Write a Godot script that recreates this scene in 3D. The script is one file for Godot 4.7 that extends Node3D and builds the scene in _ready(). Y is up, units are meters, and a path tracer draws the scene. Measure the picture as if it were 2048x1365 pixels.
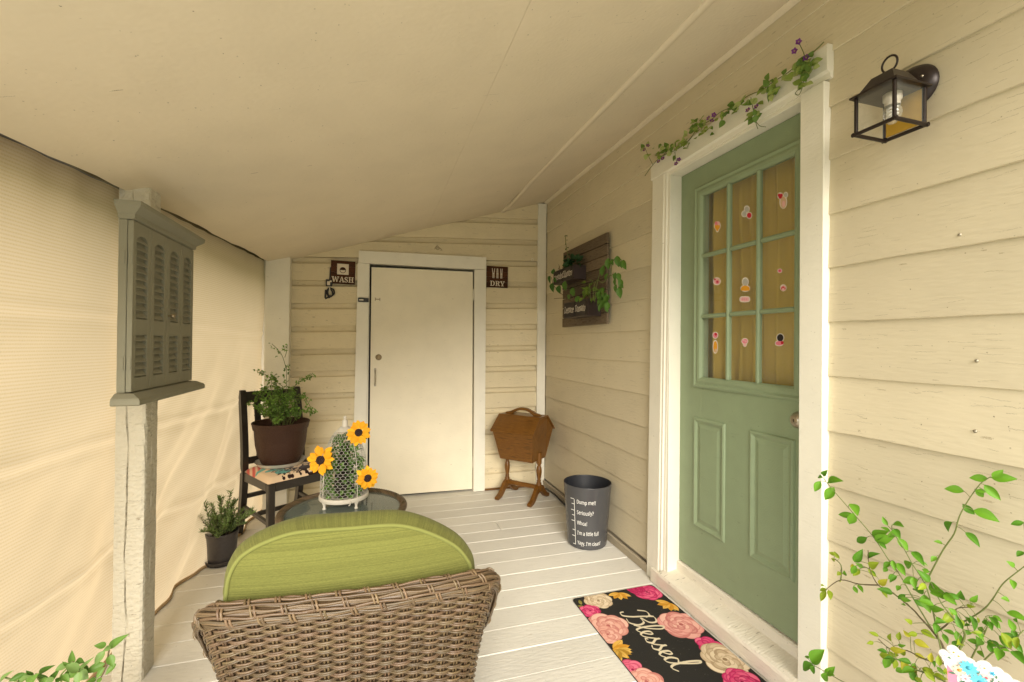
extends Node3D
# A covered side porch: cream clapboard house wall with a sage door, shade cloth, wicker chair, pots.

const ZB := -3.86          # face of the laundry wall at the far end
const ZFRONT := 0.15     # front edge of the roof
const XW := 1.5            # mean face of the house wall
const EYE := Vector3(0.0, 1.285, 0.0)
const FPX := 900.0         # focal length in photo pixels (photo 2048 x 1365)

var cam_basis := Basis()
var rng := RandomNumberGenerator.new()
var M := {}
var names := {}

# ---------------------------------------------------------------- geometry collector
class Geo:
	var v := PackedVector3Array()
	var n := PackedVector3Array()
	var t := PackedVector2Array()
	var c := PackedColorArray()
	var i := PackedInt32Array()
	var col := Color(1, 1, 1)
	var colored := false

	func tint(k: Color) -> void:
		col = k
		colored = true

	func tri(a: Vector3, b: Vector3, p: Vector3) -> void:
		var m := (p - a).cross(b - a).normalized()
		var s := v.size()
		for q: Vector3 in [a, b, p]:
			v.append(q)
			n.append(m)
			t.append(Vector2(q.x + q.z, q.y))
			c.append(col)
		i.append_array(PackedInt32Array([s, s + 1, s + 2]))

	func tri_out(a: Vector3, b: Vector3, p: Vector3, mid: Vector3) -> void:
		if (p - a).cross(b - a).dot((a + b + p) / 3.0 - mid) < 0.0:
			tri(a, p, b)
		else:
			tri(a, b, p)

	func quad_out(a: Vector3, b: Vector3, p: Vector3, d: Vector3, mid: Vector3) -> void:
		tri_out(a, b, p, mid)
		tri_out(a, p, d, mid)

	func quad_uv(a: Vector3, b: Vector3, p: Vector3, d: Vector3, ua := Vector2(0, 0), ub := Vector2(1, 0), up := Vector2(1, 1), ud := Vector2(0, 1)) -> void:
		var m := (p - a).cross(b - a).normalized()
		var s := v.size()
		var q := [a, b, p, d]
		var u := [ua, ub, up, ud]
		for k in 4:
			v.append(q[k])
			n.append(m)
			t.append(u[k])
			c.append(col)
		i.append_array(PackedInt32Array([s, s + 1, s + 2, s, s + 2, s + 3]))

	# chamfered box
	func box(size: Vector3, xf := Transform3D(), b := 0.002) -> void:
		var h := size * 0.5
		b = minf(b, minf(h.x, minf(h.y, h.z)) * 0.6)
		var mid := xf.origin
		var p := func(s: Vector3, ax: int) -> Vector3:
			var q := Vector3(s.x * (h.x - b), s.y * (h.y - b), s.z * (h.z - b))
			q[ax] = s[ax] * h[ax]
			return xf * q
		for ax in 3:
			var a1 := (ax + 1) % 3
			var a2 := (ax + 2) % 3
			for sg: float in [-1.0, 1.0]:
				var q := []
				for k: Vector2 in [Vector2(-1, -1), Vector2(1, -1), Vector2(1, 1), Vector2(-1, 1)]:
					var s := Vector3()
					s[ax] = sg
					s[a1] = k.x
					s[a2] = k.y
					q.append(p.call(s, ax))
				quad_out(q[0], q[1], q[2], q[3], mid)
			# edges along ax
			for k: Vector2 in [Vector2(-1, -1), Vector2(1, -1), Vector2(1, 1), Vector2(-1, 1)]:
				var s0 := Vector3()
				s0[a1] = k.x
				s0[a2] = k.y
				var s1 := s0
				s0[ax] = -1.0
				s1[ax] = 1.0
				quad_out(p.call(s0, a1), p.call(s1, a1), p.call(s1, a2), p.call(s0, a2), mid)
		for sx: float in [-1.0, 1.0]:
			for sy: float in [-1.0, 1.0]:
				for sz: float in [-1.0, 1.0]:
					var s := Vector3(sx, sy, sz)
					tri_out(p.call(s, 0), p.call(s, 1), p.call(s, 2), mid)

	# solid between two polygons with the same number of corners
	func loft(a: Array, b: Array) -> void:
		var mid := Vector3()
		for k in a.size():
			mid += a[k] + b[k]
		mid /= a.size() * 2.0
		for k in a.size():
			var l := (k + 1) % a.size()
			# local outward test against the mid axis of this pair works for the shallow profiles used here
			quad_out(a[k], a[l], b[l], b[k], mid)
		var tris := _fan(a)
		for f: Array in tris:
			tri_out(a[f[0]], a[f[1]], a[f[2]], mid)
			tri_out(b[f[0]], b[f[1]], b[f[2]], mid)

	func _fan(a: Array) -> Array:
		var m := Vector3()
		for k in a.size():
			m += (a[k] as Vector3).cross(a[(k + 1) % a.size()])
		var ax := m.abs().max_axis_index()
		var poly := PackedVector2Array()
		for q: Vector3 in a:
			poly.append(Vector2(q[(ax + 1) % 3], q[(ax + 2) % 3]))
		var idx := Geometry2D.triangulate_polygon(poly)
		var out := []
		for k in idx.size() / 3:
			out.append([idx[k * 3], idx[k * 3 + 1], idx[k * 3 + 2]])
		return out

	# smooth patch: rows of equal length; wrap joins the last column to the first
	func patch(rows: Array, wrap := false, us := 1.0, vs := 1.0, uvs: Array = []) -> void:
		var nr := rows.size()
		var nc: int = rows[0].size()
		var base := v.size()
		var cols := nc + (1 if wrap else 0)
		var nn := PackedVector3Array()
		nn.resize(nr * nc)
		for r in nr - 1:
			var ra: PackedVector3Array = rows[r]
			var rb: PackedVector3Array = rows[r + 1]
			for k in (nc if wrap else nc - 1):
				var l := (k + 1) % nc
				var m := (rb[l] - ra[k]).cross(ra[l] - rb[k])
				nn[r * nc + k] += m
				nn[r * nc + l] += m
				nn[(r + 1) * nc + k] += m
				nn[(r + 1) * nc + l] += m
		for r in nr:
			var ra: PackedVector3Array = rows[r]
			for k in cols:
				var l := k % nc
				v.append(ra[l])
				var m := nn[r * nc + l]
				n.append(m.normalized() if m.length_squared() > 1e-20 else Vector3.UP)
				if uvs.is_empty():
					t.append(Vector2(us * k / maxf(1.0, cols - 1), vs * r / maxf(1.0, nr - 1)))
				else:
					t.append(uvs[r][l])
				c.append(col)
		for r in nr - 1:
			for k in cols - 1:
				var a := base + r * cols + k
				var b := a + cols
				i.append_array(PackedInt32Array([a, a + 1, b + 1, a, b + 1, b]))

	func tube(pts: PackedVector3Array, radius: Variant, sides := 6, cap := true, flat := 1.0) -> void:
		var nr := pts.size()
		var rows := []
		var last := Vector3.ZERO
		for k in nr:
			var d := (pts[mini(k + 1, nr - 1)] - pts[maxi(k - 1, 0)]).normalized()
			var u := Vector3.UP if absf(d.y) < 0.9 else Vector3.RIGHT
			if last != Vector3.ZERO:
				u = last
			u = (u - d * u.dot(d)).normalized()
			last = u
			var w := d.cross(u)
			var r: float = radius if radius is float else radius[k]
			var row := PackedVector3Array()
			for s in sides:
				var a := TAU * s / sides
				row.append(pts[k] + (u * cos(a) + w * sin(a) * flat) * r)
			rows.append(row)
		patch(rows, true)
		if cap and sides > 2:
			for e in [0, nr - 1]:
				var row: PackedVector3Array = rows[e]
				var mid := pts[e] * 2.0 - pts[1 if e == 0 else nr - 2]
				for s in range(1, sides - 1):
					tri_out(row[0], row[s], row[s + 1], pts[1 if e == 0 else nr - 2])

	# profile: Vector2(radius, height)
	func lathe(profile: Array, segs := 24, xf := Transform3D(), us := 1.0, vs := 1.0) -> void:
		var rows := []
		for q: Vector2 in profile:
			var row := PackedVector3Array()
			for s in segs:
				var a := TAU * s / segs
				row.append(xf * Vector3(cos(a) * q.x, q.y, sin(a) * q.x))
			rows.append(row)
		patch(rows, true, us, vs)

	# sharp lathe: splits the profile where given
	func lathe_sharp(profile: Array, segs := 24, xf := Transform3D()) -> void:
		for k in profile.size() - 1:
			lathe([profile[k], profile[k + 1]], segs, xf)

	# polygon in local XY, extruded along local Z over 0..h
	func prism(poly: PackedVector2Array, h: float, xf := Transform3D()) -> void:
		var idx := Geometry2D.triangulate_polygon(poly)
		var mid := Vector2()
		for q in poly:
			mid += q
		mid /= poly.size()
		var far := xf * Vector3(mid.x, mid.y, h * 0.5)
		for k in idx.size() / 3:
			var a := poly[idx[k * 3]]
			var b := poly[idx[k * 3 + 1]]
			var p := poly[idx[k * 3 + 2]]
			tri_out(xf * Vector3(a.x, a.y, 0), xf * Vector3(b.x, b.y, 0), xf * Vector3(p.x, p.y, 0), far)
			tri_out(xf * Vector3(a.x, a.y, h), xf * Vector3(b.x, b.y, h), xf * Vector3(p.x, p.y, h), far)
		for k in poly.size():
			var a := poly[k]
			var b := poly[(k + 1) % poly.size()]
			quad_out(xf * Vector3(a.x, a.y, 0), xf * Vector3(b.x, b.y, 0), xf * Vector3(b.x, b.y, h), xf * Vector3(a.x, a.y, h), far)

	# a leaf: base at o, along d, face towards up
	func leaf(o: Vector3, d: Vector3, up: Vector3, length: float, width: float, droop := 0.25, fold := 0.2, segs := 5, tip := 1.0) -> void:
		d = d.normalized()
		var side := d.cross(up).normalized()
		up = side.cross(d).normalized()
		var rows := []
		var uvs := []
		for k in segs + 1:
			var s := float(k) / segs
			var w := width * 0.5 * pow(sin(PI * pow(s, 0.72 * tip)), 0.9)
			if k == 0 or k == segs:
				w = width * 0.015
			var mid := o + d * (s * length) - up * (droop * length * s * s)
			rows.append(PackedVector3Array([mid - side * w + up * (w * fold), mid - side * w * 0.5 + up * (w * fold * 0.35), mid, mid + side * w * 0.5 + up * (w * fold * 0.35), mid + side * w + up * (w * fold)]))
			uvs.append([Vector2(0, s), Vector2(0.25, s), Vector2(0.5, s), Vector2(0.75, s), Vector2(1, s)])
		patch(rows, false, 1, 1, uvs)

	# a tiny leaflet: two folded triangles pairs
	func leaflet(o: Vector3, d: Vector3, up: Vector3, length: float, width: float) -> void:
		d = d.normalized()
		var side := d.cross(up).normalized()
		up = side.cross(d).normalized()
		var m := o + d * length * 0.45
		var e := o + d * length - up * length * 0.15
		var l := m - side * width * 0.5 + up * width * 0.15
		var r := m + side * width * 0.5 + up * width * 0.15
		tri(o, l, e)
		tri(o, e, r)

	func add_mesh(m: Mesh, xf: Transform3D, f: Variant = null) -> void:
		for sf in m.get_surface_count():
			var a := m.surface_get_arrays(sf)
			var vv: PackedVector3Array = a[Mesh.ARRAY_VERTEX]
			var ii: PackedInt32Array = a[Mesh.ARRAY_INDEX] if a[Mesh.ARRAY_INDEX] != null else PackedInt32Array(range(vv.size()))
			for k in ii.size() / 3:
				var q := []
				for l in 3:
					var p := vv[ii[k * 3 + l]]
					q.append(f.call(p) if f != null else xf * p)
				tri(q[0], q[1], q[2])

	func mesh() -> ArrayMesh:
		var a := []
		a.resize(Mesh.ARRAY_MAX)
		a[Mesh.ARRAY_VERTEX] = v
		a[Mesh.ARRAY_NORMAL] = n
		a[Mesh.ARRAY_TEX_UV] = t
		if colored:
			a[Mesh.ARRAY_COLOR] = c
		a[Mesh.ARRAY_INDEX] = i
		var m := ArrayMesh.new()
		m.add_surface_from_arrays(Mesh.PRIMITIVE_TRIANGLES, a)
		return m

# ---------------------------------------------------------------- scene helpers
func numbered(called: String) -> String:
	var k: int = names.get(called, 0)
	names[called] = k + 1
	return called if k == 0 else "%s_%03d" % [called, k]

func thing(called: String, label: String, category: String, at := Vector3.ZERO, turn := 0.0, group := "") -> Node3D:
	var o := Node3D.new()
	o.name = numbered(called)
	add_child(o)
	o.position = at
	o.rotation.y = turn
	o.set_meta("label", label)
	o.set_meta("category", category)
	if group != "":
		o.set_meta("group", group)
	return o

func struct_node(called: String) -> Node3D:
	var o := Node3D.new()
	o.name = numbered(called)
	add_child(o)
	o.set_meta("kind", "structure")
	return o

func part(called: String, g: Variant, m: Material, parent: Node3D, xf := Transform3D(), label := "") -> MeshInstance3D:
	var o := MeshInstance3D.new()
	o.name = called
	o.mesh = g.mesh() if g is Geo else g
	o.material_override = m
	o.transform = xf
	if label != "":
		o.set_meta("label", label)
	parent.add_child(o, true)
	return o

func at(x: float, y: float, z: float) -> Transform3D:
	return Transform3D(Basis(), Vector3(x, y, z))

func turned(o: Vector3, rx := 0.0, ry := 0.0, rz := 0.0) -> Transform3D:
	return Transform3D(Basis.from_euler(Vector3(rx, ry, rz)), o)

func boxed(called: String, lo: Vector3, hi: Vector3, m: Material, parent: Node3D, b := 0.002) -> MeshInstance3D:
	var g := Geo.new()
	g.box(hi - lo, Transform3D(), b)
	return part(called, g, m, parent, Transform3D(Basis(), (lo + hi) * 0.5))

# from a photo pixel to the point where its ray meets a plane of the room
func ray(x: float, y: float) -> Vector3:
	return cam_basis * Vector3((x - 1024.0) / FPX, -(y - 682.5) / FPX, -1.0)

func onx(x: float, y: float, px: float) -> Vector3:
	var d := ray(x, y)
	return EYE + d * (px / d.x)

func onz(x: float, y: float, pz: float) -> Vector3:
	var d := ray(x, y)
	return EYE + d * (pz / d.z)

func ony(x: float, y: float, py: float) -> Vector3:
	var d := ray(x, y)
	return EYE + d * ((py - EYE.y) / d.y)

func spline(pts: Array, per := 6) -> PackedVector3Array:
	var out := PackedVector3Array()
	var m := pts.size()
	for k in m - 1:
		var a: Vector3 = pts[maxi(k - 1, 0)]
		var b: Vector3 = pts[k]
		var p: Vector3 = pts[k + 1]
		var d: Vector3 = pts[mini(k + 2, m - 1)]
		for s in per:
			var q := float(s) / per
			out.append(0.5 * ((2.0 * b) + (p - a) * q + (2.0 * a - 5.0 * b + 4.0 * p - d) * q * q + (3.0 * b - a - 3.0 * p + d) * q * q * q))
	out.append(pts[m - 1])
	return out

func spline2(pts: Array, per := 6) -> PackedVector2Array:
	var q := []
	for p: Vector2 in pts:
		q.append(Vector3(p.x, p.y, 0))
	var out := PackedVector2Array()
	for p in spline(q, per):
		out.append(Vector2(p.x, p.y))
	return out

func rr(a: float, b: float) -> float:
	return rng.randf_range(a, b)

func rvec() -> Vector3:
	return Vector3(rr(-1, 1), rr(-1, 1), rr(-1, 1)).normalized()

func disc(r: float, k := 16, sx := 1.0, sy := 1.0, o := Vector2.ZERO) -> PackedVector2Array:
	var p := PackedVector2Array()
	for s in k:
		p.append(o + Vector2(cos(TAU * s / k) * r * sx, sin(TAU * s / k) * r * sy))
	return p

func text_mesh(words: String, font_name: String, height: float, bold := false) -> TextMesh:
	var f := SystemFont.new()
	f.font_names = PackedStringArray([font_name])
	if bold:
		f.font_weight = 700
	var m := TextMesh.new()
	m.font = f
	m.text = words
	m.font_size = 48
	m.pixel_size = height / 34.0
	m.depth = 0.0006
	m.curve_step = 1.0
	return m

# ---------------------------------------------------------------- materials
func lin(r: float, g: float, b: float) -> Color:
	return Color(r, g, b).linear_to_srgb()

func noise(kind: int, freq: float, octaves := 4, sd := 1) -> FastNoiseLite:
	var f := FastNoiseLite.new()
	f.noise_type = kind as FastNoiseLite.NoiseType
	f.frequency = freq
	f.fractal_octaves = octaves
	f.seed = sd
	return f

func noise_tex(f: FastNoiseLite, ramp: Array, size := 512) -> NoiseTexture2D:
	var t := NoiseTexture2D.new()
	t.width = size
	t.height = size
	t.seamless = true
	t.noise = f
	if not ramp.is_empty():
		var g := Gradient.new()
		g.offsets = PackedFloat32Array([])
		var off := PackedFloat32Array()
		var cl := PackedColorArray()
		for k: Array in ramp:
			off.append(k[0])
			cl.append(k[1])
		g.offsets = off
		g.colors = cl
		t.color_ramp = g
	return t

# relief stretched sideways, like brushed paint over wood grain
func grain_tex(f: FastNoiseLite) -> ImageTexture:
	var im := f.get_seamless_image(256, 1024)
	im.resize(1024, 1024, Image.INTERPOLATE_CUBIC)
	return ImageTexture.create_from_image(im)

func grey(a: float) -> Color:
	return lin(a, a, a)

func mat(c: Color, rough := 0.7, spec := 0.5) -> StandardMaterial3D:
	var m := StandardMaterial3D.new()
	m.albedo_color = c
	m.roughness = rough
	m.metallic_specular = spec
	return m

func tri_map(m: StandardMaterial3D, scale: Vector3, world := true) -> void:
	m.uv1_triplanar = true
	m.uv1_world_triplanar = world
	m.uv1_scale = scale
	m.uv1_triplanar_sharpness = 8.0

func bump(m: StandardMaterial3D, t: Texture2D, cm: float) -> void:
	m.heightmap_enabled = true
	m.heightmap_texture = t
	m.heightmap_scale = cm

# sparse marks (nail holes, chips, hairline cracks) on a clear sheet
func marks(size: int, sd: int, dots: int, cracks: int, chips: int, dark: Color, under: Color) -> ImageTexture:
	var im := Image.create_empty(size, size, false, Image.FORMAT_RGBA8)
	im.fill(Color(dark.r, dark.g, dark.b, 0.0))
	var r := RandomNumberGenerator.new()
	r.seed = sd
	for k in dots:
		var x := r.randi_range(4, size - 6)
		var y := r.randi_range(4, size - 6)
		var w := r.randi_range(1, 3)
		var a := r.randf_range(0.25, 0.85)
		for dx in w:
			for dy in r.randi_range(1, w + 1):
				im.set_pixel(x + dx, y + dy, Color(dark.r, dark.g, dark.b, a * r.randf_range(0.6, 1.0)))
	for k in cracks:
		var x := float(r.randi_range(4, size - 80))
		var y := float(r.randi_range(20, size - 20))
		var l := r.randi_range(8, 70)
		var a := r.randf_range(0.2, 0.8)
		for s in l:
			y = clampf(y + r.randf_range(-0.6, 0.6), 2, size - 3)
			if r.randf() < 0.85:
				im.set_pixel(int(x) + s, int(y), Color(dark.r, dark.g, dark.b, a * r.randf_range(0.5, 1.0)))
	for k in chips:
		var x := r.randi_range(20, size - 60)
		var y := r.randi_range(20, size - 30)
		var w := r.randi_range(6, 34)
		var h := r.randi_range(2, 6)
		for dy in h:
			var a0 := r.randi_range(0, w / 3)
			var a1 := w - r.randi_range(0, w / 3)
			for dx in range(a0, a1):
				if r.randf() < 0.75:
					im.set_pixel(x + dx, y + dy, Color(under.r, under.g, under.b, r.randf_range(0.4, 0.9)))
	return ImageTexture.create_from_image(im)

func detail(m: StandardMaterial3D, t: Texture2D) -> void:
	m.detail_enabled = true
	m.detail_blend_mode = BaseMaterial3D.BLEND_MODE_MIX
	m.detail_uv_layer = BaseMaterial3D.DETAIL_UV_1
	m.detail_albedo = t

func paint(c: Color, scale: Vector3, mk: Texture2D, relief: float, rough := 0.62) -> StandardMaterial3D:
	var m := mat(c, rough, 0.4)
	m.albedo_texture = M.tex_soft
	bump(m, M.tex_paint, relief)
	if mk:
		detail(m, mk)
	tri_map(m, scale)
	return m

func cloth(c: Color, rough := 0.95) -> StandardMaterial3D:
	var m := mat(c, rough, 0.2)
	m.rim_enabled = true
	m.rim = 0.25
	m.rim_tint = 0.5
	return m

func leafy(c: Color, glow: Color, rough := 0.5) -> StandardMaterial3D:
	var m := mat(Color(1, 1, 1), rough, 0.4)
	m.albedo_color = c
	m.vertex_color_use_as_albedo = true
	m.backlight_enabled = true
	m.backlight = glow
	return m

# ---------------------------------------------------------------- build
func _ready() -> void:
	rng.seed = 20
	cam_basis = Basis(Vector3.UP, deg_to_rad(-17.0)) * Basis(Vector3.RIGHT, deg_to_rad(0.4)) * Basis(Vector3.BACK, deg_to_rad(0.55))
	var cam := Camera3D.new()
	cam.name = "camera"
	cam.transform = Transform3D(cam_basis, EYE)
	cam.fov = rad_to_deg(2.0 * atan(682.5 / FPX))
	cam.near = 0.02
	cam.far = 400.0
	cam.current = true
	add_child(cam)

	var sky_mat := ProceduralSkyMaterial.new()
	sky_mat.sky_top_color = Color(0.9, 0.905, 0.9)
	sky_mat.sky_horizon_color = Color(0.96, 0.955, 0.93)
	sky_mat.sky_curve = 0.2
	sky_mat.ground_bottom_color = Color(0.45, 0.46, 0.36)
	sky_mat.ground_horizon_color = Color(0.7, 0.7, 0.62)
	sky_mat.sun_angle_max = 20.0
	var sky := Sky.new()
	sky.sky_material = sky_mat
	var env := Environment.new()
	env.background_mode = Environment.BG_SKY
	env.sky = sky
	env.background_energy_multiplier = 1.0
	env.tonemap_mode = Environment.TONE_MAPPER_LINEAR
	env.tonemap_exposure = 3.95
	env.sdfgi_enabled = true
	env.ssao_enabled = true
	env.ssil_enabled = true
	var we := WorldEnvironment.new()
	we.name = "environment"
	we.environment = env
	add_child(we)
	var sun := DirectionalLight3D.new()
	sun.name = "sun"
	sun.light_energy = 0.5
	sun.light_color = Color(1.0, 0.97, 0.92)
	sun.light_angular_distance = 35.0
	sun.shadow_enabled = true
	add_child(sun)
	sun.look_at_from_position(Vector3(-0.7, 2.1, 4.4), Vector3.ZERO)

	make_materials()
	print("materials")
	ground()
	patio()
	floor_boards()
	ceiling()
	house_wall()
	laundry_wall()
	posts()
	shade_cloth()
	print("structure")
	wicker_armchair()
	chair_cushions()
	print("wicker")
	side_table()
	cloche()
	sunflowers()
	wooden_chair()
	brown_pot()
	rosemary_pot()
	sewing_box()
	bin()
	doormat()
	print("furniture")
	shutter_cabinet()
	herb_planter()
	wall_lantern()
	garland()
	signs()
	small_hardware()
	stickers()
	pepper_plant()
	mint_plant()
	flower_plaque()
	print("done")

func make_materials() -> void:
	var W := FastNoiseLite.TYPE_SIMPLEX_SMOOTH
	M.tex_soft = noise_tex(noise(W, 0.012, 5, 3), [[0.0, grey(0.93)], [0.5, grey(0.97)], [1.0, grey(1.0)]])
	M.tex_paint = grain_tex(noise(W, 0.11, 5, 9))
	M.tex_fine = noise_tex(noise(W, 0.2, 4, 12), [])
	M.tex_soft2 = noise_tex(noise(W, 0.05, 5, 33), [[0.0, grey(0.72)], [0.5, grey(0.92)], [1.0, grey(1.0)]])
	var dirt := Color(0.26, 0.2, 0.12)
	var woodgrey := Color(0.5, 0.42, 0.3)
	M.marks_wall = marks(2048, 5, 750, 900, 110, dirt, Color(0.62, 0.56, 0.44))
	M.marks_back = marks(1024, 6, 160, 220, 90, dirt, woodgrey)
	M.marks_ceiling = marks(2048, 7, 700, 40, 14, Color(0.2, 0.15, 0.09), Color(0.4, 0.32, 0.22))
	M.marks_floor = marks(2048, 8, 520, 380, 60, Color(0.3, 0.25, 0.18), Color(0.62, 0.56, 0.47))
	M.marks_post = marks(1024, 11, 260, 160, 120, Color(0.25, 0.2, 0.13), Color(0.5, 0.44, 0.34))
	var cream := lin(0.66, 0.545, 0.345)
	M.siding = []
	for k in 4:
		var f := 1.0 - 0.035 * k
		M.siding.append(paint(lin(0.66 * f, 0.58 * f, 0.41 * f), Vector3(0.5, 0.5 + 0.03 * k, 0.5), M.marks_wall, 0.09))
	M.back_siding = []
	for k in 3:
		var f := 1.0 - 0.04 * k
		M.back_siding.append(paint(lin(0.74 * f, 0.64 * f, 0.43 * f), Vector3(0.9, 0.9 + 0.05 * k, 0.9), M.marks_back, 0.2))
	M.trim = paint(lin(0.8, 0.765, 0.65), Vector3(0.8, 0.8, 0.8), M.marks_ceiling, 0.06, 0.5)
	M.laundry_door = paint(lin(0.83, 0.76, 0.59), Vector3(0.7, 0.7, 0.7), M.marks_ceiling, 0.05, 0.55)
	M.ceiling = paint(lin(0.75, 0.66, 0.5), Vector3(0.45, 0.45, 0.45), M.marks_ceiling, 0.0, 0.75)
	bump(M.ceiling, M.tex_fine, 0.1)
	M.floor = []
	for k in 4:
		var f: float = [1.0, 0.96, 0.93, 0.98][k]
		M.floor.append(paint(lin(0.7 * f, 0.675 * f, 0.605 * f), Vector3(0.45 + 0.02 * k, 0.5, 0.6), M.marks_floor, 0.08, 0.55))
	M.subfloor = mat(lin(0.32, 0.28, 0.22), 0.9)
	M.sill = paint(lin(0.78, 0.72, 0.6), Vector3(0.9, 0.9, 0.9), M.marks_post, 0.2, 0.5)
	M.post = paint(lin(0.6, 0.56, 0.45), Vector3(1.1, 0.5, 1.1), M.marks_post, 0.5, 0.6)
	M.baseboard = paint(lin(0.42, 0.36, 0.26), Vector3(1.2, 1.2, 0.6), M.marks_post, 0.3, 0.8)
	M.sage = mat(lin(0.255, 0.32, 0.19), 0.5, 0.45)
	M.sage.albedo_texture = M.tex_soft
	bump(M.sage, M.tex_fine, 0.05)
	detail(M.sage, marks(1024, 15, 90, 40, 10, Color(0.2, 0.22, 0.13), Color(0.42, 0.46, 0.34)))
	tri_map(M.sage, Vector3(1.4, 1.4, 1.4))
	M.glass = mat(Color(0.9, 0.93, 0.9, 0.06), 0.03, 0.5)
	M.glass.transparency = BaseMaterial3D.TRANSPARENCY_ALPHA
	M.table_glass = mat(Color(0.5, 0.55, 0.52, 0.45), 0.04, 0.5)
	M.table_glass.transparency = BaseMaterial3D.TRANSPARENCY_ALPHA
	M.curtain = cloth(lin(0.55, 0.39, 0.075))
	M.curtain.backlight_enabled = true
	M.curtain.backlight = lin(0.3, 0.24, 0.1)
	M.plaster = mat(lin(0.5, 0.43, 0.32), 0.9)
	M.black = mat(lin(0.012, 0.011, 0.012), 0.45)
	M.dark_metal = mat(lin(0.022, 0.014, 0.012), 0.35)
	M.dark_metal.metallic = 0.4
	M.nickel = mat(lin(0.45, 0.4, 0.32), 0.3)
	M.nickel.metallic = 0.9
	M.brass_dull = mat(lin(0.35, 0.28, 0.18), 0.4)
	M.brass_dull.metallic = 0.8
	M.steel = mat(lin(0.4, 0.36, 0.28), 0.4)
	M.steel.metallic = 0.7
	# shade cloth weave: ribs with tiny openings
	var im := Image.create_empty(256, 256, false, Image.FORMAT_RGBA8)
	var r := RandomNumberGenerator.new()
	r.seed = 4
	for y in 256:
		var rib := 0.5 + 0.5 * cos(TAU * y / 256.0 * 20.0)
		for x in 256:
			var warp := 0.5 + 0.5 * cos(TAU * (x / 256.0 * 26.0 + (0.5 if (y / 13) % 2 == 0 else 0.0)))
			var k := 0.975 + 0.025 * rib + r.randf_range(-0.03, 0.03)
			var a := 1.0
			k *= 1.0 - 0.03 * float(rib < 0.3 and warp < 0.5)
			im.set_pixel(x, y, Color(k, k * (0.98 + 0.02 * rib), k * (0.93 + 0.07 * rib), a))
	M.shade = mat(lin(0.68, 0.575, 0.455), 0.85, 0.2)
	M.shade.albedo_texture = ImageTexture.create_from_image(im)
	M.shade.backlight_enabled = true
	M.shade.backlight = Color(1.0, 0.97, 0.9)
	M.shade.uv1_scale = Vector3(1, 1, 1)
	M.hem = cloth(lin(0.42, 0.3, 0.17))
	# woods
	var wood_noise := noise(W, 0.02, 5, 21)
	wood_noise.domain_warp_enabled = true
	wood_noise.domain_warp_amplitude = 18.0
	wood_noise.domain_warp_frequency = 0.01
	M.tex_wood = noise_tex(wood_noise, [[0.0, lin(0.3, 0.26, 0.22)], [0.35, lin(0.62, 0.56, 0.5)], [0.5, lin(0.9, 0.84, 0.78)], [0.62, lin(0.6, 0.52, 0.45)], [1.0, lin(1, 1, 1)]])
	M.honey = mat(lin(0.2, 0.088, 0.012), 0.32, 0.5)
	M.honey.albedo_texture = M.tex_wood
	tri_map(M.honey, Vector3(0.5, 5.0, 5.0), false)
	M.honey_post = M.honey.duplicate()
	tri_map(M.honey_post, Vector3(8.0, 1.2, 8.0), false)
	M.dark_wood = mat(lin(0.03, 0.024, 0.018), 0.3, 0.5)
	M.dark_wood.albedo_texture = M.tex_soft2
	tri_map(M.dark_wood, Vector3(3, 3, 3), false)
	M.barn = []
	for k in 4:
		var f: float = [1.0, 0.75, 1.2, 0.85][k]
		var m := mat(lin(0.22 * f, 0.18 * f, 0.13 * f), 0.75, 0.3)
		m.albedo_texture = M.tex_wood
		tri_map(m, Vector3(6, 8 + k, 0.8), false)
		m.uv1_offset = Vector3(0.2 * k, 0.37 * k, 0.1)
		M.barn.append(m)
	M.sign_wood = []
	for k in 3:
		var f: float = [1.0, 0.7, 1.3][k]
		var m := mat(lin(0.085 * f, 0.032 * f, 0.012 * f), 0.6, 0.3)
		m.albedo_texture = M.tex_wood
		tri_map(m, Vector3(2.0, 14.0, 2.0), false)
		m.uv1_offset = Vector3(0.1 * k, 0.3 * k, 0.0)
		M.sign_wood.append(m)
	M.print_white = mat(lin(0.68, 0.6, 0.48), 0.7, 0.2)
	M.box_brown = mat(lin(0.028, 0.014, 0.011), 0.5)
	M.chalk = mat(lin(0.03, 0.022, 0.018), 0.8)
	M.grey_paint = mat(lin(0.25, 0.24, 0.175), 0.6, 0.4)
	M.grey_paint.albedo_texture = M.tex_soft
	bump(M.grey_paint, M.tex_fine, 0.05)
	tri_map(M.grey_paint, Vector3(1.5, 1.5, 1.5))
	# wicker
	M.wicker = mat(Color(1, 1, 1), 0.42, 0.5)
	M.wicker.vertex_color_use_as_albedo = true
	M.wicker.albedo_texture = M.tex_soft2
	tri_map(M.wicker, Vector3(9, 9, 9), false)
	M.wicker_liner = mat(lin(0.13, 0.086, 0.046), 0.9)
	# lime cushion cloth, ribbed
	im = Image.create_empty(64, 512, false, Image.FORMAT_RGB8)
	var run := 0.0
	var tone := 1.0
	for y in 512:
		run -= 1.0
		if run <= 0.0:
			run = r.randf_range(2.0, 6.0)
			tone = r.randf_range(0.9, 1.0)
		for x in 64:
			var k := tone * r.randf_range(0.88, 1.0)
			im.set_pixel(x, y, Color(k, k * r.randf_range(0.985, 1.0), k * 0.96))
	var lime_tex := ImageTexture.create_from_image(im)
	M.lime = cloth(lin(0.175, 0.183, 0.053))
	M.lime.albedo_texture = lime_tex
	M.lime.uv1_scale = Vector3(5.0, 3.4, 1)
	bump(M.lime, lime_tex, 0.25)
	M.lime_plain = cloth(lin(0.18, 0.19, 0.055))
	# pots
	M.pot_brown = mat(lin(0.062, 0.026, 0.014), 0.5, 0.4)
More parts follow.
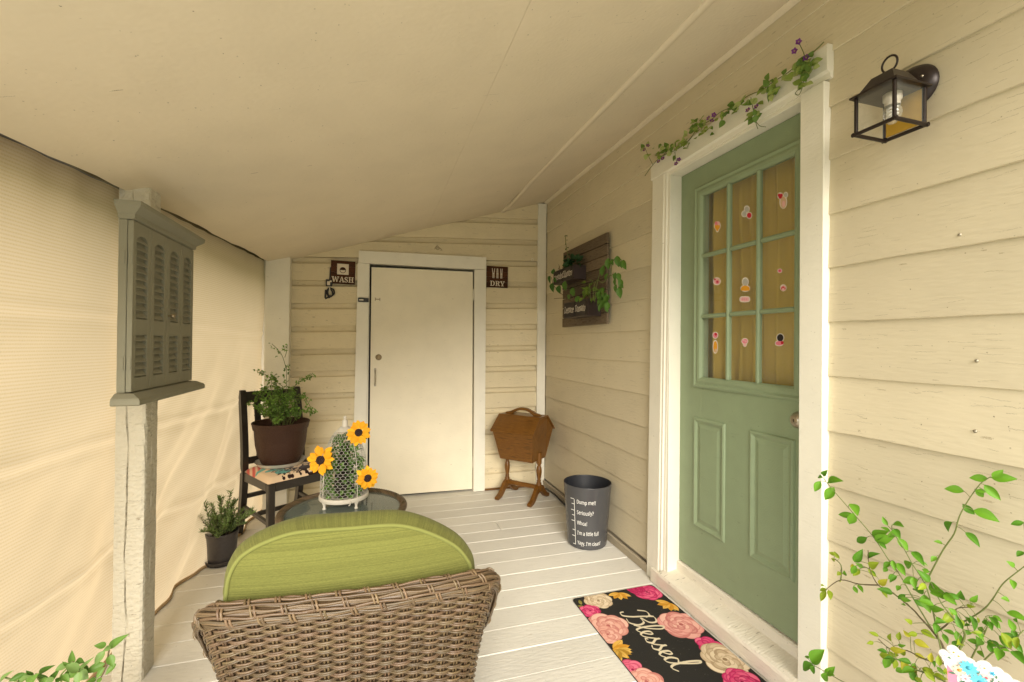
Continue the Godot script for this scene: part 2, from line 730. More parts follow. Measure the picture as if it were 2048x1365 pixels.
	M.pot_brown.albedo_texture = M.tex_soft2
	bump(M.pot_brown, M.tex_paint, 0.3)
	tri_map(M.pot_brown, Vector3(3, 3, 3), false)
	M.pot_grey = mat(lin(0.05, 0.042, 0.04), 0.35, 0.5)
	M.pot_grey.albedo_texture = M.tex_soft2
	tri_map(M.pot_grey, Vector3(2, 2, 2), false)
	M.soil = mat(lin(0.025, 0.017, 0.011), 0.95)
	bump(M.soil, M.tex_fine, 1.0)
	tri_map(M.soil, Vector3(6, 6, 6), false)
	M.saucer = mat(lin(0.6, 0.55, 0.46), 0.3)
	M.terracotta = mat(lin(0.3, 0.12, 0.06), 0.8)
	M.cage_white = mat(lin(0.6, 0.56, 0.47), 0.6)
	M.cage_white.albedo_texture = M.tex_soft2
	tri_map(M.cage_white, Vector3(12, 12, 12), false)
	M.wire = mat(lin(0.5, 0.48, 0.42), 0.5)
	M.bin_plastic = mat(lin(0.06, 0.06, 0.063), 0.22, 0.5)
	M.bin_inside = mat(lin(0.014, 0.015, 0.019), 0.5)
	M.letter_white = mat(lin(0.75, 0.74, 0.7), 0.6)
	M.leaf_mid = leafy(Color(1, 1, 1), Color(0.62, 0.7, 0.3))
	M.leaf_dark = leafy(Color(1, 1, 1), Color(0.5, 0.6, 0.3))
	M.petal = leafy(Color(1, 1, 1), Color(0.7, 0.55, 0.2), 0.7)
	M.stem = mat(lin(0.13, 0.16, 0.04), 0.6)
	M.stem_brown = mat(lin(0.1, 0.075, 0.03), 0.7)
	M.tinted = mat(Color(1, 1, 1), 0.55, 0.4)
	M.tinted.vertex_color_use_as_albedo = true

# ---------------------------------------------------------------- setting
func ceil_y(x: float) -> float:
	return 2.6 - 0.315 * (1.5 - x)

func pick(tab: Array, q: float) -> float:
	# piecewise-linear table of [key, value], keys falling
	for k in tab.size() - 1:
		if q <= tab[k][0] and q >= tab[k + 1][0]:
			return lerpf(tab[k][1], tab[k + 1][1], (q - tab[k][0]) / (tab[k + 1][0] - tab[k][0]))
	return tab[0][1] if q > tab[0][0] else tab[-1][1]

func ceil_edge(z: float) -> float:
	return pick([[0.5, -1.05], [-1.53, -0.952], [-1.99, -0.905], [-2.26, -0.88], [-3.9, -0.762]], z)

func ground() -> void:
	var g := Geo.new()
	var rows := []
	for r in 25:
		var row := PackedVector3Array()
		for k in 25:
			var x := (k - 12) * 5.0
			var z := (r - 12) * 5.0
			row.append(Vector3(x, -0.42 + 0.04 * sin(x * 0.7) * cos(z * 0.5), z))
		rows.append(row)
	g.patch(rows)
	var m := mat(lin(0.09, 0.12, 0.035), 0.95)
	m.albedo_texture = M.tex_soft2
	tri_map(m, Vector3(0.8, 0.8, 0.8))
	var o := part("ground", g, m, self)
	o.name = "ground"
	o.set_meta("kind", "structure")

func patio() -> void:
	var m := mat(lin(0.46, 0.44, 0.39), 0.9)
	m.albedo_texture = M.tex_soft2
	tri_map(m, Vector3(0.6, 0.6, 0.6))
	var p := struct_node("patio")
	for k in 3:
		for l in 4:
			boxed("paving_slab", Vector3(-3.6 + k * 1.9, -0.46, 0.75 + l * 1.6), Vector3(-1.715 + k * 1.9, -0.36, 2.335 + l * 1.6), m, p, 0.01)
	for l in 4:
		boxed("paving_slab", Vector3(-2.6, -0.46, -5.0 + l * 1.45), Vector3(-1.1, -0.36, -3.565 + l * 1.45), m, p, 0.01)

func floor_boards() -> void:
	var f := struct_node("porch_floor")
	var cut := ony(998, 1054, 0.0)
	for k in range(-2, 28):
		var z0 := -3.606 + 0.15 * k
		var z1 := z0 + 0.1472
		var dy := rr(-0.0008, 0.0008)
		var ends := [[-1.07, 1.52]]
		if cut.z > z0 and cut.z < z0 + 0.15:
			ends = [[-1.07, cut.x - 0.0015], [cut.x + 0.0015, 1.52]]
		elif k % 5 == 3:
			ends = [[-1.07, 0.15 + 0.2 * (k % 3)], [0.153 + 0.2 * (k % 3), 1.52]]
			if k > 10:
				ends = [[-1.07, 1.52]]
		for e: Array in ends:
			var g := Geo.new()
			g.box(Vector3(e[1] - e[0], 0.03, 0.1476), Transform3D(), 0.003)
			part("floor_board", g, M.floor[rng.randi() % 4], f, turned(Vector3((e[0] + e[1]) * 0.5, -0.015 + dy, (z0 + z1) * 0.5), 0.0, rr(-0.0006, 0.0006), rr(-0.0005, 0.0005)))
	boxed("subfloor", Vector3(-1.06, -0.16, -3.95), Vector3(1.6, -0.034, 0.72), M.subfloor, f)

func ceiling() -> void:
	var c := struct_node("ceiling")
	var nz := 44
	var wob := noise(FastNoiseLite.TYPE_SIMPLEX_SMOOTH, 0.9, 2, 17)
	for p in 3:
		var g := Geo.new()
		var under := []
		var over := []
		for r in nz + 1:
			var z := lerpf(ZFRONT, -3.9, float(r) / nz)
			var x0: float = [ceil_edge(z) + 0.004 * sin(z * 9.0) + 0.003 * sin(z * 23.0), 0.4115, 1.094][p]
			var x1: float = [0.4106, 1.086, 1.53][p]
			var a := PackedVector3Array()
			var b := PackedVector3Array()
			for k in 13:
				var x := lerpf(x0, x1, k / 12.0)
				var lip := 0.006 * exp(-k * 1.2) if p == 0 else 0.0
				var y := ceil_y(x) + 0.005 * wob.get_noise_2d(x, z) + lip + (-0.006 if p == 2 else 0.0)
				a.append(Vector3(x, y, z))
				b.append(Vector3(x, y + 0.012, z))
			under.append(a)
			over.append(b)
		g.patch(under)
		var back := over.duplicate()
		back.reverse()
		g.patch(back)
		var left := []
		var right := []
		for r in nz + 1:
			left.append(PackedVector3Array([over[r][0], under[r][0]]))
			right.append(PackedVector3Array([under[r][12], over[r][12]]))
		g.patch(left)
		g.patch(right)
		part("ceiling_panel", g, M.ceiling, c)
	# thin batten covering the joint beside the house wall, one end hanging loose
	var g2 := Geo.new()
	var rows := []
	for r in 60:
		var z := lerpf(ZFRONT, ZB + 0.01, r / 59.0)
		var sag := 0.012 * exp(-pow((z + 3.5) / 0.28, 2.0)) + 0.004 * exp(-pow((z + 1.0) / 0.3, 2.0))
		var x := 1.072 + 0.004 * sin(z * 3.0)
		var y := ceil_y(x) - sag
		rows.append(PackedVector3Array([Vector3(x - 0.012, y + 0.004, z), Vector3(x - 0.012, y - 0.006, z), Vector3(x, y - 0.012, z), Vector3(x + 0.02, y - 0.008, z), Vector3(x + 0.024, y + 0.008, z)]))
	g2.patch(rows)
	part("batten", g2, M.ceiling, c)
	# quarter round where ceiling meets the house wall
	var g3 := Geo.new()
	rows = []
	for r in 40:
		var z := lerpf(ZFRONT, ZB + 0.01, r / 39.0)
		rows.append(PackedVector3Array([Vector3(1.472, ceil_y(1.472) - 0.002, z), Vector3(1.474, ceil_y(1.472) - 0.012, z), Vector3(1.484, ceil_y(1.47) - 0.02, z), Vector3(1.497, ceil_y(1.47) - 0.022, z)]))
	g3.patch(rows)
	part("cove_moulding", g3, M.ceiling, c)
	# the roof over it
	var roof := struct_node("roof")
	var g4 := Geo.new()
	g4.loft([Vector3(-1.06, ceil_y(-1.06) + 0.07, ZFRONT + 0.0), Vector3(1.7, ceil_y(1.7) + 0.07, ZFRONT + 0.0), Vector3(1.7, ceil_y(1.7) + 0.22, ZFRONT + 0.0), Vector3(-1.06, ceil_y(-1.06) + 0.18, ZFRONT + 0.0)], [Vector3(-1.06, ceil_y(-1.06) + 0.07, -4.1), Vector3(1.7, ceil_y(1.7) + 0.07, -4.1), Vector3(1.7, ceil_y(1.7) + 0.22, -4.1), Vector3(-1.06, ceil_y(-1.06) + 0.18, -4.1)])
	part("roof_deck", g4, mat(lin(0.12, 0.11, 0.1), 0.9), roof)
	boxed("fascia_board", Vector3(-1.22, ceil_y(-1.2) + 0.02, -4.1), Vector3(-1.06, ceil_y(-1.06) + 0.2, ZFRONT + 0.02), M.trim, roof)
	var g5 := Geo.new()
	g5.loft([Vector3(-1.06, ceil_y(-1.06) - 0.02, ZFRONT + 0.0), Vector3(1.5, ceil_y(1.5) - 0.02, ZFRONT + 0.0), Vector3(1.5, ceil_y(1.5) + 0.12, ZFRONT + 0.0), Vector3(-1.06, ceil_y(-1.06) + 0.12, ZFRONT + 0.0)], [Vector3(-1.06, ceil_y(-1.06) - 0.02, ZFRONT + 0.02), Vector3(1.5, ceil_y(1.5) - 0.02, ZFRONT + 0.02), Vector3(1.5, ceil_y(1.5) + 0.12, ZFRONT + 0.02), Vector3(-1.06, ceil_y(-1.06) + 0.12, ZFRONT + 0.02)])
	part("gable_board", g5, M.trim, roof)

func lap_board(z0: float, z1: float, yb: float, yt: float, parent: Node3D) -> void:
	var g := Geo.new()
	var dx := rr(-0.0015, 0.0015)
	var sd := rr(0.0, 90.0)
	var wob := noise(FastNoiseLite.TYPE_SIMPLEX_SMOOTH, 1.6, 4, 23)
	var prof := [Vector2(1.512, 0.0), Vector2(1.4975, 0.0), Vector2(1.495, 0.002), Vector2(1.495, 0.006), Vector2(1.4995, 0.6), Vector2(1.503, 1.0), Vector2(1.512, 1.0)]
	var n := maxi(4, int((z1 - z0) / 0.05))
	var h := yt - yb
	var lines := []
	for q: Vector2 in prof:
		var line := []
		for k in n + 1:
			var z := lerpf(z0, z1, float(k) / n)
			var e := 0.0035 * wob.get_noise_2d(z, sd) + 0.0015 * wob.get_noise_2d(z * 5.0, sd + 9.0)
			var yy := q.y if q.y < 0.02 else q.y * h
			if q.y < 0.02:
				yy += e
			line.append(Vector3(q.x + (dx + e * 0.35 if q.x < 1.51 else 0.0), yb + yy, z))
		lines.append(line)
	for k in lines.size() - 1:
		var rows := []
		for l in n + 1:
			rows.append(PackedVector3Array([lines[k][l], lines[k + 1][l]]))
		g.patch(rows)
	for e in [0, n]:
		var cap := []
		for l: Array in lines:
			cap.append(l[e])
		for f: Array in g._fan(cap):
			g.tri_out(cap[f[0]], cap[f[1]], cap[f[2]], Vector3(1.5, yb + h * 0.5, (z0 + z1) * 0.5))
	part("siding_board", g, M.siding[rng.randi() % 4], parent)

# moulded rectangle lying on the plane x = px, facing -x
func rect_ring(g: Geo, z0: float, z1: float, y0: float, y1: float, prof: Array, px: float) -> void:
	# prof: Vector2(inset, height towards -x)
	var rows := []
	for k in prof.size() - 1:
		var q: Vector2 = prof[k]
		var q2: Vector2 = prof[k + 1]
		var ca := [Vector3(px - q.y, y0 + q.x, z0 + q.x), Vector3(px - q.y, y0 + q.x, z1 - q.x), Vector3(px - q.y, y1 - q.x, z1 - q.x), Vector3(px - q.y, y1 - q.x, z0 + q.x)]
		var cb := [Vector3(px - q2.y, y0 + q2.x, z0 + q2.x), Vector3(px - q2.y, y0 + q2.x, z1 - q2.x), Vector3(px - q2.y, y1 - q2.x, z1 - q2.x), Vector3(px - q2.y, y1 - q2.x, z0 + q2.x)]
		for s in 4:
			g.quad_out(ca[s], ca[(s + 1) % 4], cb[(s + 1) % 4], cb[s], Vector3(px + 1.0, (y0 + y1) * 0.5, (z0 + z1) * 0.5))

func house_wall() -> void:
	var w := thing("house_wall", "cream painted lap siding wall of the house with the sage green door", "wall")
	for k in 14:
		var yb := 0.0655 + 0.1865 * k
		var yt := minf(yb + 0.1885, 2.66)
		if yb > 2.31 - 0.02:
			lap_board(-3.86, 1.6, yb, yt, w)
		else:
			if k == 3:
				var zj := onx(1147, 860, XW).z
				lap_board(-3.86, zj - 0.0012, yb, yt, w)
				lap_board(zj + 0.0012, -2.18, yb, yt, w)
			else:
				lap_board(-3.86, -2.18, yb, yt, w)
			lap_board(-1.17, 1.6, yb, yt, w)
	# sheathing behind the boards
	boxed("sheathing", Vector3(1.513, -0.2, -4.0), Vector3(1.6, 2.9, -2.06), M.plaster, w)
	boxed("sheathing", Vector3(1.513, -0.2, -1.218), Vector3(1.6, 2.9, 1.6), M.plaster, w)
	boxed("sheathing", Vector3(1.513, 2.232, -2.058), Vector3(1.6, 2.9, -1.22), M.plaster, w)
	# weathered skirting under the last board
	var g := Geo.new()
	g.box(Vector3(0.016, 0.052, 1.63), Transform3D(), 0.003)
	part("skirting_board", g, M.baseboard, w, turned(Vector3(1.487, 0.027, -3.02), 0.002, 0.0, 0.12), "weathered skirting board with flaking paint")
	# door surround
	var cs := Geo.new()
	var prof := [Vector2(-2.188, 1.5), Vector2(-2.188, 1.478), Vector2(-2.184, 1.474), Vector2(-2.085, 1.474), Vector2(-2.078, 1.479), Vector2(-2.066, 1.479), Vector2(-2.06, 1.486), Vector2(-2.045, 1.488), Vector2(-2.045, 1.5)]
	var a := []
	var b := []
	for q: Vector2 in prof:
		a.append(Vector3(q.y, 0.002, q.x - 0.01))
		b.append(Vector3(q.y, 2.206, q.x + 0.018))
	cs.loft(a, b)
	part("door_casing", cs, M.trim, w)
	boxed("door_casing", Vector3(1.472, 0.002, -1.256), Vector3(1.506, 2.206, -1.164), M.trim, w, 0.003)
	var hd := Geo.new()
	prof = [Vector2(2.208, 1.5), Vector2(2.208, 1.486), Vector2(2.226, 1.482), Vector2(2.232, 1.47), Vector2(2.316, 1.468), Vector2(2.322, 1.472), Vector2(2.322, 1.5)]
	a = []
	b = []
	for q: Vector2 in prof:
		a.append(Vector3(q.y, q.x - 0.022, -2.178))
		b.append(Vector3(q.y, q.x + 0.004, -1.152))
	hd.loft(a, b)
	part("head_casing", hd, M.trim, w)
	boxed("door_jamb", Vector3(1.49, 0.09, -2.058), Vector3(1.64, 2.2, -2.031), M.trim, w)
	boxed("door_jamb", Vector3(1.502, 0.09, -1.22), Vector3(1.64, 2.2, -1.2), M.trim, w)
	boxed("door_jamb", Vector3(1.492, 2.19, -2.03), Vector3(1.64, 2.21, -1.222), M.trim, w)
	var sill := Geo.new()
	prof = [Vector2(1.64, 0.0), Vector2(1.458, 0.0), Vector2(1.452, 0.01), Vector2(1.45, 0.066), Vector2(1.456, 0.078), Vector2(1.47, 0.084), Vector2(1.545, 0.1), Vector2(1.546, 0.14), Vector2(1.553, 0.146), Vector2(1.64, 0.15)]
	a = []
	b = []
	for q: Vector2 in prof:
		a.append(Vector3(q.x, q.y + 0.001, -2.056))
		b.append(Vector3(q.x, q.y + 0.001, -1.222))
	sill.loft(a, b)
	part("door_sill", sill, M.sill, w)
	boxed("sill_end", Vector3(1.453, 0.003, -2.13), Vector3(1.4725, 0.075, -2.057), M.sill, w)
	boxed("sill_end", Vector3(1.453, 0.003, -1.221), Vector3(1.471, 0.075, -1.18), M.sill, w)
	entry_door(w)
	# dim room behind the glass
	var room := struct_node("room_behind_door")
	boxed("room_wall", Vector3(3.4, -0.2, -3.2), Vector3(3.45, 2.6, -0.2), M.plaster, room)
	boxed("room_wall", Vector3(1.6, -0.2, -3.25), Vector3(3.45, 2.6, -3.2), M.plaster, room)
	boxed("room_wall", Vector3(1.6, -0.2, -0.2), Vector3(3.45, 2.6, -0.15), M.plaster, room)
	boxed("room_ceiling", Vector3(1.6, 2.6, -3.25), Vector3(3.45, 2.65, -0.15), M.plaster, room)
	boxed("room_floor", Vector3(1.66, 0.06, -3.25), Vector3(3.45, 0.1, -0.15), M.subfloor, room)
	var ct := thing("curtain", "sheer golden tan curtain hanging behind the door glass", "curtain", Vector3(1.612, 1.05, -1.62))
	var cg := Geo.new()
	var rows := []
	for r in 9:
		var row := PackedVector3Array()
		for k in 121:
			var z := lerpf(-0.33, 0.3, k / 120.0)
			var sway := 0.048 * pow(absf(sin(z * 40.0 + 0.9 * sin(z * 13.0) + r * 0.04)), 0.55) + 0.004 * sin(z * 120.0 + 1.0)
			row.append(Vector3(sway, r * 0.132, z + 0.004 * sin(r * 0.8 + z * 30.0)))
		rows.append(row)
	cg.patch(rows)
	part("panel", cg, M.curtain, ct)
	var rod := Geo.new()
	rod.tube(PackedVector3Array([Vector3(0.0, 1.06, -0.36), Vector3(0.0, 1.06, 0.34)]), 0.006, 8)
	part("rod", rod, M.brass_dull, ct)

func entry_door(w: Node3D) -> void:
	var X := 1.56
	var y0 := 0.152
	var y1 := 2.188
	var z0 := -2.03
	var z1 := -1.223
	var lz0 := -1.87
	var lz1 := -1.34
	var ly0 := 1.12
	var ly1 := 2.045
	var s := Geo.new()
	for q: Array in [[z0, lz0, y0, y1], [lz1, z1, y0, y1], [lz0, lz1, y0, ly0], [lz0, lz1, ly1, y1]]:
		s.box(Vector3(0.042, q[3] - q[2], q[1] - q[0]), at(X + 0.021, (q[2] + q[3]) * 0.5, (q[0] + q[1]) * 0.5), 0.0003)
	var d := part("entry_door", s, M.sage, w, Transform3D(), "sage green door with nine glass panes over two raised panels")
	var fr := Geo.new()
	rect_ring(fr, -1.92, -1.296, 1.075, 2.09, [Vector2(0.0, 0.0), Vector2(0.003, 0.009), Vector2(0.012, 0.014), Vector2(0.022, 0.008), Vector2(0.034, 0.012), Vector2(0.046, 0.01), Vector2(0.056, 0.0), Vector2(0.056, -0.012)], X)
	part("glazing_frame", fr, M.sage, d)
	var az0 := -1.864
	var az1 := -1.352
	var ay0 := 1.131
	var ay1 := 2.034
	var cz := (az1 - az0) / 3.0
	var cy := (ay1 - ay0) / 3.0
	for k in [1, 2]:
		var g := Geo.new()
		g.box(Vector3(0.026, ay1 - ay0 + 0.01, 0.02), Transform3D(), 0.006)
		part("muntin", g, M.sage, d, at(X + 0.004, (ay0 + ay1) * 0.5, az0 + cz * k))
	for k in [1, 2]:
		for c in 3:
			var g := Geo.new()
			var za := az0 + cz * c + (-0.006 if c == 0 else 0.0103)
			var zb := az0 + cz * (c + 1) + (0.006 if c == 2 else -0.0103)
			g.box(Vector3(0.024, 0.02, zb - za), Transform3D(), 0.006)
			part("muntin", g, M.sage, d, at(X + 0.005, ay0 + cy * k, (za + zb) * 0.5))
	for r in 3:
		for c in 3:
			var g := Geo.new()
			g.quad_uv(Vector3(0, -cy * 0.5 + 0.002, -cz * 0.5 + 0.002), Vector3(0, -cy * 0.5 + 0.002, cz * 0.5 - 0.002), Vector3(0, cy * 0.5 - 0.002, cz * 0.5 - 0.002), Vector3(0, cy * 0.5 - 0.002, -cz * 0.5 + 0.002))
			part("pane", g, M.glass, d, at(X + 0.008, ay0 + cy * (r + 0.5), az0 + cz * (c + 0.5)))
	for q: Array in [[-1.918, -1.704], [-1.562, -1.342]]:
		var g := Geo.new()
		rect_ring(g, q[0], q[1], 0.375, 0.926, [Vector2(0.0, 0.0005), Vector2(0.004, 0.007), Vector2(0.012, 0.0095), Vector2(0.02, 0.005), Vector2(0.026, 0.0008), Vector2(0.034, 0.0008), Vector2(0.05, 0.0055)], X)
		g.quad_out(Vector3(X - 0.0055, 0.425, q[0] + 0.05), Vector3(X - 0.0055, 0.425, q[1] - 0.05), Vector3(X - 0.0055, 0.876, q[1] - 0.05), Vector3(X - 0.0055, 0.876, q[0] + 0.05), Vector3(X + 1, 0.6, -1.6))
		part("raised_panel", g, M.sage, d)
	var lk := Geo.new()
	var xf := Transform3D(Basis(Vector3.BACK, PI / 2), onx(1598, 841, X))
	lk.lathe([Vector2(0.0, 0.026), Vector2(0.013, 0.026), Vector2(0.016, 0.0245), Vector2(0.022, 0.02), Vector2(0.031, 0.008), Vector2(0.032, 0.0)], 28, xf)
	var o := part("deadbolt", lk, M.nickel, d)
	var ks := Geo.new()
	ks.box(Vector3(0.002, 0.011, 0.0025), Transform3D(Basis(), xf.origin + Vector3(-0.0265, 0, 0)), 0.0003)
	part("keyhole", ks, M.black, o)

func cove_board(xl: float, xr: float, yl: float, yr: float, hl: float, hr: float, parent: Node3D) -> void:
	var g := Geo.new()
	var prof := [Vector2(-0.012, 0.0), Vector2(0.02, 0.0), Vector2(0.0225, 0.012), Vector2(0.022, 0.725), Vector2(0.0195, 0.737), Vector2(0.008, 0.752), Vector2(-0.001, 0.785), Vector2(-0.0045, 0.83), Vector2(-0.0055, 0.88), Vector2(-0.0055, 1.005), Vector2(-0.012, 1.005)]
	var rowsA := []
	var rowsB := []
	for q: Vector2 in prof:
		rowsA.append(Vector3(xl, yl + q.y * hl, ZB - 0.012 + q.x))
		rowsB.append(Vector3(xr, yr + q.y * hr, ZB - 0.012 + q.x))
	g.loft(rowsA, rowsB)
	part("siding_board", g, M.back_siding[rng.randi() % 3], parent)

func laundry_wall() -> void:
	var w := thing("laundry_wall", "cream grooved siding end wall with the low white plank door", "wall")
	# heights of the board edges beside the left and right ends of the wall
	var L := [0.0, 0.178, 0.352, 0.527, 0.702, 0.879, 1.051, 1.228, 1.408, 1.589, 1.769, 1.95, 2.13, 2.31, 2.49]
	var R := [0.0, 0.187, 0.351, 0.534, 0.723, 0.901, 1.094, 1.277, 1.469, 1.66, 1.852, 2.04, 2.235, 2.425, 2.61]
	var yat := func(k: int, x: float) -> float:
		return lerpf(L[k], R[k], (x + 0.6) / 1.985)
	for k in L.size() - 1:
		var spans := [[-0.64, -0.13], [0.92, 1.42]]
		if k >= 11:
			spans = [[-0.64, 1.42]]
		for s: Array in spans:
			var x0: float = s[0]
			# stop where the sloping ceiling cuts the wall
			while x0 < s[1] and ceil_y(x0) + 0.05 < yat.call(k, x0):
				x0 += 0.02
			if x0 >= s[1] - 0.03:
				continue
			var dy := 0.004 if k == 11 else 0.0
			cove_board(x0, s[1], yat.call(k, x0) + dy, yat.call(k, s[1]) + dy, yat.call(k + 1, x0) - yat.call(k, x0) - dy, yat.call(k + 1, s[1]) - yat.call(k, s[1]) - dy, w)
	boxed("sheathing", Vector3(-0.9, -0.2, -3.99), Vector3(-0.06, 2.9, ZB - 0.026), M.plaster, w)
	boxed("sheathing", Vector3(0.85, -0.2, -3.99), Vector3(1.51, 2.9, ZB - 0.026), M.plaster, w)
	boxed("sheathing", Vector3(-0.058, 1.95, -3.99), Vector3(0.848, 2.9, ZB - 0.026), M.plaster, w)
	boxed("corner_board", Vector3(1.412, 0.004, ZB), Vector3(1.492, 2.57, ZB + 0.028), M.trim, w, 0.003)
	# casing, a little out of square
	var z := ZB + 0.012
	var strip := func(p: Array, d: float) -> Geo:
		var g := Geo.new()
		var a := []
		var b := []
		for q: Vector2 in p:
			a.append(Vector3(q.x, q.y, z))
			b.append(Vector3(q.x, q.y, z + d))
		g.loft(a, b)
		return g
	part("door_casing", strip.call([Vector2(-0.158, 0.004), Vector2(-0.062, 0.004), Vector2(-0.05, 1.928), Vector2(-0.136, 1.928)], 0.022), M.trim, w)
	part("door_casing", strip.call([Vector2(0.836, 0.004), Vector2(0.934, 0.004), Vector2(0.926, 1.934), Vector2(0.824, 1.93)], 0.022), M.trim, w)
	part("head_casing", strip.call([Vector2(-0.132, 1.93), Vector2(0.926, 1.936), Vector2(0.928, 2.043), Vector2(-0.128, 2.028)], 0.024), M.trim, w)
	boxed("door_jamb", Vector3(-0.06, 0.0, -3.97), Vector3(-0.044, 1.93, ZB + 0.01), M.trim, w)
	boxed("door_jamb", Vector3(0.834, 0.0, -3.97), Vector3(0.848, 1.94, ZB + 0.01), M.trim, w)
	boxed("door_jamb", Vector3(-0.06, 1.934, -3.99), Vector3(0.85, 1.949, ZB + 0.01), M.trim, w)
	boxed("door_back", Vector3(-0.09, -0.1, -4.02), Vector3(0.88, 2.0, -3.992), M.black, w)
	var sl := Geo.new()
	sl.loft([Vector3(-0.03, 0.024, -3.905), Vector3(0.83, 0.016, -3.905), Vector3(0.818, 1.915, -3.905), Vector3(-0.03, 1.907, -3.905)], [Vector3(-0.03, 0.024, -3.866), Vector3(0.83, 0.016, -3.866), Vector3(0.818, 1.915, -3.866), Vector3(-0.03, 1.907, -3.866)])
	var d := part("laundry_door", sl, M.laundry_door, w, Transform3D(), "plain flush door painted cream white")
	var g := Geo.new()
	g.lathe([Vector2(0.0, 0.012), Vector2(0.008, 0.012), Vector2(0.012, 0.009), Vector2(0.022, 0.006), Vector2(0.025, 0.0)], 24, Transform3D(Basis(Vector3.RIGHT, PI / 2), onz(757, 715, -3.866)))
	part("lock_cylinder", g, M.brass_dull, d)
	g = Geo.new()
	var h := onz(750, 755, -3.86)
	g.tube(spline([h + Vector3(0, 0.06, 0), h + Vector3(0, 0.045, 0.02), h + Vector3(0, 0.0, 0.03), h + Vector3(0, -0.045, 0.02), h + Vector3(0, -0.06, 0)], 4), 0.006, 8)
	g.box(Vector3(0.016, 0.022, 0.004), Transform3D(Basis(), h + Vector3(0, 0.064, -0.002)), 0.001)
	g.box(Vector3(0.016, 0.022, 0.004), Transform3D(Basis(), h + Vector3(0, -0.064, -0.002)), 0.001)
	part("pull_handle", g, M.steel, d)
	for py: float in [590, 925]:
		g = Geo.new()
		var q := onz(946, py, -3.86)
		g.tube(PackedVector3Array([q + Vector3(0.0, -0.05, 0.006), q + Vector3(0.0, 0.05, 0.006)]), 0.006, 8)
		part("hinge", g, M.trim, d)
	boxed("threshold", Vector3(0.93, 0.002, ZB + 0.004), Vector3(1.41, 0.016, ZB + 0.03), M.honey, w)

func posts() -> void:
	# front post, hewn edges, slightly rough
	var p := thing("porch_post", "weathered white porch post with long cracks holding the grey shutter cabinet", "post", Vector3(-0.872, 0, -2.083))
	var wob := noise(FastNoiseLite.TYPE_SIMPLEX_SMOOTH, 2.2, 3, 5)
	var g := Geo.new()
	var rows := []
	for r in 70:
		var y := lerpf(0.0, 1.9, r / 69.0)
		var row := PackedVector3Array()
		var h := 0.0475
		var base := [Vector2(-h, h), Vector2(-0.012, h), Vector2(-0.009, h - 0.006), Vector2(-0.006, h), Vector2(h - 0.012, h), Vector2(h - 0.003, h - 0.003), Vector2(h, h - 0.012), Vector2(h, 0.004), Vector2(h - 0.004, 0.0), Vector2(h, -0.004), Vector2(h, -h), Vector2(-h, -h)]
		for k in base.size():
			var q: Vector2 = base[k]
			var e := 0.0022 * wob.get_noise_2d(y * 4.0, k * 3.1)
			var drift := 0.012 * wob.get_noise_2d(y * 1.3, 40.0) if k in [1, 2, 3] else 0.0
			if k == 2:
				# the crack opens and closes along the post
				var depth := clampf(wob.get_noise_2d(y * 2.0, 90.0) * 2.0 + 0.7, 0.02, 1.3)
				q.y = h - 0.011 * depth
			if k == 8:
				q.x = h - 0.006 * clampf(wob.get_noise_2d(y * 3.0, 120.0) * 2.4, 0.0, 1.0)
			if y > 1.2 and y < 1.42 and k in [4, 5, 6]:
				q *= 0.985
			row.append(Vector3(q.x + e + drift, y, q.y + e * 0.6))
		rows.append(row)
	# flat shaded faces: one strip per side
	for k in 12:
		var l := (k + 1) % 12
		var strip := []
		for r in 70:
			strip.append(PackedVector3Array([rows[r][k], rows[r][l]]))
		g.patch(strip)
	part("shaft", g, M.post, p)
	# knots and loose flakes near the middle
	for q: Array in [[0.046, 0.94, 0.03], [0.046, 0.86, 0.034]]:
		var f := Geo.new()
		f.box(Vector3(0.03, 0.06, 0.004), Transform3D(), 0.001)
		part("paint_flake", f, M.post, p, turned(Vector3(0.03, q[1], 0.0485), 0.05, 0.05, rr(-0.1, 0.1)))
	var b := thing("corner_post", "plain white post at the far corner where shade cloth ends", "post", Vector3(-0.706, 0, ZB + 0.05))
	g = Geo.new()
	g.box(Vector3(0.168, 1.94, 0.09), Transform3D(), 0.004)
	part("shaft", g, M.trim, b, at(0, 0.972, 0))

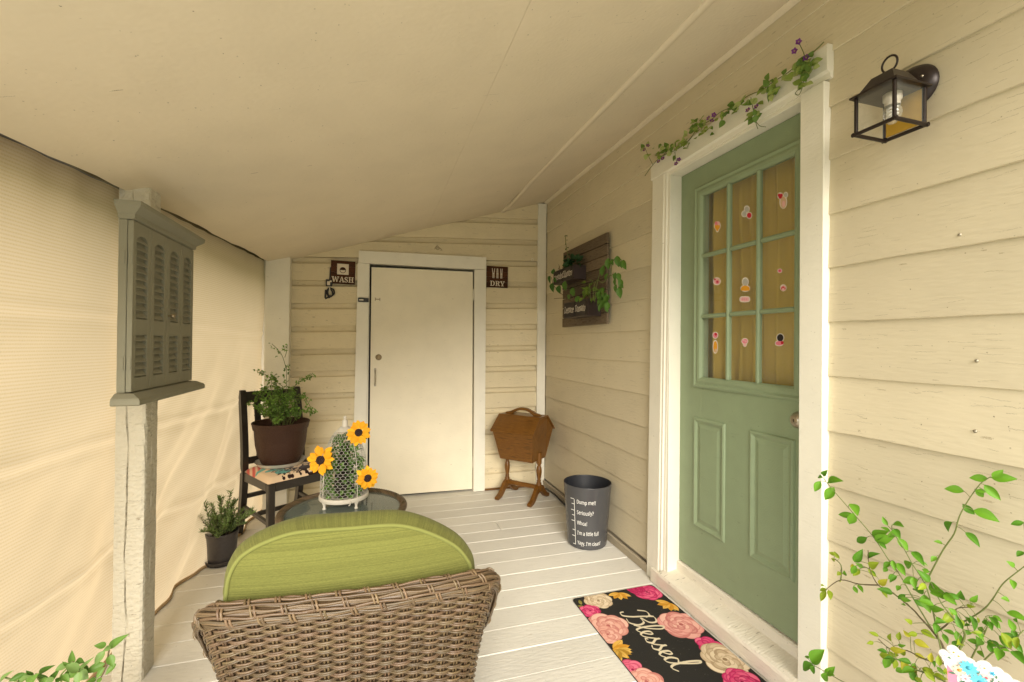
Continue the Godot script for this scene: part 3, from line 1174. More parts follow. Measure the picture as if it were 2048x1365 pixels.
func shade_cloth() -> void:
	var s := thing("shade_cloth", "tan woven shade cloth hung along the open side of the porch", "shade cloth")
	var g := Geo.new()
	var rows := []
	var uvs := []
	var wob := noise(FastNoiseLite.TYPE_SIMPLEX_SMOOTH, 0.8, 3, 71)
	var low := [[0.6, -1.14], [-1.5, -1.05], [-2.1, -1.02], [-2.54, -0.99], [-2.69, -0.966], [-2.96, -0.912], [-3.3, -0.868], [-3.84, -0.806]]
	var nz := 230
	var nh := 110
	var hem_pts := PackedVector3Array()
	var top_pts := PackedVector3Array()
	for r in nh + 1:
		var row := PackedVector3Array()
		var uvr := []
		for k in nz + 1:
			var z := lerpf(-1.0, -3.845, float(k) / nz)
			var xt := ceil_edge(z) - 0.045
			var yt := ceil_y(xt) + 0.03
			var yb := 0.004
			var q := float(r) / nh
			var y := lerpf(yt, yb, q)
			var x := lerpf(xt, pick(low, z), pow(q, 1.6))
			# creases left from folding
			for c: Array in [[1.355, 0.007], [0.885, 0.01], [0.43, 0.012]]:
				var hc: float = c[0] - 0.03 * sin(z * 0.9)
				x += c[1] * exp(-pow((y - hc) / 0.012, 2.0)) - c[1] * 0.7 * exp(-pow((y - hc + 0.03) / 0.02, 2.0))
			# pull folds, strongest low down between the posts
			var mask := smoothstep(0.15, 0.9, q) * (0.35 + 0.65 * smoothstep(-2.0, -2.7, z) * (1.0 - smoothstep(-3.3, -3.8, z)))
			x += 0.024 * mask * sin((z * 1.9 + y * 1.25) * 7.5 + 1.5 * wob.get_noise_2d(z, y))
			x += 0.006 * mask * sin((z * 1.6 + y * 1.9) * 19.0 + 2.0 * wob.get_noise_2d(z * 2.0, y))
			x += 0.04 * wob.get_noise_2d(z * 1.2, y * 1.2) * sin(PI * clampf(q, 0.0, 1.0))
			x += 0.004 * smoothstep(0.25, 0.0, q) * sin(z * 26.0 + 2.0 * sin(z * 7.0))
			if z < -3.7:
				x = lerpf(x, minf(x, -0.8), 1.0)
			row.append(Vector3(x, y, z))
			uvr.append(Vector2(z / 0.22, y / 0.22))
			if r == nh:
				hem_pts.append(Vector3(x + 0.003, 0.0075, z))
			if r == 1:
				top_pts.append(Vector3(x, y, z))
		rows.append(row)
		uvs.append(uvr)
	g.patch(rows, false, 1, 1, uvs)
	part("cloth", g, M.shade, s)
	var h := Geo.new()
	h.tube(hem_pts, 0.0085, 8, true, 1.0)
	part("hem", h, M.hem, s, Transform3D(), "rolled tan hem lying along the floor boards")
	var rail := Geo.new()
	rail.tube(PackedVector3Array([Vector3(-1.02, ceil_y(-1.02) + 0.05, -0.98), Vector3(-0.83, ceil_y(-0.83) + 0.045, -3.84)]), 0.014, 8)
	part("top_rail", rail, M.stem_brown, s)

# ---------------------------------------------------------------- wicker armchair
# plan of the woven shell at height h: returns points along the U from the left arm's front, round the back, to the right
func shell(h: float, off := 0.0, count := 240) -> PackedVector3Array:
	var q := clampf((h - 0.06) / 0.6, 0.0, 1.1)
	var w := 0.305 + 0.064 * pow(q, 3.0) + off
	var zb := 0.288 + 0.06 * pow(q, 2.4) + off
	var zf := -0.33
	var rc := 0.085
	var la := zb - rc - zf
	var arc := rc * PI * 0.5
	var lb := 2.0 * (w - rc)
	var total := 2.0 * la + 2.0 * arc + lb
	var out := PackedVector3Array()
	for k in count + 1:
		var s := total * k / count
		var p: Vector2
		if s < la:
			p = Vector2(-w, zf + s)
		elif s < la + arc:
			var a := (s - la) / rc
			p = Vector2(-w + rc - rc * cos(a), zb - rc + rc * sin(a))
		elif s < la + arc + lb:
			p = Vector2(-w + rc + (s - la - arc), zb)
		elif s < la + 2.0 * arc + lb:
			var a := (s - la - arc - lb) / rc
			p = Vector2(w - rc + rc * sin(a), zb - rc + rc * cos(a))
		else:
			p = Vector2(w, zb - rc - (s - la - 2.0 * arc - lb))
		p.y += 0.035 * maxf(0.0, 1.0 - pow(p.x / w, 2.0)) * smoothstep(0.0, 0.2, p.y)
		out.append(Vector3(p.x, h, p.y))
	return out

func arm_drop(p: Vector3) -> float:
	return smoothstep(0.37, 0.05, p.z) * -0.29 * p.y / 0.655

func reed() -> Color:
	var b := rr(0.6, 1.2)
	return Color(0.136 * b, 0.09 * b * rr(0.93, 1.06), 0.047 * b)

func wicker_armchair() -> void:
	var t := thing("wicker_armchair", "brown woven wicker armchair with a flared rim, its back turned outward", "armchair", Vector3(-0.022, 0, -1.535), deg_to_rad(-1.5))
	var count := 312
	var stakes := 52
	var per := count / stakes
	var g := Geo.new()
	var hh := 0.075
	var row := 0
	while hh < 0.635:
		for strand in 2:
			g.tint(reed())
			var base := shell(hh + strand * 0.0046, 0.0, count)
			var up := shell(hh + 0.01, 0.0, count)
			var pts := PackedVector3Array()
			var jit := rr(-0.0007, 0.0007)
			for k in count + 1:
				var d := (base[mini(k + 1, count)] - base[maxi(k - 1, 0)]).normalized()
				var nrm := Vector3(-d.z, 0, d.x)
				var wave := sin(PI * (float(k) / per + 0.5) + PI * row)
				var o := 0.0054 * (clampf(wave * 1.5, -1.0, 1.0))
				pts.append(base[k] - nrm * o + Vector3(0, arm_drop(base[k]) + jit + 0.0007 * sin(k * 0.31 + hh * 90.0), 0))
			g.tube(pts, 0.0028, 5, false)
		hh += 0.0098
		row += 1
	var weave := part("weave", g, M.wicker, t)
	weave.set_meta("kind", "stuff")
	var sg := Geo.new()
	var levels := []
	for l in 9:
		levels.append(shell(lerpf(0.05, 0.65, l / 8.0), -0.0005, count))
	for k in stakes + 1:
		for s: float in [-0.0042, 0.0042]:
			sg.tint(reed())
			var pts := PackedVector3Array()
			for l in 9:
				var lv: PackedVector3Array = levels[l]
				var c := mini(k * per, count)
				var d := (lv[mini(c + 1, count)] - lv[maxi(c - 1, 0)]).normalized()
				pts.append(lv[c] + d * s + Vector3(0, arm_drop(lv[c]), 0))
			sg.tube(pts, 0.0029, 5, false)
	var stk := part("stakes", sg, M.wicker, t)
	stk.set_meta("kind", "stuff")
	# lining just inside the weave
	var lg := Geo.new()
	var rows := []
	for l in 9:
		var lr := shell(lerpf(0.05, 0.65, l / 8.0), -0.012, 90)
		for e in lr.size():
			lr[e] += Vector3(0, arm_drop(lr[e]), 0)
		rows.append(lr)
	lg.patch(rows)
	part("lining", lg, M.wicker_liner, t)
	# rim: bundle of reeds with wraps
	var rg := Geo.new()
	var path := shell(0.655, -0.004, 300)
	var ring := [Vector2(-0.032, 0.0), Vector2(-0.026, 0.011), Vector2(-0.016, 0.019), Vector2(-0.004, 0.023), Vector2(0.007, 0.019), Vector2(0.014, 0.011), Vector2(0.0175, 0.001), Vector2(0.0165, -0.009), Vector2(0.013, -0.018)]
	for s in ring.size():
		for half in 2:
			rg.tint(reed() * 1.05)
			var pts := PackedVector3Array()
			for k in path.size():
				var d := (path[mini(k + 1, path.size() - 1)] - path[maxi(k - 1, 0)]).normalized()
				var nrm := Vector3(d.z, 0, -d.x)
				var q: Vector2 = ring[s] * (1.0 + 0.09 * sin(TAU * k / 17.0 + s * PI * 0.9 + half * 2.0))
				q += Vector2(0.0014, 0.0026) * (half * 2 - 1) * cos(s * 0.8) + Vector2(0.002 * sin(k * 0.23 + s), 0.0022 * sin(k * 0.37 + s * 2.0 + half))
				var arm := smoothstep(0.37, 0.05, path[k].z) * -0.29
				pts.append(path[k] + nrm * -q.x + Vector3(0, q.y + arm, 0))
			rg.tube(pts, 0.0034, 5, true)
	var core := Geo.new()
	core.tint(Color(0.13, 0.086, 0.046))
	var cp := PackedVector3Array()
	for k in range(0, path.size(), 3):
		cp.append(path[k] + Vector3(0, smoothstep(0.37, 0.05, path[k].z) * -0.29, 0))
	core.tube(cp, 0.0125, 8, true)
	part("rim_core", core, M.wicker, t)
	var rim := part("rim_braid", rg, M.wicker, t)
	rim.set_meta("kind", "stuff")
	var wg := Geo.new()
	for lane in 3:
		var k := 3 + lane * 3
		while k < path.size() - 2:
			var d := (path[k + 1] - path[k - 1]).normalized()
			var nrm := Vector3(d.z, 0, -d.x)
			var arm := smoothstep(0.37, 0.05, path[k].z) * -0.29
			for s: float in [-0.0042, 0.0042]:
				wg.tint(reed() * 1.25)
				var pts := PackedVector3Array()
				var sel: Array = [[2, 3, 4], [4, 5, 6], [6, 7, 8]][lane]
				for e in sel.size():
					var q: Vector2 = ring[sel[e]] * (1.24 if e == 1 else 1.12)
					pts.append(path[k] + d * (s + (e - 1) * 0.004) + nrm * -q.x + Vector3(0, q.y + arm, 0))
				wg.tube(PackedVector3Array(spline(Array(pts), 3)), 0.0031, 5, true)
			k += 10
	var wraps := part("rim_wraps", wg, M.wicker, t)
	wraps.set_meta("kind", "stuff")
	# deck, apron and feet
	boxed("seat_deck", Vector3(-0.27, 0.24, -0.34), Vector3(0.27, 0.27, 0.24), M.wicker_liner, t)
	var ag := Geo.new()
	for k in 12:
		ag.tint(reed())
		ag.tube(PackedVector3Array([Vector3(-0.29, 0.09 + k * 0.0135, -0.335), Vector3(0.0, 0.09 + k * 0.0135, -0.342), Vector3(0.29, 0.09 + k * 0.0135, -0.335)]), 0.0062, 5)
	var apron := part("front_apron", ag, M.wicker, t)
	apron.set_meta("kind", "stuff")
	for sx: float in [-0.26, 0.26]:
		for sz: float in [-0.3, 0.24]:
			var fg := Geo.new()
			fg.lathe([Vector2(0.0, 0.0), Vector2(0.018, 0.0), Vector2(0.02, 0.01), Vector2(0.022, 0.26)], 12)
			part("leg", fg, M.wicker_liner, t, at(sx, 0, sz))

func chair_cushions() -> void:
	# outline of the cushion's rear face, taken along its piping
	var zc := -1.245
	var pix := [Vector2(452, 1215), Vector2(453, 1185), Vector2(460, 1150), Vector2(478, 1118), Vector2(505, 1097), Vector2(540, 1080), Vector2(586, 1065), Vector2(640, 1059), Vector2(702, 1055), Vector2(760, 1050), Vector2(800, 1050), Vector2(840, 1059), Vector2(880, 1075), Vector2(912, 1094), Vector2(932, 1117), Vector2(942, 1140), Vector2(948, 1175)]
	var o := Vector3(-0.02, 0.45, -1.3)
	var t := thing("back_cushion", "plump lime green ribbed back cushion with piping in the wicker armchair", "cushion", o)
	var pts := []
	for p: Vector2 in pix:
		pts.append(onz(p.x, p.y, zc))
	# carry the sides down to the seat
	var l0: Vector3 = pts[0]
	var r0: Vector3 = pts[-1]
	pts[0] = Vector3(l0.x + 0.003, l0.y, zc)
	pts[-1] = Vector3(r0.x - 0.012, r0.y, zc)
	pts.push_front(Vector3(-0.28, 0.58, zc))
	pts.push_front(Vector3(-0.2, 0.48, zc))
	pts.append(Vector3(0.21, 0.56, zc))
	pts.append(Vector3(0.17, 0.48, zc))
	var line := spline(pts, 5)
	var lean := func(p: Vector3, dz: float) -> Vector3:
		return p + Vector3(0, 0, dz + 0.06 * (p.y - 0.68)) - o
	var mid := Vector3(-0.03, 0.62, zc)
	for side in 2:
		var g := Geo.new()
		var rows := []
		var uvs := []
		var dz := 0.0 if side == 0 else -0.135
		for r in 14:
			var s := r / 13.0
			var row := PackedVector3Array()
			var uvr := []
			for p in line:
				var q := p.lerp(mid, s)
				var bulge := 0.032 * (1.0 - pow(1.0 - s, 2.2)) * (1.0 if side == 0 else -1.0)
				var w: Vector3 = lean.call(q, dz + bulge)
				if side == 1:
					w.y -= 0.012
				row.append(w)
				uvr.append(Vector2(q.x, q.y))
			rows.append(row)
			uvs.append(uvr)
		g.patch(rows, false, 1, 1, uvs)
		part("rear_face" if side == 0 else "front_face", g, M.lime, t)
		var pg := Geo.new()
		var edge := PackedVector3Array()
		for p in line:
			var w: Vector3 = lean.call(p, dz)
			if side == 1:
				w.y -= 0.012
			edge.append(w)
		pg.tube(edge, 0.0055, 6)
		part("piping", pg, M.lime_plain, t)
	var gg := Geo.new()
	var rows := []
	var uvs := []
	for r in 9:
		var s := r / 8.0
		var row := PackedVector3Array()
		var uvr := []
		var run := 0.0
		for k in line.size():
			var p := line[k]
			if k > 0:
				run += p.distance_to(line[k - 1])
			var outw := (p - mid)
			outw.z = 0
			outw = outw.normalized() * 0.022 * sin(PI * s)
			var w: Vector3 = lean.call(p + outw, -0.135 * s)
			w.y -= 0.012 * s
			row.append(w)
			uvr.append(Vector2(s * 0.14, run))
		rows.append(row)
		uvs.append(uvr)
	gg.patch(rows, false, 1, 1, uvs)
	part("gusset", gg, M.lime, t)
	var b := thing("seat_cushion", "lime green seat cushion inside the wicker armchair", "cushion", Vector3(-0.022, 0.27, -1.62))
	var sg := Geo.new()
	var prof := []
	rows = []
	for r in 11:
		var a := PI * (r / 10.0 - 0.5)
		var row := PackedVector3Array()
		for k in 48:
			var c := TAU * k / 48.0
			var e := 0.35
			var x := 0.235 * signf(cos(c)) * pow(absf(cos(c)), e)
			var z := 0.24 * signf(sin(c)) * pow(absf(sin(c)), e)
			var f := 0.82 + 0.18 * pow(cos(a), 0.5) if absf(a) < 1.57 else 0.82
			row.append(Vector3(x * f, 0.065 + 0.065 * sin(a), z * f))
		rows.append(row)
	sg.patch(rows, true, 0.5, 0.5)
	var topm := PackedVector3Array(rows[10])
	for k in 48:
		sg.tri(topm[k], Vector3(0, 0.138, 0), topm[(k + 1) % 48])
	part("pad", sg, M.lime, b)

# ---------------------------------------------------------------- side table and cloche
func side_table() -> void:
	var t := thing("side_table", "round wicker side table with a glass top under the wire cloche", "table", Vector3(-0.134, 0, -2.37))
	var g := Geo.new()
	for s in 9:
		g.tint(reed() * 0.9)
		var a0 := TAU * s / 9.0
		var pts := PackedVector3Array()
		for k in 121:
			var a := TAU * k / 120.0
			var tw := a0 + a * 9.0 / 9.0 * 12.0
			var rad := 0.285 + 0.014 * cos(tw)
			pts.append(Vector3(cos(a) * rad, 0.462 + 0.011 * sin(tw), sin(a) * rad))
		g.tube(pts, 0.0052, 5, false)
	var o := part("wicker_rim", g, M.wicker, t)
	o.set_meta("kind", "stuff")
	g = Geo.new()
	g.lathe([Vector2(0.0, 0.456), Vector2(0.27, 0.456), Vector2(0.272, 0.458), Vector2(0.27, 0.462), Vector2(0.0, 0.462)], 64)
	part("glass_top", g, M.table_glass, t)
	g = Geo.new()
	for k in 15:
		g.tint(reed() * 0.9)
		var pts := PackedVector3Array()
		for s in 61:
			var a := TAU * s / 60.0
			var rad := 0.272 + 0.003 * sin(a * 30.0 + PI * k)
			pts.append(Vector3(cos(a) * rad, 0.34 + k * 0.0075, sin(a) * rad))
		g.tube(pts, 0.0042, 5, false)
	o = part("woven_apron", g, M.wicker, t)
	o.set_meta("kind", "stuff")
	for k in 4:
		var a := TAU * (k + 0.5) / 4.0
		g = Geo.new()
		g.tint(reed() * 0.7)
		g.tube(PackedVector3Array([Vector3(cos(a) * 0.235, 0.0, sin(a) * 0.235), Vector3(cos(a) * 0.255, 0.45, sin(a) * 0.255)]), 0.016, 8)
		part("leg", g, M.wicker, t)
	g = Geo.new()
	g.lathe([Vector2(0.0, 0.12), Vector2(0.235, 0.12), Vector2(0.24, 0.125), Vector2(0.235, 0.13), Vector2(0.0, 0.13)], 40)
	part("lower_shelf", g, M.wicker_liner, t)

const CLOCHE := [[0.048, 0.113], [0.1, 0.1135], [0.16, 0.111], [0.22, 0.104], [0.27, 0.094], [0.31, 0.08], [0.345, 0.063], [0.372, 0.043], [0.39, 0.022]]

func cloche_r(h: float) -> float:
	for k in CLOCHE.size() - 1:
		if h <= CLOCHE[k + 1][0]:
			return lerpf(CLOCHE[k][1], CLOCHE[k + 1][1], clampf((h - CLOCHE[k][0]) / (CLOCHE[k + 1][0] - CLOCHE[k][0]), 0.0, 1.0))
	return 0.02

func cloche() -> void:
	var base := Vector3(-0.14, 0.4625, -2.452)
	var t := thing("wire_cloche", "distressed white chicken wire cloche standing on the glass table", "cloche", base)
	var g := Geo.new()
	# chicken wire: hexagons wrapped on the dome
	var around := 30
	var dh := 0.0132
	var h := 0.05
	var row := 0
	var pt := func(hh: float, a: float) -> Vector3:
		var r := cloche_r(hh)
		return Vector3(cos(a) * r, hh, sin(a) * r)
	while h < 0.385:
		var r := cloche_r(h)
		for k in around:
			var a := TAU * (k + 0.5 * (row % 2)) / around
			var st := TAU / around
			var p0: Vector3 = pt.call(h, a)
			var p1: Vector3 = pt.call(h + dh * 0.62, a)
			var p2: Vector3 = pt.call(h + dh, a + st * 0.5)
			var p3: Vector3 = pt.call(h + dh, a - st * 0.5)
			g.tube(PackedVector3Array([p0, p1]), 0.0009, 4, false)
			g.tube(PackedVector3Array([p1, p2]), 0.0007, 4, false)
			g.tube(PackedVector3Array([p1, p3]), 0.0007, 4, false)
		h += dh
		row += 1
	var o := part("chicken_wire", g, M.wire, t)
	o.set_meta("kind", "stuff")
	for k in 4:
		var a := TAU * k / 4.0 + 0.95
		g = Geo.new()
		var pts := PackedVector3Array()
		for s in 16:
			var hh := lerpf(0.046, 0.392, s / 15.0)
			pts.append(pt.call(hh, a) * Vector3(1.015, 1, 1.015))
		g.tube(pts, 0.0018, 6)
		part("rib", g, M.cage_white, t)
	g = Geo.new()
	g.lathe([Vector2(0.105, 0.034), Vector2(0.116, 0.032), Vector2(0.12, 0.036), Vector2(0.12, 0.05), Vector2(0.116, 0.055), Vector2(0.109, 0.055), Vector2(0.108, 0.045), Vector2(0.0, 0.043)], 48)
	part("base_ring", g, M.cage_white, t)
	g = Geo.new()
	g.lathe([Vector2(0.044, 0.372), Vector2(0.032, 0.384), Vector2(0.018, 0.391), Vector2(0.0145, 0.4), Vector2(0.0135, 0.424), Vector2(0.009, 0.428), Vector2(0.005, 0.431), Vector2(0.009, 0.437), Vector2(0.008, 0.444), Vector2(0.0, 0.449)], 20)
	part("finial", g, M.cage_white, t)
	for k in 4:
		var a := TAU * k / 4.0 + 0.95
		g = Geo.new()
		g.lathe([Vector2(0.0, 0.0), Vector2(0.009, 0.0), Vector2(0.0095, 0.004), Vector2(0.006, 0.009), Vector2(0.007, 0.02), Vector2(0.0115, 0.03), Vector2(0.012, 0.036)], 14)
		part("foot", g, M.cage_white, t, at(cos(a) * 0.107, 0, sin(a) * 0.107))
	g = Geo.new()
	g.box(Vector3(0.03, 0.012, 0.004), at(0.0, 0.044, 0.0), 0.001)
	g.tube(spline([Vector3(0.012, 0.05, 0.002), Vector3(0.018, 0.046, 0.006), Vector3(0.016, 0.034, 0.008), Vector3(0.01, 0.028, 0.006)], 4), 0.0022, 6)
	part("clasp", g, M.cage_white, t, Transform3D(Basis(Vector3.UP, 0.15), Vector3(0.018, 0.0, 0.1205)))
	# faux greenery inside
	var f := thing("faux_greenery", "dense green artificial foliage filling the wire cloche", "artificial plant", base + Vector3(0, 0.044, 0))
	g = Geo.new()
	rng.seed = 77
	for k in 460:
		var hh := pow(rng.randf(), 0.85) * 0.3
		var rad := (cloche_r(hh + 0.05) * 0.86 - 0.012) * (0.45 + 0.55 * sqrt(rng.randf()))
		if hh > 0.2:
			rad *= 0.8
		var a := rng.randf() * TAU
		var p := Vector3(cos(a) * rad, hh, sin(a) * rad)
		var d := (Vector3(cos(a), 0.35, sin(a)) + rvec() * 0.7).normalized()
		var b := rr(0.5, 1.3)
		g.tint(Color(0.14 * b, 0.27 * b, 0.05 * b))
		g.leaf(p, d, (Vector3.UP + rvec() * 0.5).normalized(), rr(0.026, 0.042), rr(0.018, 0.028), 0.3, 0.25, 3)
	o = part("foliage", g, M.leaf_dark, f)
	o.set_meta("kind", "stuff")
	g = Geo.new()
	g.lathe([Vector2(0.0, 0.0), Vector2(0.05, 0.0), Vector2(0.045, 0.12), Vector2(0.02, 0.25), Vector2(0.0, 0.27)], 12)
	part("moss_core", g, M.soil, f)

func sunflowers() -> void:
	var spots := [
		[onz(641, 921, -2.335), Vector3(-0.42, 0.25, 1.0), 0.061, 0.3, "golden artificial sunflower on the left flank of the cloche beside the chair seat"],
		[onz(717, 866, -2.375), Vector3(0.12, 0.4, 1.0), 0.054, 0.8, "golden artificial sunflower tucked near the top of the wire cloche"],
		[onz(735, 957, -2.345), Vector3(0.25, 0.02, 1.0), 0.053, 1.7, "golden artificial sunflower low on the wire cloche in front of the white door"]]
	for s: Array in spots:
		var t := thing("artificial_sunflower", s[4], "artificial flower", s[0], 0.0, "sunflowers on the wire cloche")
		var n: Vector3 = (s[1] as Vector3).normalized()
		var x := Vector3.UP.cross(n).normalized()
		var bs := Basis(x, n.cross(x), n)
		var pet := Geo.new()
		var lean := 0.3
		var size: float = s[2]
		pet.tint(Color(0.86, 0.4, 0.012))
		pet.leaf(Vector3(0, 0.2, 0) * size, Vector3(0, 1, lean), Vector3(0, -lean, 1), size * 0.86, size * 0.52, 0.22, 0.3, 7, 2.1)
		var pm := pet.mesh()
		pet = Geo.new()
		pet.tint(Color(0.95, 0.52, 0.02))
		pet.leaf(Vector3(0, 0.2, 0) * size, Vector3(0, 1, 0.05), Vector3(0, -0.1, 1), size * 0.95, size * 0.46, 0.34, 0.3, 7, 2.1)
		var pm2 := pet.mesh()
		for k in 15:
			var a: float = TAU * k / 15.0 + s[3] + rr(-0.09, 0.09)
			part("petal", pm if k % 2 == 0 else pm2, M.petal, t, Transform3D(bs * Basis(Vector3.BACK, a) * Basis(Vector3.RIGHT, rr(-0.2, 0.15)), Vector3.ZERO).scaled_local(Vector3.ONE * rr(0.86, 1.1)))
		var g := Geo.new()
		g.lathe([Vector2(0.34, 0.0), Vector2(0.36, 0.06), Vector2(0.3, 0.14), Vector2(0.18, 0.17), Vector2(0.08, 0.13), Vector2(0.0, 0.12)], 18, Transform3D(bs * Basis(Vector3.RIGHT, PI / 2) * size, Vector3.ZERO))
		part("seed_disc", g, mat(lin(0.018, 0.007, 0.008), 0.9), t)
		g = Geo.new()
		for k in 26:
			var a := k * 2.4
			var r := size * 0.06 * sqrt(k) * 1.05
			g.tint(Color(0.06, 0.03, 0.012) * rr(0.5, 1.6))
			g.tube(PackedVector3Array([bs * Vector3(cos(a) * r, sin(a) * r, size * 0.08), bs * Vector3(cos(a) * r * 1.08, sin(a) * r * 1.08, size * 0.21)]), size * 0.022, 4)
		var o := part("florets", g, M.tinted, t)
		o.set_meta("kind", "stuff")
		for k in 2:
			g = Geo.new()
			g.tint(Color(0.05, 0.1, 0.02))
			var a: float = 2.3 + k * 2.6 + s[3]
			g.leaf(bs * Vector3(0, 0, -0.008), bs * Vector3(cos(a), sin(a), -0.25), n, size * 1.05, size * 0.55, 0.2, 0.2, 5)
			part("leaf", g, M.leaf_dark, t)
		g = Geo.new()
		g.tube(PackedVector3Array([bs * Vector3(0, 0, 0.0), bs * Vector3(0, -0.01, -0.02), Vector3(-0.14 - s[0].x, -0.03, -2.45 - s[0].z) * 0.6]), 0.0022, 5)
		part("stalk", g, M.stem, t)

# ---------------------------------------------------------------- wooden chair and pots
func wooden_chair() -> void:
	var t := thing("side_chair", "dark wooden chair with patterned seat holding the brown herb pot", "chair", Vector3(-0.544, 0, -3.286), deg_to_rad(34.8))
	var m: Material = M.dark_wood
	for sx: float in [-1.0, 1.0]:
		# rear leg continues up as the back post, raked at both ends
		var g := Geo.new()
		var pts := spline([Vector3(sx * 0.188, 0.0, -0.27), Vector3(sx * 0.188, 0.2, -0.212), Vector3(sx * 0.188, 0.43, -0.19), Vector3(sx * 0.186, 0.62, -0.2), Vector3(sx * 0.182, 0.95, -0.255)], 5)
		for k in pts.size() - 1:
			var a := pts[k]
			var b := pts[k + 1]
			var qa := []
			var qb := []
			for c: Vector2 in [Vector2(-0.018, -0.021), Vector2(0.018, -0.021), Vector2(0.018, 0.021), Vector2(-0.018, 0.021)]:
				qa.append(a + Vector3(c.x, 0, c.y))
				qb.append(b + Vector3(c.x, 0, c.y))
			g.loft(qa, qb)
		g.box(Vector3(0.036, 0.014, 0.042), at(sx * 0.182, 0.954, -0.2555), 0.006)
		part("back_post", g, m, t)
		boxed("front_leg", Vector3(sx * 0.18 - 0.02, 0, 0.155), Vector3(sx * 0.18 + 0.02, 0.425, 0.195), m, t, 0.004)
		boxed("side_rail", Vector3(sx * 0.188 - 0.011, 0.375, -0.172), Vector3(sx * 0.188 + 0.011, 0.435, 0.153), m, t, 0.003)
		var st := Geo.new()
		st.box(Vector3(0.02, 0.028, 0.385), Transform3D(), 0.004)
		part("side_stretcher", st, m, t, turned(Vector3(sx * 0.184, 0.19, -0.03), 0.06, 0, 0))
	boxed("front_rail", Vector3(-0.159, 0.372, 0.166), Vector3(0.159, 0.435, 0.188), m, t, 0.003)
	boxed("rear_rail", Vector3(-0.169, 0.375, -0.2), Vector3(0.169, 0.435, -0.178), m, t, 0.003)
	boxed("stretcher", Vector3(-0.164, 0.25, -0.218), Vector3(0.164, 0.278, -0.196), m, t, 0.003)
	boxed("stretcher", Vector3(-0.173, 0.18, -0.03), Vector3(0.173, 0.206, -0.01), m, t, 0.003)
	var top := Geo.new()
	top.box(Vector3(0.328, 0.075, 0.02), Transform3D(), 0.005)
	part("top_rail", top, m, t, turned(Vector3(0, 0.912, -0.249), -0.16, 0, 0))
	var low := Geo.new()
	low.box(Vector3(0.328, 0.045, 0.018), Transform3D(), 0.004)
	part("lower_rail", low, m, t, turned(Vector3(0, 0.5, -0.191), -0.05, 0, 0))
	for k in 3:
		var g := Geo.new()
		g.box(Vector3(0.04, 0.36, 0.012), Transform3D(), 0.003)
		part("slat", g, m, t, turned(Vector3((k - 1) * 0.092, 0.698, -0.219), -0.15, 0, 0))
	# padded seat with a printed cloth
	var g := Geo.new()
	var rows := []
	var uvs := []
	var nn := 24
	for r in nn + 1:
		var row := PackedVector3Array()
		var uvr := []
		for k in nn + 1:
			var u := k / float(nn)
			var v := r / float(nn)
			var ex := 1.0 - pow(absf(u * 2 - 1), 6.0)
			var ez := 1.0 - pow(absf(v * 2 - 1), 6.0)
			var y := 0.432 + 0.042 * pow(maxf(ex * ez, 0.0), 0.45)
			var wz := lerpf(0.196, 0.21, v)
			row.append(Vector3(lerpf(-wz, wz, u), y, lerpf(-0.175, 0.205, v)))
			uvr.append(Vector2(u, v))
		rows.append(row)
		uvs.append(uvr)
	g.patch(rows, false, 1, 1, uvs)
	var mm := cloth(Color(1, 1, 1))
	mm.albedo_texture = seat_print()
	part("padded_seat", g, mm, t, Transform3D(), "padded seat in a mixed floral print of cream, teal and black")

func paint_disc(im: Image, cx: float, cy: float, r: float, c: Color, sx := 1.0, sy := 1.0) -> void:
	var w := im.get_width()
	var h := im.get_height()
	for y in range(maxi(0, int(cy - r * sy)), mini(h, int(cy + r * sy) + 1)):
		for x in range(maxi(0, int(cx - r * sx)), mini(w, int(cx + r * sx) + 1)):
			var d := Vector2((x - cx) / sx, (y - cy) / sy).length()
			if d < r:
				im.set_pixel(x, y, c)

func paint_stroke(im: Image, pts: PackedVector2Array, w0: float, w1: float, c: Color) -> void:
	for k in pts.size():
		paint_disc(im, pts[k].x, pts[k].y, lerpf(w0, w1, float(k) / pts.size()), c)

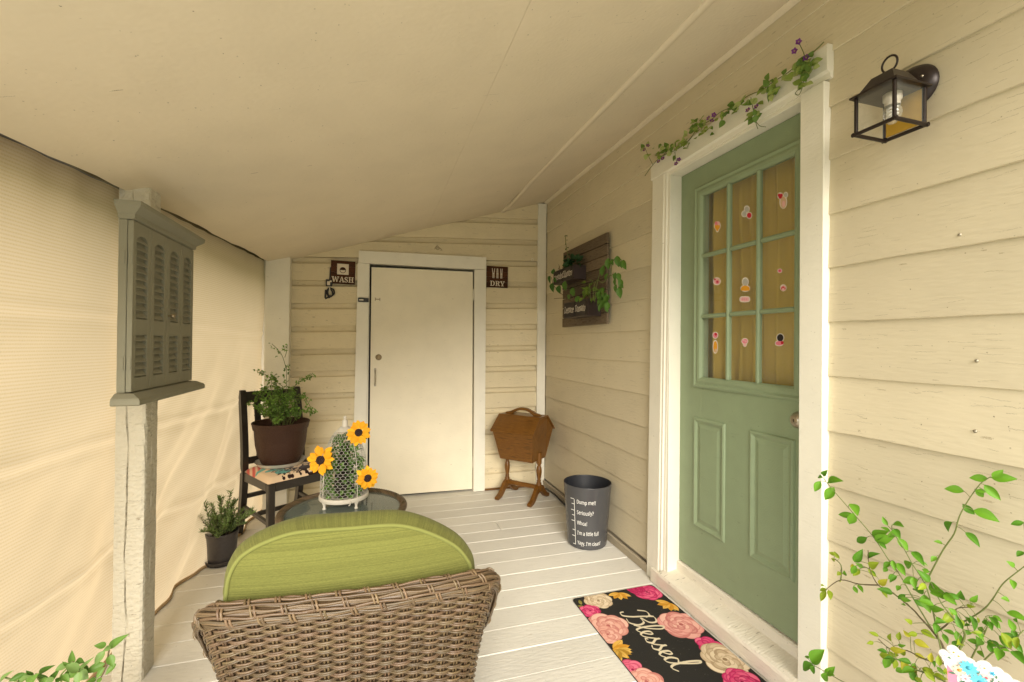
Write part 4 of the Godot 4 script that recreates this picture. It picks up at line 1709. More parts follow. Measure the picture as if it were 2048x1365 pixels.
func seat_print() -> ImageTexture:
	var im := Image.create_empty(256, 256, false, Image.FORMAT_RGB8)
	var cream := lin(0.75, 0.56, 0.37)
	var dark := lin(0.03, 0.015, 0.012)
	var teal := lin(0.1, 0.36, 0.33)
	var coral := lin(0.6, 0.09, 0.07)
	var r := RandomNumberGenerator.new()
	r.seed = 12
	for y in 256:
		for x in 256:
			var c := cream
			if x > 150 + 20 * sin(y * 0.05):
				c = dark
			elif x < 80 + 10 * sin(y * 0.08) and y < 120:
				c = coral.lerp(cream, 0.5 + 0.5 * sin(x * 0.3 + y * 0.1))
			im.set_pixel(x, y, c)
	for k in 9:
		var cx := r.randf_range(20, 90)
		var cy := r.randf_range(100, 230)
		paint_disc(im, cx, cy, r.randf_range(12, 26), teal.lerp(cream, r.randf() * 0.3), 1.2, 0.8)
	for k in 110:
		var cx := r.randf_range(40, 180)
		var cy := r.randf_range(90, 250)
		paint_disc(im, cx, cy, r.randf_range(2.5, 7), dark, 1.0, 0.7)
	for k in 20:
		var cx := r.randf_range(60, 240)
		var cy := r.randf_range(20, 240)
		var rad := r.randf_range(10, 22)
		var pts := PackedVector2Array()
		for s in 60:
			var a := s * 0.16
			pts.append(Vector2(cx, cy) + Vector2(cos(a), sin(a)) * rad * (1.0 - s / 66.0))
		paint_stroke(im, pts, 3.2, 1.4, cream if cx > 150 else dark)
	for k in 26:
		var cx := r.randf_range(160, 250)
		var cy := r.randf_range(10, 250)
		for p in 6:
			paint_disc(im, cx + cos(p * 1.047) * 6, cy + sin(p * 1.047) * 6, 4.0, cream)
		paint_disc(im, cx, cy, 3.0, lin(0.45, 0.25, 0.05))
	for k in 6:
		paint_disc(im, r.randf_range(90, 170), r.randf_range(20, 130), r.randf_range(8, 16), lin(0.5, 0.27, 0.06), 1.3, 0.7)
	return ImageTexture.create_from_image(im)

func brown_pot() -> void:
	var o := Vector3(-0.588, 0.0, -3.315)
	var s := thing("plant_saucer", "clear ribbed plastic saucer on the patterned chair seat", "saucer", o + Vector3(0, 0.4745, 0))
	var g := Geo.new()
	g.lathe([Vector2(0.0, 0.0), Vector2(0.13, 0.0), Vector2(0.138, 0.006), Vector2(0.152, 0.026), Vector2(0.156, 0.028), Vector2(0.15, 0.024), Vector2(0.136, 0.008), Vector2(0.0, 0.006)], 48)
	part("dish", g, M.saucer, s)
	var t := thing("herb_pot", "big brown plastic pot of bushy parsley standing on the wooden chair", "potted plant", o + Vector3(0, 0.482, 0))
	g = Geo.new()
	g.lathe([Vector2(0.0, 0.0), Vector2(0.1, 0.0), Vector2(0.112, 0.006), Vector2(0.136, 0.06), Vector2(0.152, 0.13), Vector2(0.16, 0.225), Vector2(0.166, 0.232), Vector2(0.172, 0.262), Vector2(0.176, 0.272), Vector2(0.172, 0.276), Vector2(0.163, 0.268), Vector2(0.156, 0.235)], 48)
	part("pot", g, M.pot_brown, t)
	g = Geo.new()
	g.lathe([Vector2(0.0, 0.236), Vector2(0.08, 0.232), Vector2(0.157, 0.228)], 24)
	part("soil", g, M.soil, t)
	rng.seed = 31
	var st := Geo.new()
	var lf := Geo.new()
	var stalks := []
	for k in 30:
		var a := rng.randf() * TAU
		var reach := rr(0.02, 0.2) * (1.0 if rng.randf() < 0.75 else 1.15)
		var top := rr(0.05, 0.38) * (1.0 - reach * 2.2)
		var b := Vector3(cos(a) * rr(0.0, 0.07), 0.232, sin(a) * rr(0.0, 0.07))
		var e := Vector3(cos(a) * reach, 0.262 + maxf(top, 0.02), sin(a) * reach)
		stalks.append([b, b.lerp(e, 0.5) + Vector3(0, 0.04, 0), e, 1.0])
	# the tall flowering stalk and a side shoot each way
	stalks.append([Vector3(0.01, 0.23, 0.02), Vector3(0.03, 0.46, 0.02), Vector3(0.03, 0.64, 0.02), 0.7])
	stalks.append([Vector3(0.03, 0.62, 0.02), Vector3(-0.0, 0.72, 0.02), Vector3(-0.06, 0.79, 0.01), 0.25])
	stalks.append([Vector3(0.02, 0.7, 0.02), Vector3(0.03, 0.74, 0.02), Vector3(0.035, 0.785, 0.02), 0.2])
	stalks.append([Vector3(0.02, 0.5, 0.02), Vector3(-0.06, 0.56, 0.01), Vector3(-0.14, 0.615, 0.0), 0.7])
	stalks.append([Vector3(0.02, 0.42, 0.0), Vector3(0.1, 0.53, 0.02), Vector3(0.19, 0.575, 0.03), 0.9])
	stalks.append([Vector3(0.02, 0.4, 0.0), Vector3(0.13, 0.45, 0.03), Vector3(0.2, 0.33, 0.05), 0.9])
	stalks.append([Vector3(0.0, 0.4, 0.0), Vector3(-0.09, 0.5, 0.03), Vector3(-0.13, 0.43, 0.05), 0.9])
	for q: Array in stalks:
		var c := spline([q[0], q[1], q[2]], 5)
		st.tube(c, 0.0017, 4, false)
		for k in range(3, c.size()):
			var cnt := int(5 * q[3] + 0.6) if k > 4 else int(2 * q[3])
			for l in cnt:
				var side := rvec() * Vector3(1, 0.5, 1)
				var p := c[k] + side * rr(0.004, 0.03)
				var b := rr(0.6, 1.35)
				lf.tint(Color(0.16 * b, 0.27 * b, 0.055 * b))
				for f in 3:
					var d := (side + Vector3(0, -0.1, 0) + rvec() * 0.9).normalized()
					lf.leaflet(p, d, (Vector3.UP * 0.7 + Vector3.BACK * 0.4 + rvec() * 0.6).normalized(), rr(0.011, 0.022), rr(0.007, 0.014))
	var o1 := part("stems", st, M.stem, t)
	o1.set_meta("kind", "stuff")
	o1 = part("foliage", lf, M.leaf_mid, t)
	o1.set_meta("kind", "stuff")

func rosemary_pot() -> void:
	var o := Vector3(-0.834, 0.0, -3.0)
	var s := thing("pot_saucer", "grey round saucer on the floor under the rosemary pot", "saucer", o)
	var g := Geo.new()
	g.lathe([Vector2(0.0, 0.001), Vector2(0.074, 0.001), Vector2(0.084, 0.03), Vector2(0.087, 0.03), Vector2(0.081, 0.006), Vector2(0.0, 0.006)], 36)
	part("dish", g, M.pot_grey, s)
	var t := thing("rosemary_pot", "small glossy grey pot of spiky rosemary on the floor by shade cloth", "potted plant", o + Vector3(0, 0.0065, 0))
	g = Geo.new()
	g.lathe([Vector2(0.0, 0.0), Vector2(0.066, 0.0), Vector2(0.07, 0.004), Vector2(0.079, 0.155), Vector2(0.083, 0.158), Vector2(0.084, 0.176), Vector2(0.081, 0.178), Vector2(0.078, 0.16)], 36)
	part("pot", g, M.pot_grey, t)
	g = Geo.new()
	g.lathe([Vector2(0.0, 0.158), Vector2(0.078, 0.154)], 20)
	part("soil", g, M.soil, t)
	rng.seed = 52
	var st := Geo.new()
	var lf := Geo.new()
	for k in 42:
		var a := rng.randf() * TAU
		var out := rr(0.01, 0.15)
		var hgt := rr(0.05, 0.2) * (1.25 - out * 5.0)
		if k == 0:
			a = 0.1
			out = 0.03
			hgt = 0.24
		var b := Vector3(cos(a) * rr(0.0, 0.05), 0.155, sin(a) * rr(0.0, 0.05))
		var e := b + Vector3(cos(a) * out, maxf(hgt, 0.03), sin(a) * out)
		var c := spline([b, b.lerp(e, 0.5) + Vector3(0, 0.015, 0), e], 6)
		st.tube(c, 0.0016, 4, false)
		for l in range(2, c.size()):
			for f in 7:
				var d := (rvec() * Vector3(1, 0.3, 1) + Vector3(0, 0.55, 0) + (e - b).normalized() * 0.4).normalized()
				var bb := rr(0.6, 1.4)
				lf.tint(Color(0.19 * bb, 0.26 * bb, 0.09 * bb))
				lf.leaflet(c[l], d, rvec(), rr(0.018, 0.036), 0.0045)
	var o1 := part("stems", st, M.stem_brown, t)
	o1.set_meta("kind", "stuff")
	o1 = part("needles", lf, M.leaf_mid, t)
	o1.set_meta("kind", "stuff")

# ---------------------------------------------------------------- sewing box
func sewing_box() -> void:
	var t := thing("sewing_box", "honey brown wooden sewing box with gabled lid on turned legs", "sewing box", Vector3(1.2, 0, -3.58), deg_to_rad(-47.6))
	# local x runs along the box, local z across
	var L := 0.185
	var Lb := 0.15
	var Wt := 0.185
	var Wb := 0.12
	var y0 := 0.335
	var y1 := 0.57
	var ridge := 0.685
	var th := 0.012
	for s: float in [-1.0, 1.0]:
		var g := Geo.new()
		g.loft([Vector3(-Lb, y0, s * Wb), Vector3(Lb, y0, s * Wb), Vector3(L, y1, s * Wt), Vector3(-L, y1, s * Wt)], [Vector3(-Lb, y0, s * (Wb - th)), Vector3(Lb, y0, s * (Wb - th)), Vector3(L, y1, s * (Wt - th)), Vector3(-L, y1, s * (Wt - th))])
		part("side_panel", g, M.honey, t)
		# pentagon end
		g = Geo.new()
		var a := []
		var b := []
		for q: Vector2 in [Vector2(-Wb, y0), Vector2(Wb, y0), Vector2(Wt, y1), Vector2(0.075, ridge - 0.006), Vector2(-0.075, ridge - 0.006), Vector2(-Wt, y1)]:
			var k := (q.y - y0) / (y1 - y0)
			var xx := s * (lerpf(Lb, L, minf(k, 1.0)) + 0.001)
			a.append(Vector3(xx, q.y, q.x * 0.985))
			b.append(Vector3(xx - s * th, q.y, q.x * 0.985))
		g.loft(a, b)
		part("end_panel", g, M.honey_post, t)
		# lid half
		g = Geo.new()
		g.loft([Vector3(-L - 0.014, y1 - 0.004, s * (Wt + 0.012)), Vector3(L + 0.014, y1 - 0.004, s * (Wt + 0.012)), Vector3(L + 0.01, ridge, s * 0.07), Vector3(-L - 0.01, ridge, s * 0.07)], [Vector3(-L - 0.014, y1 + 0.008, s * (Wt + 0.014)), Vector3(L + 0.014, y1 + 0.008, s * (Wt + 0.014)), Vector3(L + 0.01, ridge + 0.013, s * 0.073), Vector3(-L - 0.01, ridge + 0.013, s * 0.073)])
		part("lid", g, M.honey, t)
		# turned upright
		g = Geo.new()
		g.lathe([Vector2(0.022, 0.10), Vector2(0.022, 0.15), Vector2(0.014, 0.158), Vector2(0.02, 0.166), Vector2(0.014, 0.175), Vector2(0.0165, 0.19), Vector2(0.022, 0.225), Vector2(0.024, 0.25), Vector2(0.02, 0.275), Vector2(0.013, 0.295), Vector2(0.019, 0.303), Vector2(0.0225, 0.312), Vector2(0.0225, 0.4)], 18, at(s * 0.152, 0, 0))
		part("upright", g, M.honey_post, t)
		for c: float in [-1.0, 1.0]:
			g = Geo.new()
			var pl := PackedVector2Array()
			for q in spline2([Vector2(0.0, 0.135), Vector2(0.05, 0.12), Vector2(0.09, 0.075), Vector2(0.13, 0.04), Vector2(0.165, 0.026), Vector2(0.172, 0.012), Vector2(0.165, 0.0)], 4):
				pl.append(Vector2(q.x * c, q.y))
			for q in spline2([Vector2(0.14, 0.002), Vector2(0.1, 0.014), Vector2(0.06, 0.045), Vector2(0.03, 0.072), Vector2(0.0, 0.08)], 4):
				pl.append(Vector2(q.x * c, q.y))
			g.prism(pl, 0.03, Transform3D(Basis(Vector3.UP, -PI / 2), Vector3(s * 0.152 + 0.015, 0, 0)))
			part("foot", g, M.honey, t)
	boxed("bottom_panel", Vector3(-Lb + 0.01, y0 + 0.002, -Wb + 0.008), Vector3(Lb - 0.01, y0 + 0.014, Wb - 0.008), M.honey, t)
	boxed("ridge_board", Vector3(-L - 0.01, ridge - 0.002, -0.068), Vector3(L + 0.01, ridge + 0.011, 0.068), M.honey, t, 0.003)
	boxed("stretcher", Vector3(-0.135, 0.095, -0.012), Vector3(0.135, 0.13, 0.012), M.honey, t, 0.005)
	var g := Geo.new()
	var pl := PackedVector2Array()
	for q in spline2([Vector2(-0.17, 0.0), Vector2(-0.155, 0.014), Vector2(-0.12, 0.022), Vector2(-0.075, 0.042), Vector2(-0.03, 0.057), Vector2(0.03, 0.057), Vector2(0.075, 0.042), Vector2(0.12, 0.022), Vector2(0.155, 0.014), Vector2(0.17, 0.0)], 4):
		pl.append(q)
	for q in spline2([Vector2(0.1, 0.0), Vector2(0.07, 0.02), Vector2(0.03, 0.034), Vector2(-0.03, 0.034), Vector2(-0.07, 0.02), Vector2(-0.1, 0.0)], 4):
		pl.append(q)
	g.prism(pl, 0.026, at(0, ridge + 0.011, -0.013))
	part("handle", g, M.honey, t)

# ---------------------------------------------------------------- waste bin
func bin() -> void:
	var o := Vector3(1.336, 0.001, -2.66)
	var t := thing("waste_bin", "dark grey waste bin with white fill gauge lettering by the wall", "bin", o)
	var H := 0.395
	var rt := 0.154
	var rb := 0.126
	var g := Geo.new()
	g.lathe([Vector2(0.0, 0.0), Vector2(rb - 0.012, 0.0), Vector2(rb - 0.003, 0.004), Vector2(rb, 0.012), Vector2(rt, H - 0.003), Vector2(rt - 0.001, H), Vector2(rt - 0.003, H)], 64)
	part("body", g, M.bin_plastic, t)
	g = Geo.new()
	g.lathe([Vector2(rt - 0.003, H - 0.0002), Vector2(rt - 0.005, H - 0.004), Vector2(rb - 0.004, 0.008), Vector2(0.0, 0.006)], 64)
	part("inner_wall", g, M.bin_inside, t)
	# lettering wraps round the side that looks towards the porch entrance
	var face := atan2(-o.z, -o.x)   # angle of the direction to the camera in (x, z)
	var wrap := func(s: float, h: float, lift: float) -> Vector3:
		var r := lerpf(rb, rt, h / H) + lift
		var a := face - s / 0.147
		return Vector3(cos(a) * r, h, sin(a) * r)
	var lines := [["Dump me!!", 0.305], ["Seriously?", 0.238], ["Whoa!", 0.172], ["I'm a little full", 0.108], ["Yayy. I'm clean!", 0.045]]
	for l: Array in lines:
		g = Geo.new()
		var tm := text_mesh(l[0], "Droid Sans", 0.024)
		tm.horizontal_alignment = HORIZONTAL_ALIGNMENT_LEFT
		var sx := 0.72
		g.add_mesh(tm, Transform3D(), func(p: Vector3) -> Vector3:
			return wrap.call(-0.068 + p.x * sx, l[1] + p.y + 0.0012 * sin(p.x * 60.0), 0.0007 + p.z * 0.2))
		part("lettering", g, M.letter_white, t)
	g = Geo.new()
	var bar := func(s0: float, s1: float, h0: float, h1: float) -> void:
		g.quad_uv(wrap.call(s0, h0, 0.0007), wrap.call(s1, h0, 0.0007), wrap.call(s1, h1, 0.0007), wrap.call(s0, h1, 0.0007))
	for k in 8:
		bar.call(-0.086, -0.0825, 0.028 + 0.036 * k, 0.028 + 0.036 * (k + 1))
	var ticks := [0.316, 0.284, 0.244, 0.212, 0.176, 0.118, 0.08, 0.028]
	for k in ticks.size():
		bar.call(-0.113 if k % 2 == 0 else -0.106, -0.086, ticks[k], ticks[k] + 0.0035)
	part("fill_gauge", g, M.letter_white, t)

# ---------------------------------------------------------------- doormat
func doormat() -> void:
	var t := thing("doormat", "black floral doormat reading Blessed in front of the sage door", "doormat", Vector3(1.205, 0.0018, -1.705), deg_to_rad(0.8))
	var hx := 0.236
	var hz := 0.38
	var g := Geo.new()
	var pl := PackedVector2Array()
	for c: Array in [[1, 1, 0.0], [-1, 1, PI / 2], [-1, -1, PI], [1, -1, PI * 1.5]]:
		for s in 5:
			var a: float = c[2] + s * PI / 8.0
			pl.append(Vector2(c[0] * (hx - 0.02) + cos(a) * 0.02, c[1] * (hz - 0.02) + sin(a) * 0.02))
	g.prism(pl, 0.004, Transform3D(Basis(Vector3.RIGHT, -PI / 2), Vector3.ZERO))
	part("rubber_base", g, M.black, t)
	g = Geo.new()
	# printed face: u along the length, v across
	var idx := Geometry2D.triangulate_polygon(pl)
	for k in idx.size() / 3:
		var s := g.v.size()
		for l in 3:
			var q := pl[idx[k * 3 + l]] * 0.994
			g.v.append(Vector3(q.x, 0.0046, q.y))
			g.n.append(Vector3.UP)
			g.t.append(Vector2((q.y + hz) / (2.0 * hz), 1.0 - (q.x + hx) / (2.0 * hx)))
			g.c.append(Color.WHITE)
		g.i.append_array(PackedInt32Array([s, s + 1, s + 2]))
	var m := mat(Color(1, 1, 1), 0.85, 0.2)
	m.albedo_texture = mat_print()
	part("printed_face", g, m, t)

func bloom(im: Image, cx: float, cy: float, r: float, base: Color, deep: Color, light: Color, petals: int, sd: int) -> void:
	var q := RandomNumberGenerator.new()
	q.seed = sd
	r *= 1.14
	for ring in 5:
		var rad := r * (1.0 - ring * 0.2)
		var cnt := petals - ring
		for k in cnt:
			var a := TAU * k / cnt + ring * 0.5 + q.randf_range(-0.2, 0.2)
			var px := cx + cos(a) * rad * 0.55
			var py := cy + sin(a) * rad * 0.55
			var rp := rad * q.randf_range(0.42, 0.55)
			var tone := base.lerp(light, q.randf_range(0.0, 0.8)) if k % 2 == 0 else base.lerp(deep, q.randf_range(0.0, 0.6))
			paint_disc(im, px + cos(a) * 1.2, py + sin(a) * 1.2, rp * 1.04, base.lerp(deep, 0.55))
			paint_disc(im, px, py, rp, tone)
			paint_disc(im, px + cos(a) * rp * 0.25, py + sin(a) * rp * 0.25, rp * 0.6, tone.lerp(light, 0.35))
	paint_disc(im, cx, cy, r * 0.1, deep)

func lily(im: Image, cx: float, cy: float, r: float, turn: float, c: Color, light: Color, deep: Color) -> void:
	for k in 5:
		var a := turn + (k - 2) * 0.55
		for s in 30:
			var f := s / 29.0
			var w := r * 0.2 * sin(PI * minf(f * 1.05, 1.0)) + 1.0
			var p := Vector2(cx + cos(a) * r * f, cy + sin(a) * r * f)
			paint_disc(im, p.x, p.y, w, c.lerp(light, f) if k % 2 == 0 else c.lerp(deep, 0.3 * (1.0 - f)))
		for s in 20:
			var f := s / 19.0
			paint_disc(im, cx + cos(a) * r * f * 0.8, cy + sin(a) * r * f * 0.8, 1.0, deep)

func mat_print() -> ImageTexture:
	# 1 px = 1 mm: width along the mat (far end first), height across it (house side at the top)
	var W := 760
	var Hh := 472
	var im := Image.create_empty(W, Hh, false, Image.FORMAT_RGB8)
	var q := RandomNumberGenerator.new()
	q.seed = 3
	for y in Hh:
		for x in W:
			var k := 0.02 + 0.02 * float((x + y) % 4 < 2 and (x - y + 800) % 4 < 2) + q.randf_range(0.0, 0.008)
			im.set_pixel(x, y, lin(k, k * 0.95, k * 0.85))
	var olive := lin(0.16, 0.14, 0.03)
	for p: Array in [[20, 440, 40, 0.2], [60, 470, 45, 5.5], [300, 25, 46, 0.6], [330, 18, 40, 5.8], [560, 70, 50, 0.3], [470, 440, 60, 0.2], [520, 450, 46, 6.0], [150, 465, 40, 5.2], [210, 30, 30, 0.2]]:
		for s in 24:
			var f := s / 23.0
			paint_disc(im, p[0] + cos(p[3]) * p[2] * f, p[1] + sin(p[3]) * p[2] * f, p[2] * 0.2 * sin(PI * f) + 1.0, olive.lerp(lin(0.3, 0.26, 0.07), f))
	var ivory := lin(0.62, 0.49, 0.33)
	var ivory_d := lin(0.3, 0.2, 0.11)
	var ivory_l := lin(0.78, 0.66, 0.48)
	var hot := lin(0.62, 0.045, 0.16)
	var hot_d := lin(0.25, 0.01, 0.05)
	var hot_l := lin(0.8, 0.2, 0.3)
	var rose := lin(0.68, 0.34, 0.27)
	var rose_d := lin(0.42, 0.12, 0.11)
	var rose_l := lin(0.8, 0.52, 0.42)
	var gold := lin(0.62, 0.3, 0.035)
	var gold_l := lin(0.75, 0.48, 0.12)
	var gold_d := lin(0.25, 0.1, 0.01)
	bloom(im, 52, 350, 60, ivory, ivory_d, ivory_l, 8, 1)
	bloom(im, 56, 70, 62, hot, hot_d, hot_l, 9, 2)
	bloom(im, 12, 110, 40, hot.lerp(hot_d, 0.4), hot_d, hot, 7, 9)
	lily(im, 20, 215, 66, 0.35, gold, gold_l, gold_d)
	lily(im, 175, 20, 70, 1.1, gold, gold_l, gold_d)
	bloom(im, 118, 430, 44, hot, hot_d, hot_l, 6, 3)
	bloom(im, 245, 405, 78, rose, rose_d, rose_l, 8, 4)
	bloom(im, 300, 440, 50, rose, rose_d, rose_l, 6, 14)
	bloom(im, 335, 80, 82, rose.lerp(hot_l, 0.2), rose_d, rose_l, 9, 5)
	lily(im, 390, 465, 80, -1.0, gold, gold_l, gold_d)
	lily(im, 400, 450, 60, -0.2, gold.lerp(olive, 0.4), gold_l, gold_d)
	bloom(im, 520, 455, 46, hot.lerp(rose, 0.4), hot_d, hot_l, 6, 6)
	bloom(im, 590, 440, 60, rose, rose_d, rose_l, 7, 7)
	bloom(im, 490, 60, 48, hot, hot_d, hot_l, 5, 8)
	bloom(im, 580, 60, 80, ivory, ivory_d, ivory_l, 9, 10)
	bloom(im, 700, 90, 60, hot, hot_d, hot_l, 8, 11)
	lily(im, 680, 430, 70, -2.2, gold, gold_l, gold_d)
	bloom(im, 735, 350, 55, rose, rose_d, rose_l, 8, 12)
	# the word, in a looping hand
	var ink := lin(0.66, 0.58, 0.42)
	var strokes := [
		[Vector2(-0.25, 1.75), Vector2(0.1, 2.35), Vector2(0.65, 2.3), Vector2(0.75, 1.9)],
		[Vector2(0.85, 2.5), Vector2(0.6, 1.6), Vector2(0.4, 0.7), Vector2(0.05, 0.0), Vector2(-0.35, 0.0), Vector2(-0.4, 0.3)],
		[Vector2(0.55, 2.3), Vector2(1.05, 2.55), Vector2(1.55, 2.3), Vector2(1.45, 1.7), Vector2(0.8, 1.35), Vector2(1.35, 1.2), Vector2(1.5, 0.6), Vector2(1.05, 0.0), Vector2(0.5, 0.05)],
		[Vector2(1.45, 0.2), Vector2(2.05, 1.0), Vector2(2.45, 2.1), Vector2(2.25, 2.55), Vector2(1.98, 1.9), Vector2(1.85, 0.7), Vector2(2.0, 0.05), Vector2(2.35, 0.2), Vector2(2.75, 0.75), Vector2(2.75, 1.05), Vector2(2.45, 0.95), Vector2(2.38, 0.4), Vector2(2.62, 0.02), Vector2(3.0, 0.3), Vector2(3.45, 1.2)],
		[Vector2(3.4, 1.15), Vector2(3.42, 0.8), Vector2(3.68, 0.35), Vector2(3.45, -0.02), Vector2(3.1, 0.1), Vector2(3.2, 0.22)],
		[Vector2(3.45, 0.0), Vector2(3.85, 0.35), Vector2(4.25, 1.2)],
		[Vector2(4.2, 1.15), Vector2(4.22, 0.8), Vector2(4.48, 0.35), Vector2(4.25, -0.02), Vector2(3.9, 0.1)],
		[Vector2(4.25, 0.0), Vector2(4.65, 0.3), Vector2(5.1, 0.75), Vector2(5.1, 1.05), Vector2(4.8, 0.95), Vector2(4.73, 0.4), Vector2(4.97, 0.02), Vector2(5.35, 0.3)],
		[Vector2(6.05, 0.85), Vector2(5.7, 1.05), Vector2(5.42, 0.6), Vector2(5.5, 0.05), Vector2(5.85, 0.2), Vector2(6.2, 1.1), Vector2(6.5, 2.3), Vector2(6.35, 2.55), Vector2(6.15, 1.6), Vector2(6.12, 0.4), Vector2(6.35, 0.0), Vector2(6.75, 0.25)]]
	for s: Array in strokes:
		var line := spline2(s, 26)
		for k in line.size() - 1:
			var d := (line[k + 1] - line[k]).normalized()
			var heavy := clampf(absf(d.y) * 0.9 - 0.15 + (0.35 if d.y < 0.0 else 0.0), 0.12, 1.0)
			var p := line[k]
			paint_disc(im, 196.0 + p.x * 57.0, 300.0 - p.y * 53.0, 1.5 + 4.0 * heavy, ink)
	# grit caught in the weave
	for k in 140:
		var x := q.randi_range(2, W - 4)
		var y := q.randi_range(2, Hh - 4)
		im.set_pixel(x, y, lin(0.5, 0.46, 0.38))
		if k % 3 == 0:
			im.set_pixel(x + 1, y, lin(0.4, 0.36, 0.3))
	return ImageTexture.create_from_image(im)

# ---------------------------------------------------------------- shutter cabinet
func shutter_cabinet() -> void:
	var xb := -0.8235
	var xf := -0.782
	var zn := -1.822
	var zf := -2.352
	var y0 := 1.108
	var y1 := 1.694
	var t := thing("shutter_cabinet", "grey wall cabinet with louvred bifold shutters mounted on the porch post", "cabinet", Vector3(xb, y0, (zn + zf) * 0.5))
	var L := zn - zf
	var H := y1 - y0
	var body := Geo.new()
	body.box(Vector3(0.024, H, L - 0.004), at(0.012, H * 0.5, 0), 0.002)
	part("case", body, M.grey_paint, t)
	# crown and sill mouldings, mitred round three sides
	for which in 2:
		var prof := []
		if which == 0:
			prof = [Vector2(0.0, 0.0), Vector2(0.006, 0.004), Vector2(0.008, 0.018), Vector2(0.022, 0.03), Vector2(0.032, 0.04), Vector2(0.034, 0.05), Vector2(0.034, 0.056)]
		else:
			prof = [Vector2(0.0, 0.0), Vector2(0.012, -0.002), Vector2(0.022, -0.008), Vector2(0.036, -0.016), Vector2(0.04, -0.024), Vector2(0.04, -0.036), Vector2(0.034, -0.04)]
		var yy := H if which == 0 else 0.0
		var g := Geo.new()
		var lines := []
		for q: Vector2 in prof:
			var d := xf - xb + q.x
			var hz := L * 0.5 + q.x * 0.9
			lines.append([Vector3(0, yy + q.y, hz), Vector3(d, yy + q.y, hz), Vector3(d, yy + q.y, -hz), Vector3(0, yy + q.y, -hz)])
		for k in lines.size() - 1:
			for s in 3:
				g.quad_out(lines[k][s], lines[k][s + 1], lines[k + 1][s + 1], lines[k + 1][s], Vector3(0, yy, 0))
		for e: Array in [lines[0], lines[-1]]:
			g.quad_out(e[0], e[1], e[2], e[3], Vector3(0, yy + (0.03 if which == 0 else -0.02), 0))
		part("cornice" if which == 0 else "bottom_moulding", g, M.grey_paint, t)
	var lw := L / 4.0
	for k in 4:
		var zc := L * 0.5 - lw * (k + 0.5)
		var w := lw - 0.003
		var g := Geo.new()
		var x0 := 0.026
		var x1 := xf - xb
		var st := w * 0.185
		var ya := H * 0.085
		var yb := H * 0.335
		var yc := H * 0.43
		var yd := H * 0.915
		var bx := func(za: float, zb: float, a: float, b: float) -> void:
			g.box(Vector3(x1 - x0, b - a, zb - za), at((x0 + x1) * 0.5, (a + b) * 0.5, (za + zb) * 0.5), 0.0008)
		bx.call(-w * 0.5, -w * 0.5 + st, 0.003, H - 0.003)
		bx.call(w * 0.5 - st, w * 0.5, 0.003, H - 0.003)
		bx.call(-w * 0.5 + st, w * 0.5 - st, 0.003, ya)
		bx.call(-w * 0.5 + st, w * 0.5 - st, yb, yc)
		# arched head over the upper louvres
		var ow := w * 0.5 - st
		var pl := PackedVector2Array([Vector2(-ow, H - 0.003), Vector2(-ow, yd - 0.016)])
		for s in 9:
			var a := PI - PI * s / 8.0
			pl.append(Vector2(cos(a) * ow, yd - 0.016 + sin(a) * 0.02))
		pl.append(Vector2(ow, H - 0.003))
		g.prism(pl, x1 - x0 - 0.0004, Transform3D(Basis(Vector3(0, 0, 1), Vector3(0, 1, 0), Vector3(-1, 0, 0)), Vector3(x1 - 0.0002, 0, 0)))
		# thin backing so no light passes
		g.box(Vector3(0.003, H - 0.01, w - 0.004), at(x0 + 0.0015, H * 0.5, 0), 0.0005)
		var leafp := part("shutter", g, M.grey_paint, t, at(0, 0, zc))
		var slat := Geo.new()
		slat.box(Vector3(0.0035, 0.021, ow * 2.0 - 0.001), Transform3D(), 0.0008)
		var sm := slat.mesh()
		for q: Array in [[ya, yb, 6], [yc, yd, 11]]:
			for s: int in q[2]:
				var y := lerpf(q[0], q[1], (s + 0.5) / float(q[2]))
				part("slat", sm, M.grey_paint, leafp, turned(Vector3(x1 - 0.0068, y, 0), 0, 0, 0.62))
	var kb := Geo.new()
	kb.lathe([Vector2(0.003, 0.0), Vector2(0.003, 0.008), Vector2(0.008, 0.012), Vector2(0.009, 0.018), Vector2(0.006, 0.023), Vector2(0.0, 0.024)], 14, Transform3D(Basis(Vector3.BACK, -PI / 2), Vector3.ZERO))
	part("knob", kb, M.brass_dull, t, at(xf - xb, H * 0.47, -0.012))
	for yy: float in [H * 0.17, H * 0.78]:
		var g := Geo.new()
		g.box(Vector3(0.014, 0.042, 0.002), at(0.012, 0, 0), 0.0005)
		g.box(Vector3(0.012, 0.042, 0.002), at(0.034, 0, 0), 0.0005)
		g.tube(PackedVector3Array([Vector3(0.0235, -0.022, 0.0015), Vector3(0.0235, 0.022, 0.0015)]), 0.0028, 8)
		part("hinge", g, M.grey_paint, t, at(0, yy, L * 0.5 - 0.0005))

# ---------------------------------------------------------------- leaves as single parts
func unit_leaf(c: Color, droop := 0.25, fold := 0.25, tip := 1.0) -> ArrayMesh:
	var g := Geo.new()
	g.tint(c)
	g.leaf(Vector3.ZERO, Vector3.UP, Vector3.BACK, 1.0, 1.0, droop, fold, 7, tip)
	return g.mesh()

func put_leaf(parent: Node3D, m: Mesh, o: Vector3, d: Vector3, up: Vector3, length: float, width: float, mm: Material) -> void:
	d = d.normalized()
	var side := d.cross(up).normalized()
	var u := side.cross(d).normalized()
	part("leaf", m, mm, parent, Transform3D(Basis(side * width, d * length, u * length), o))

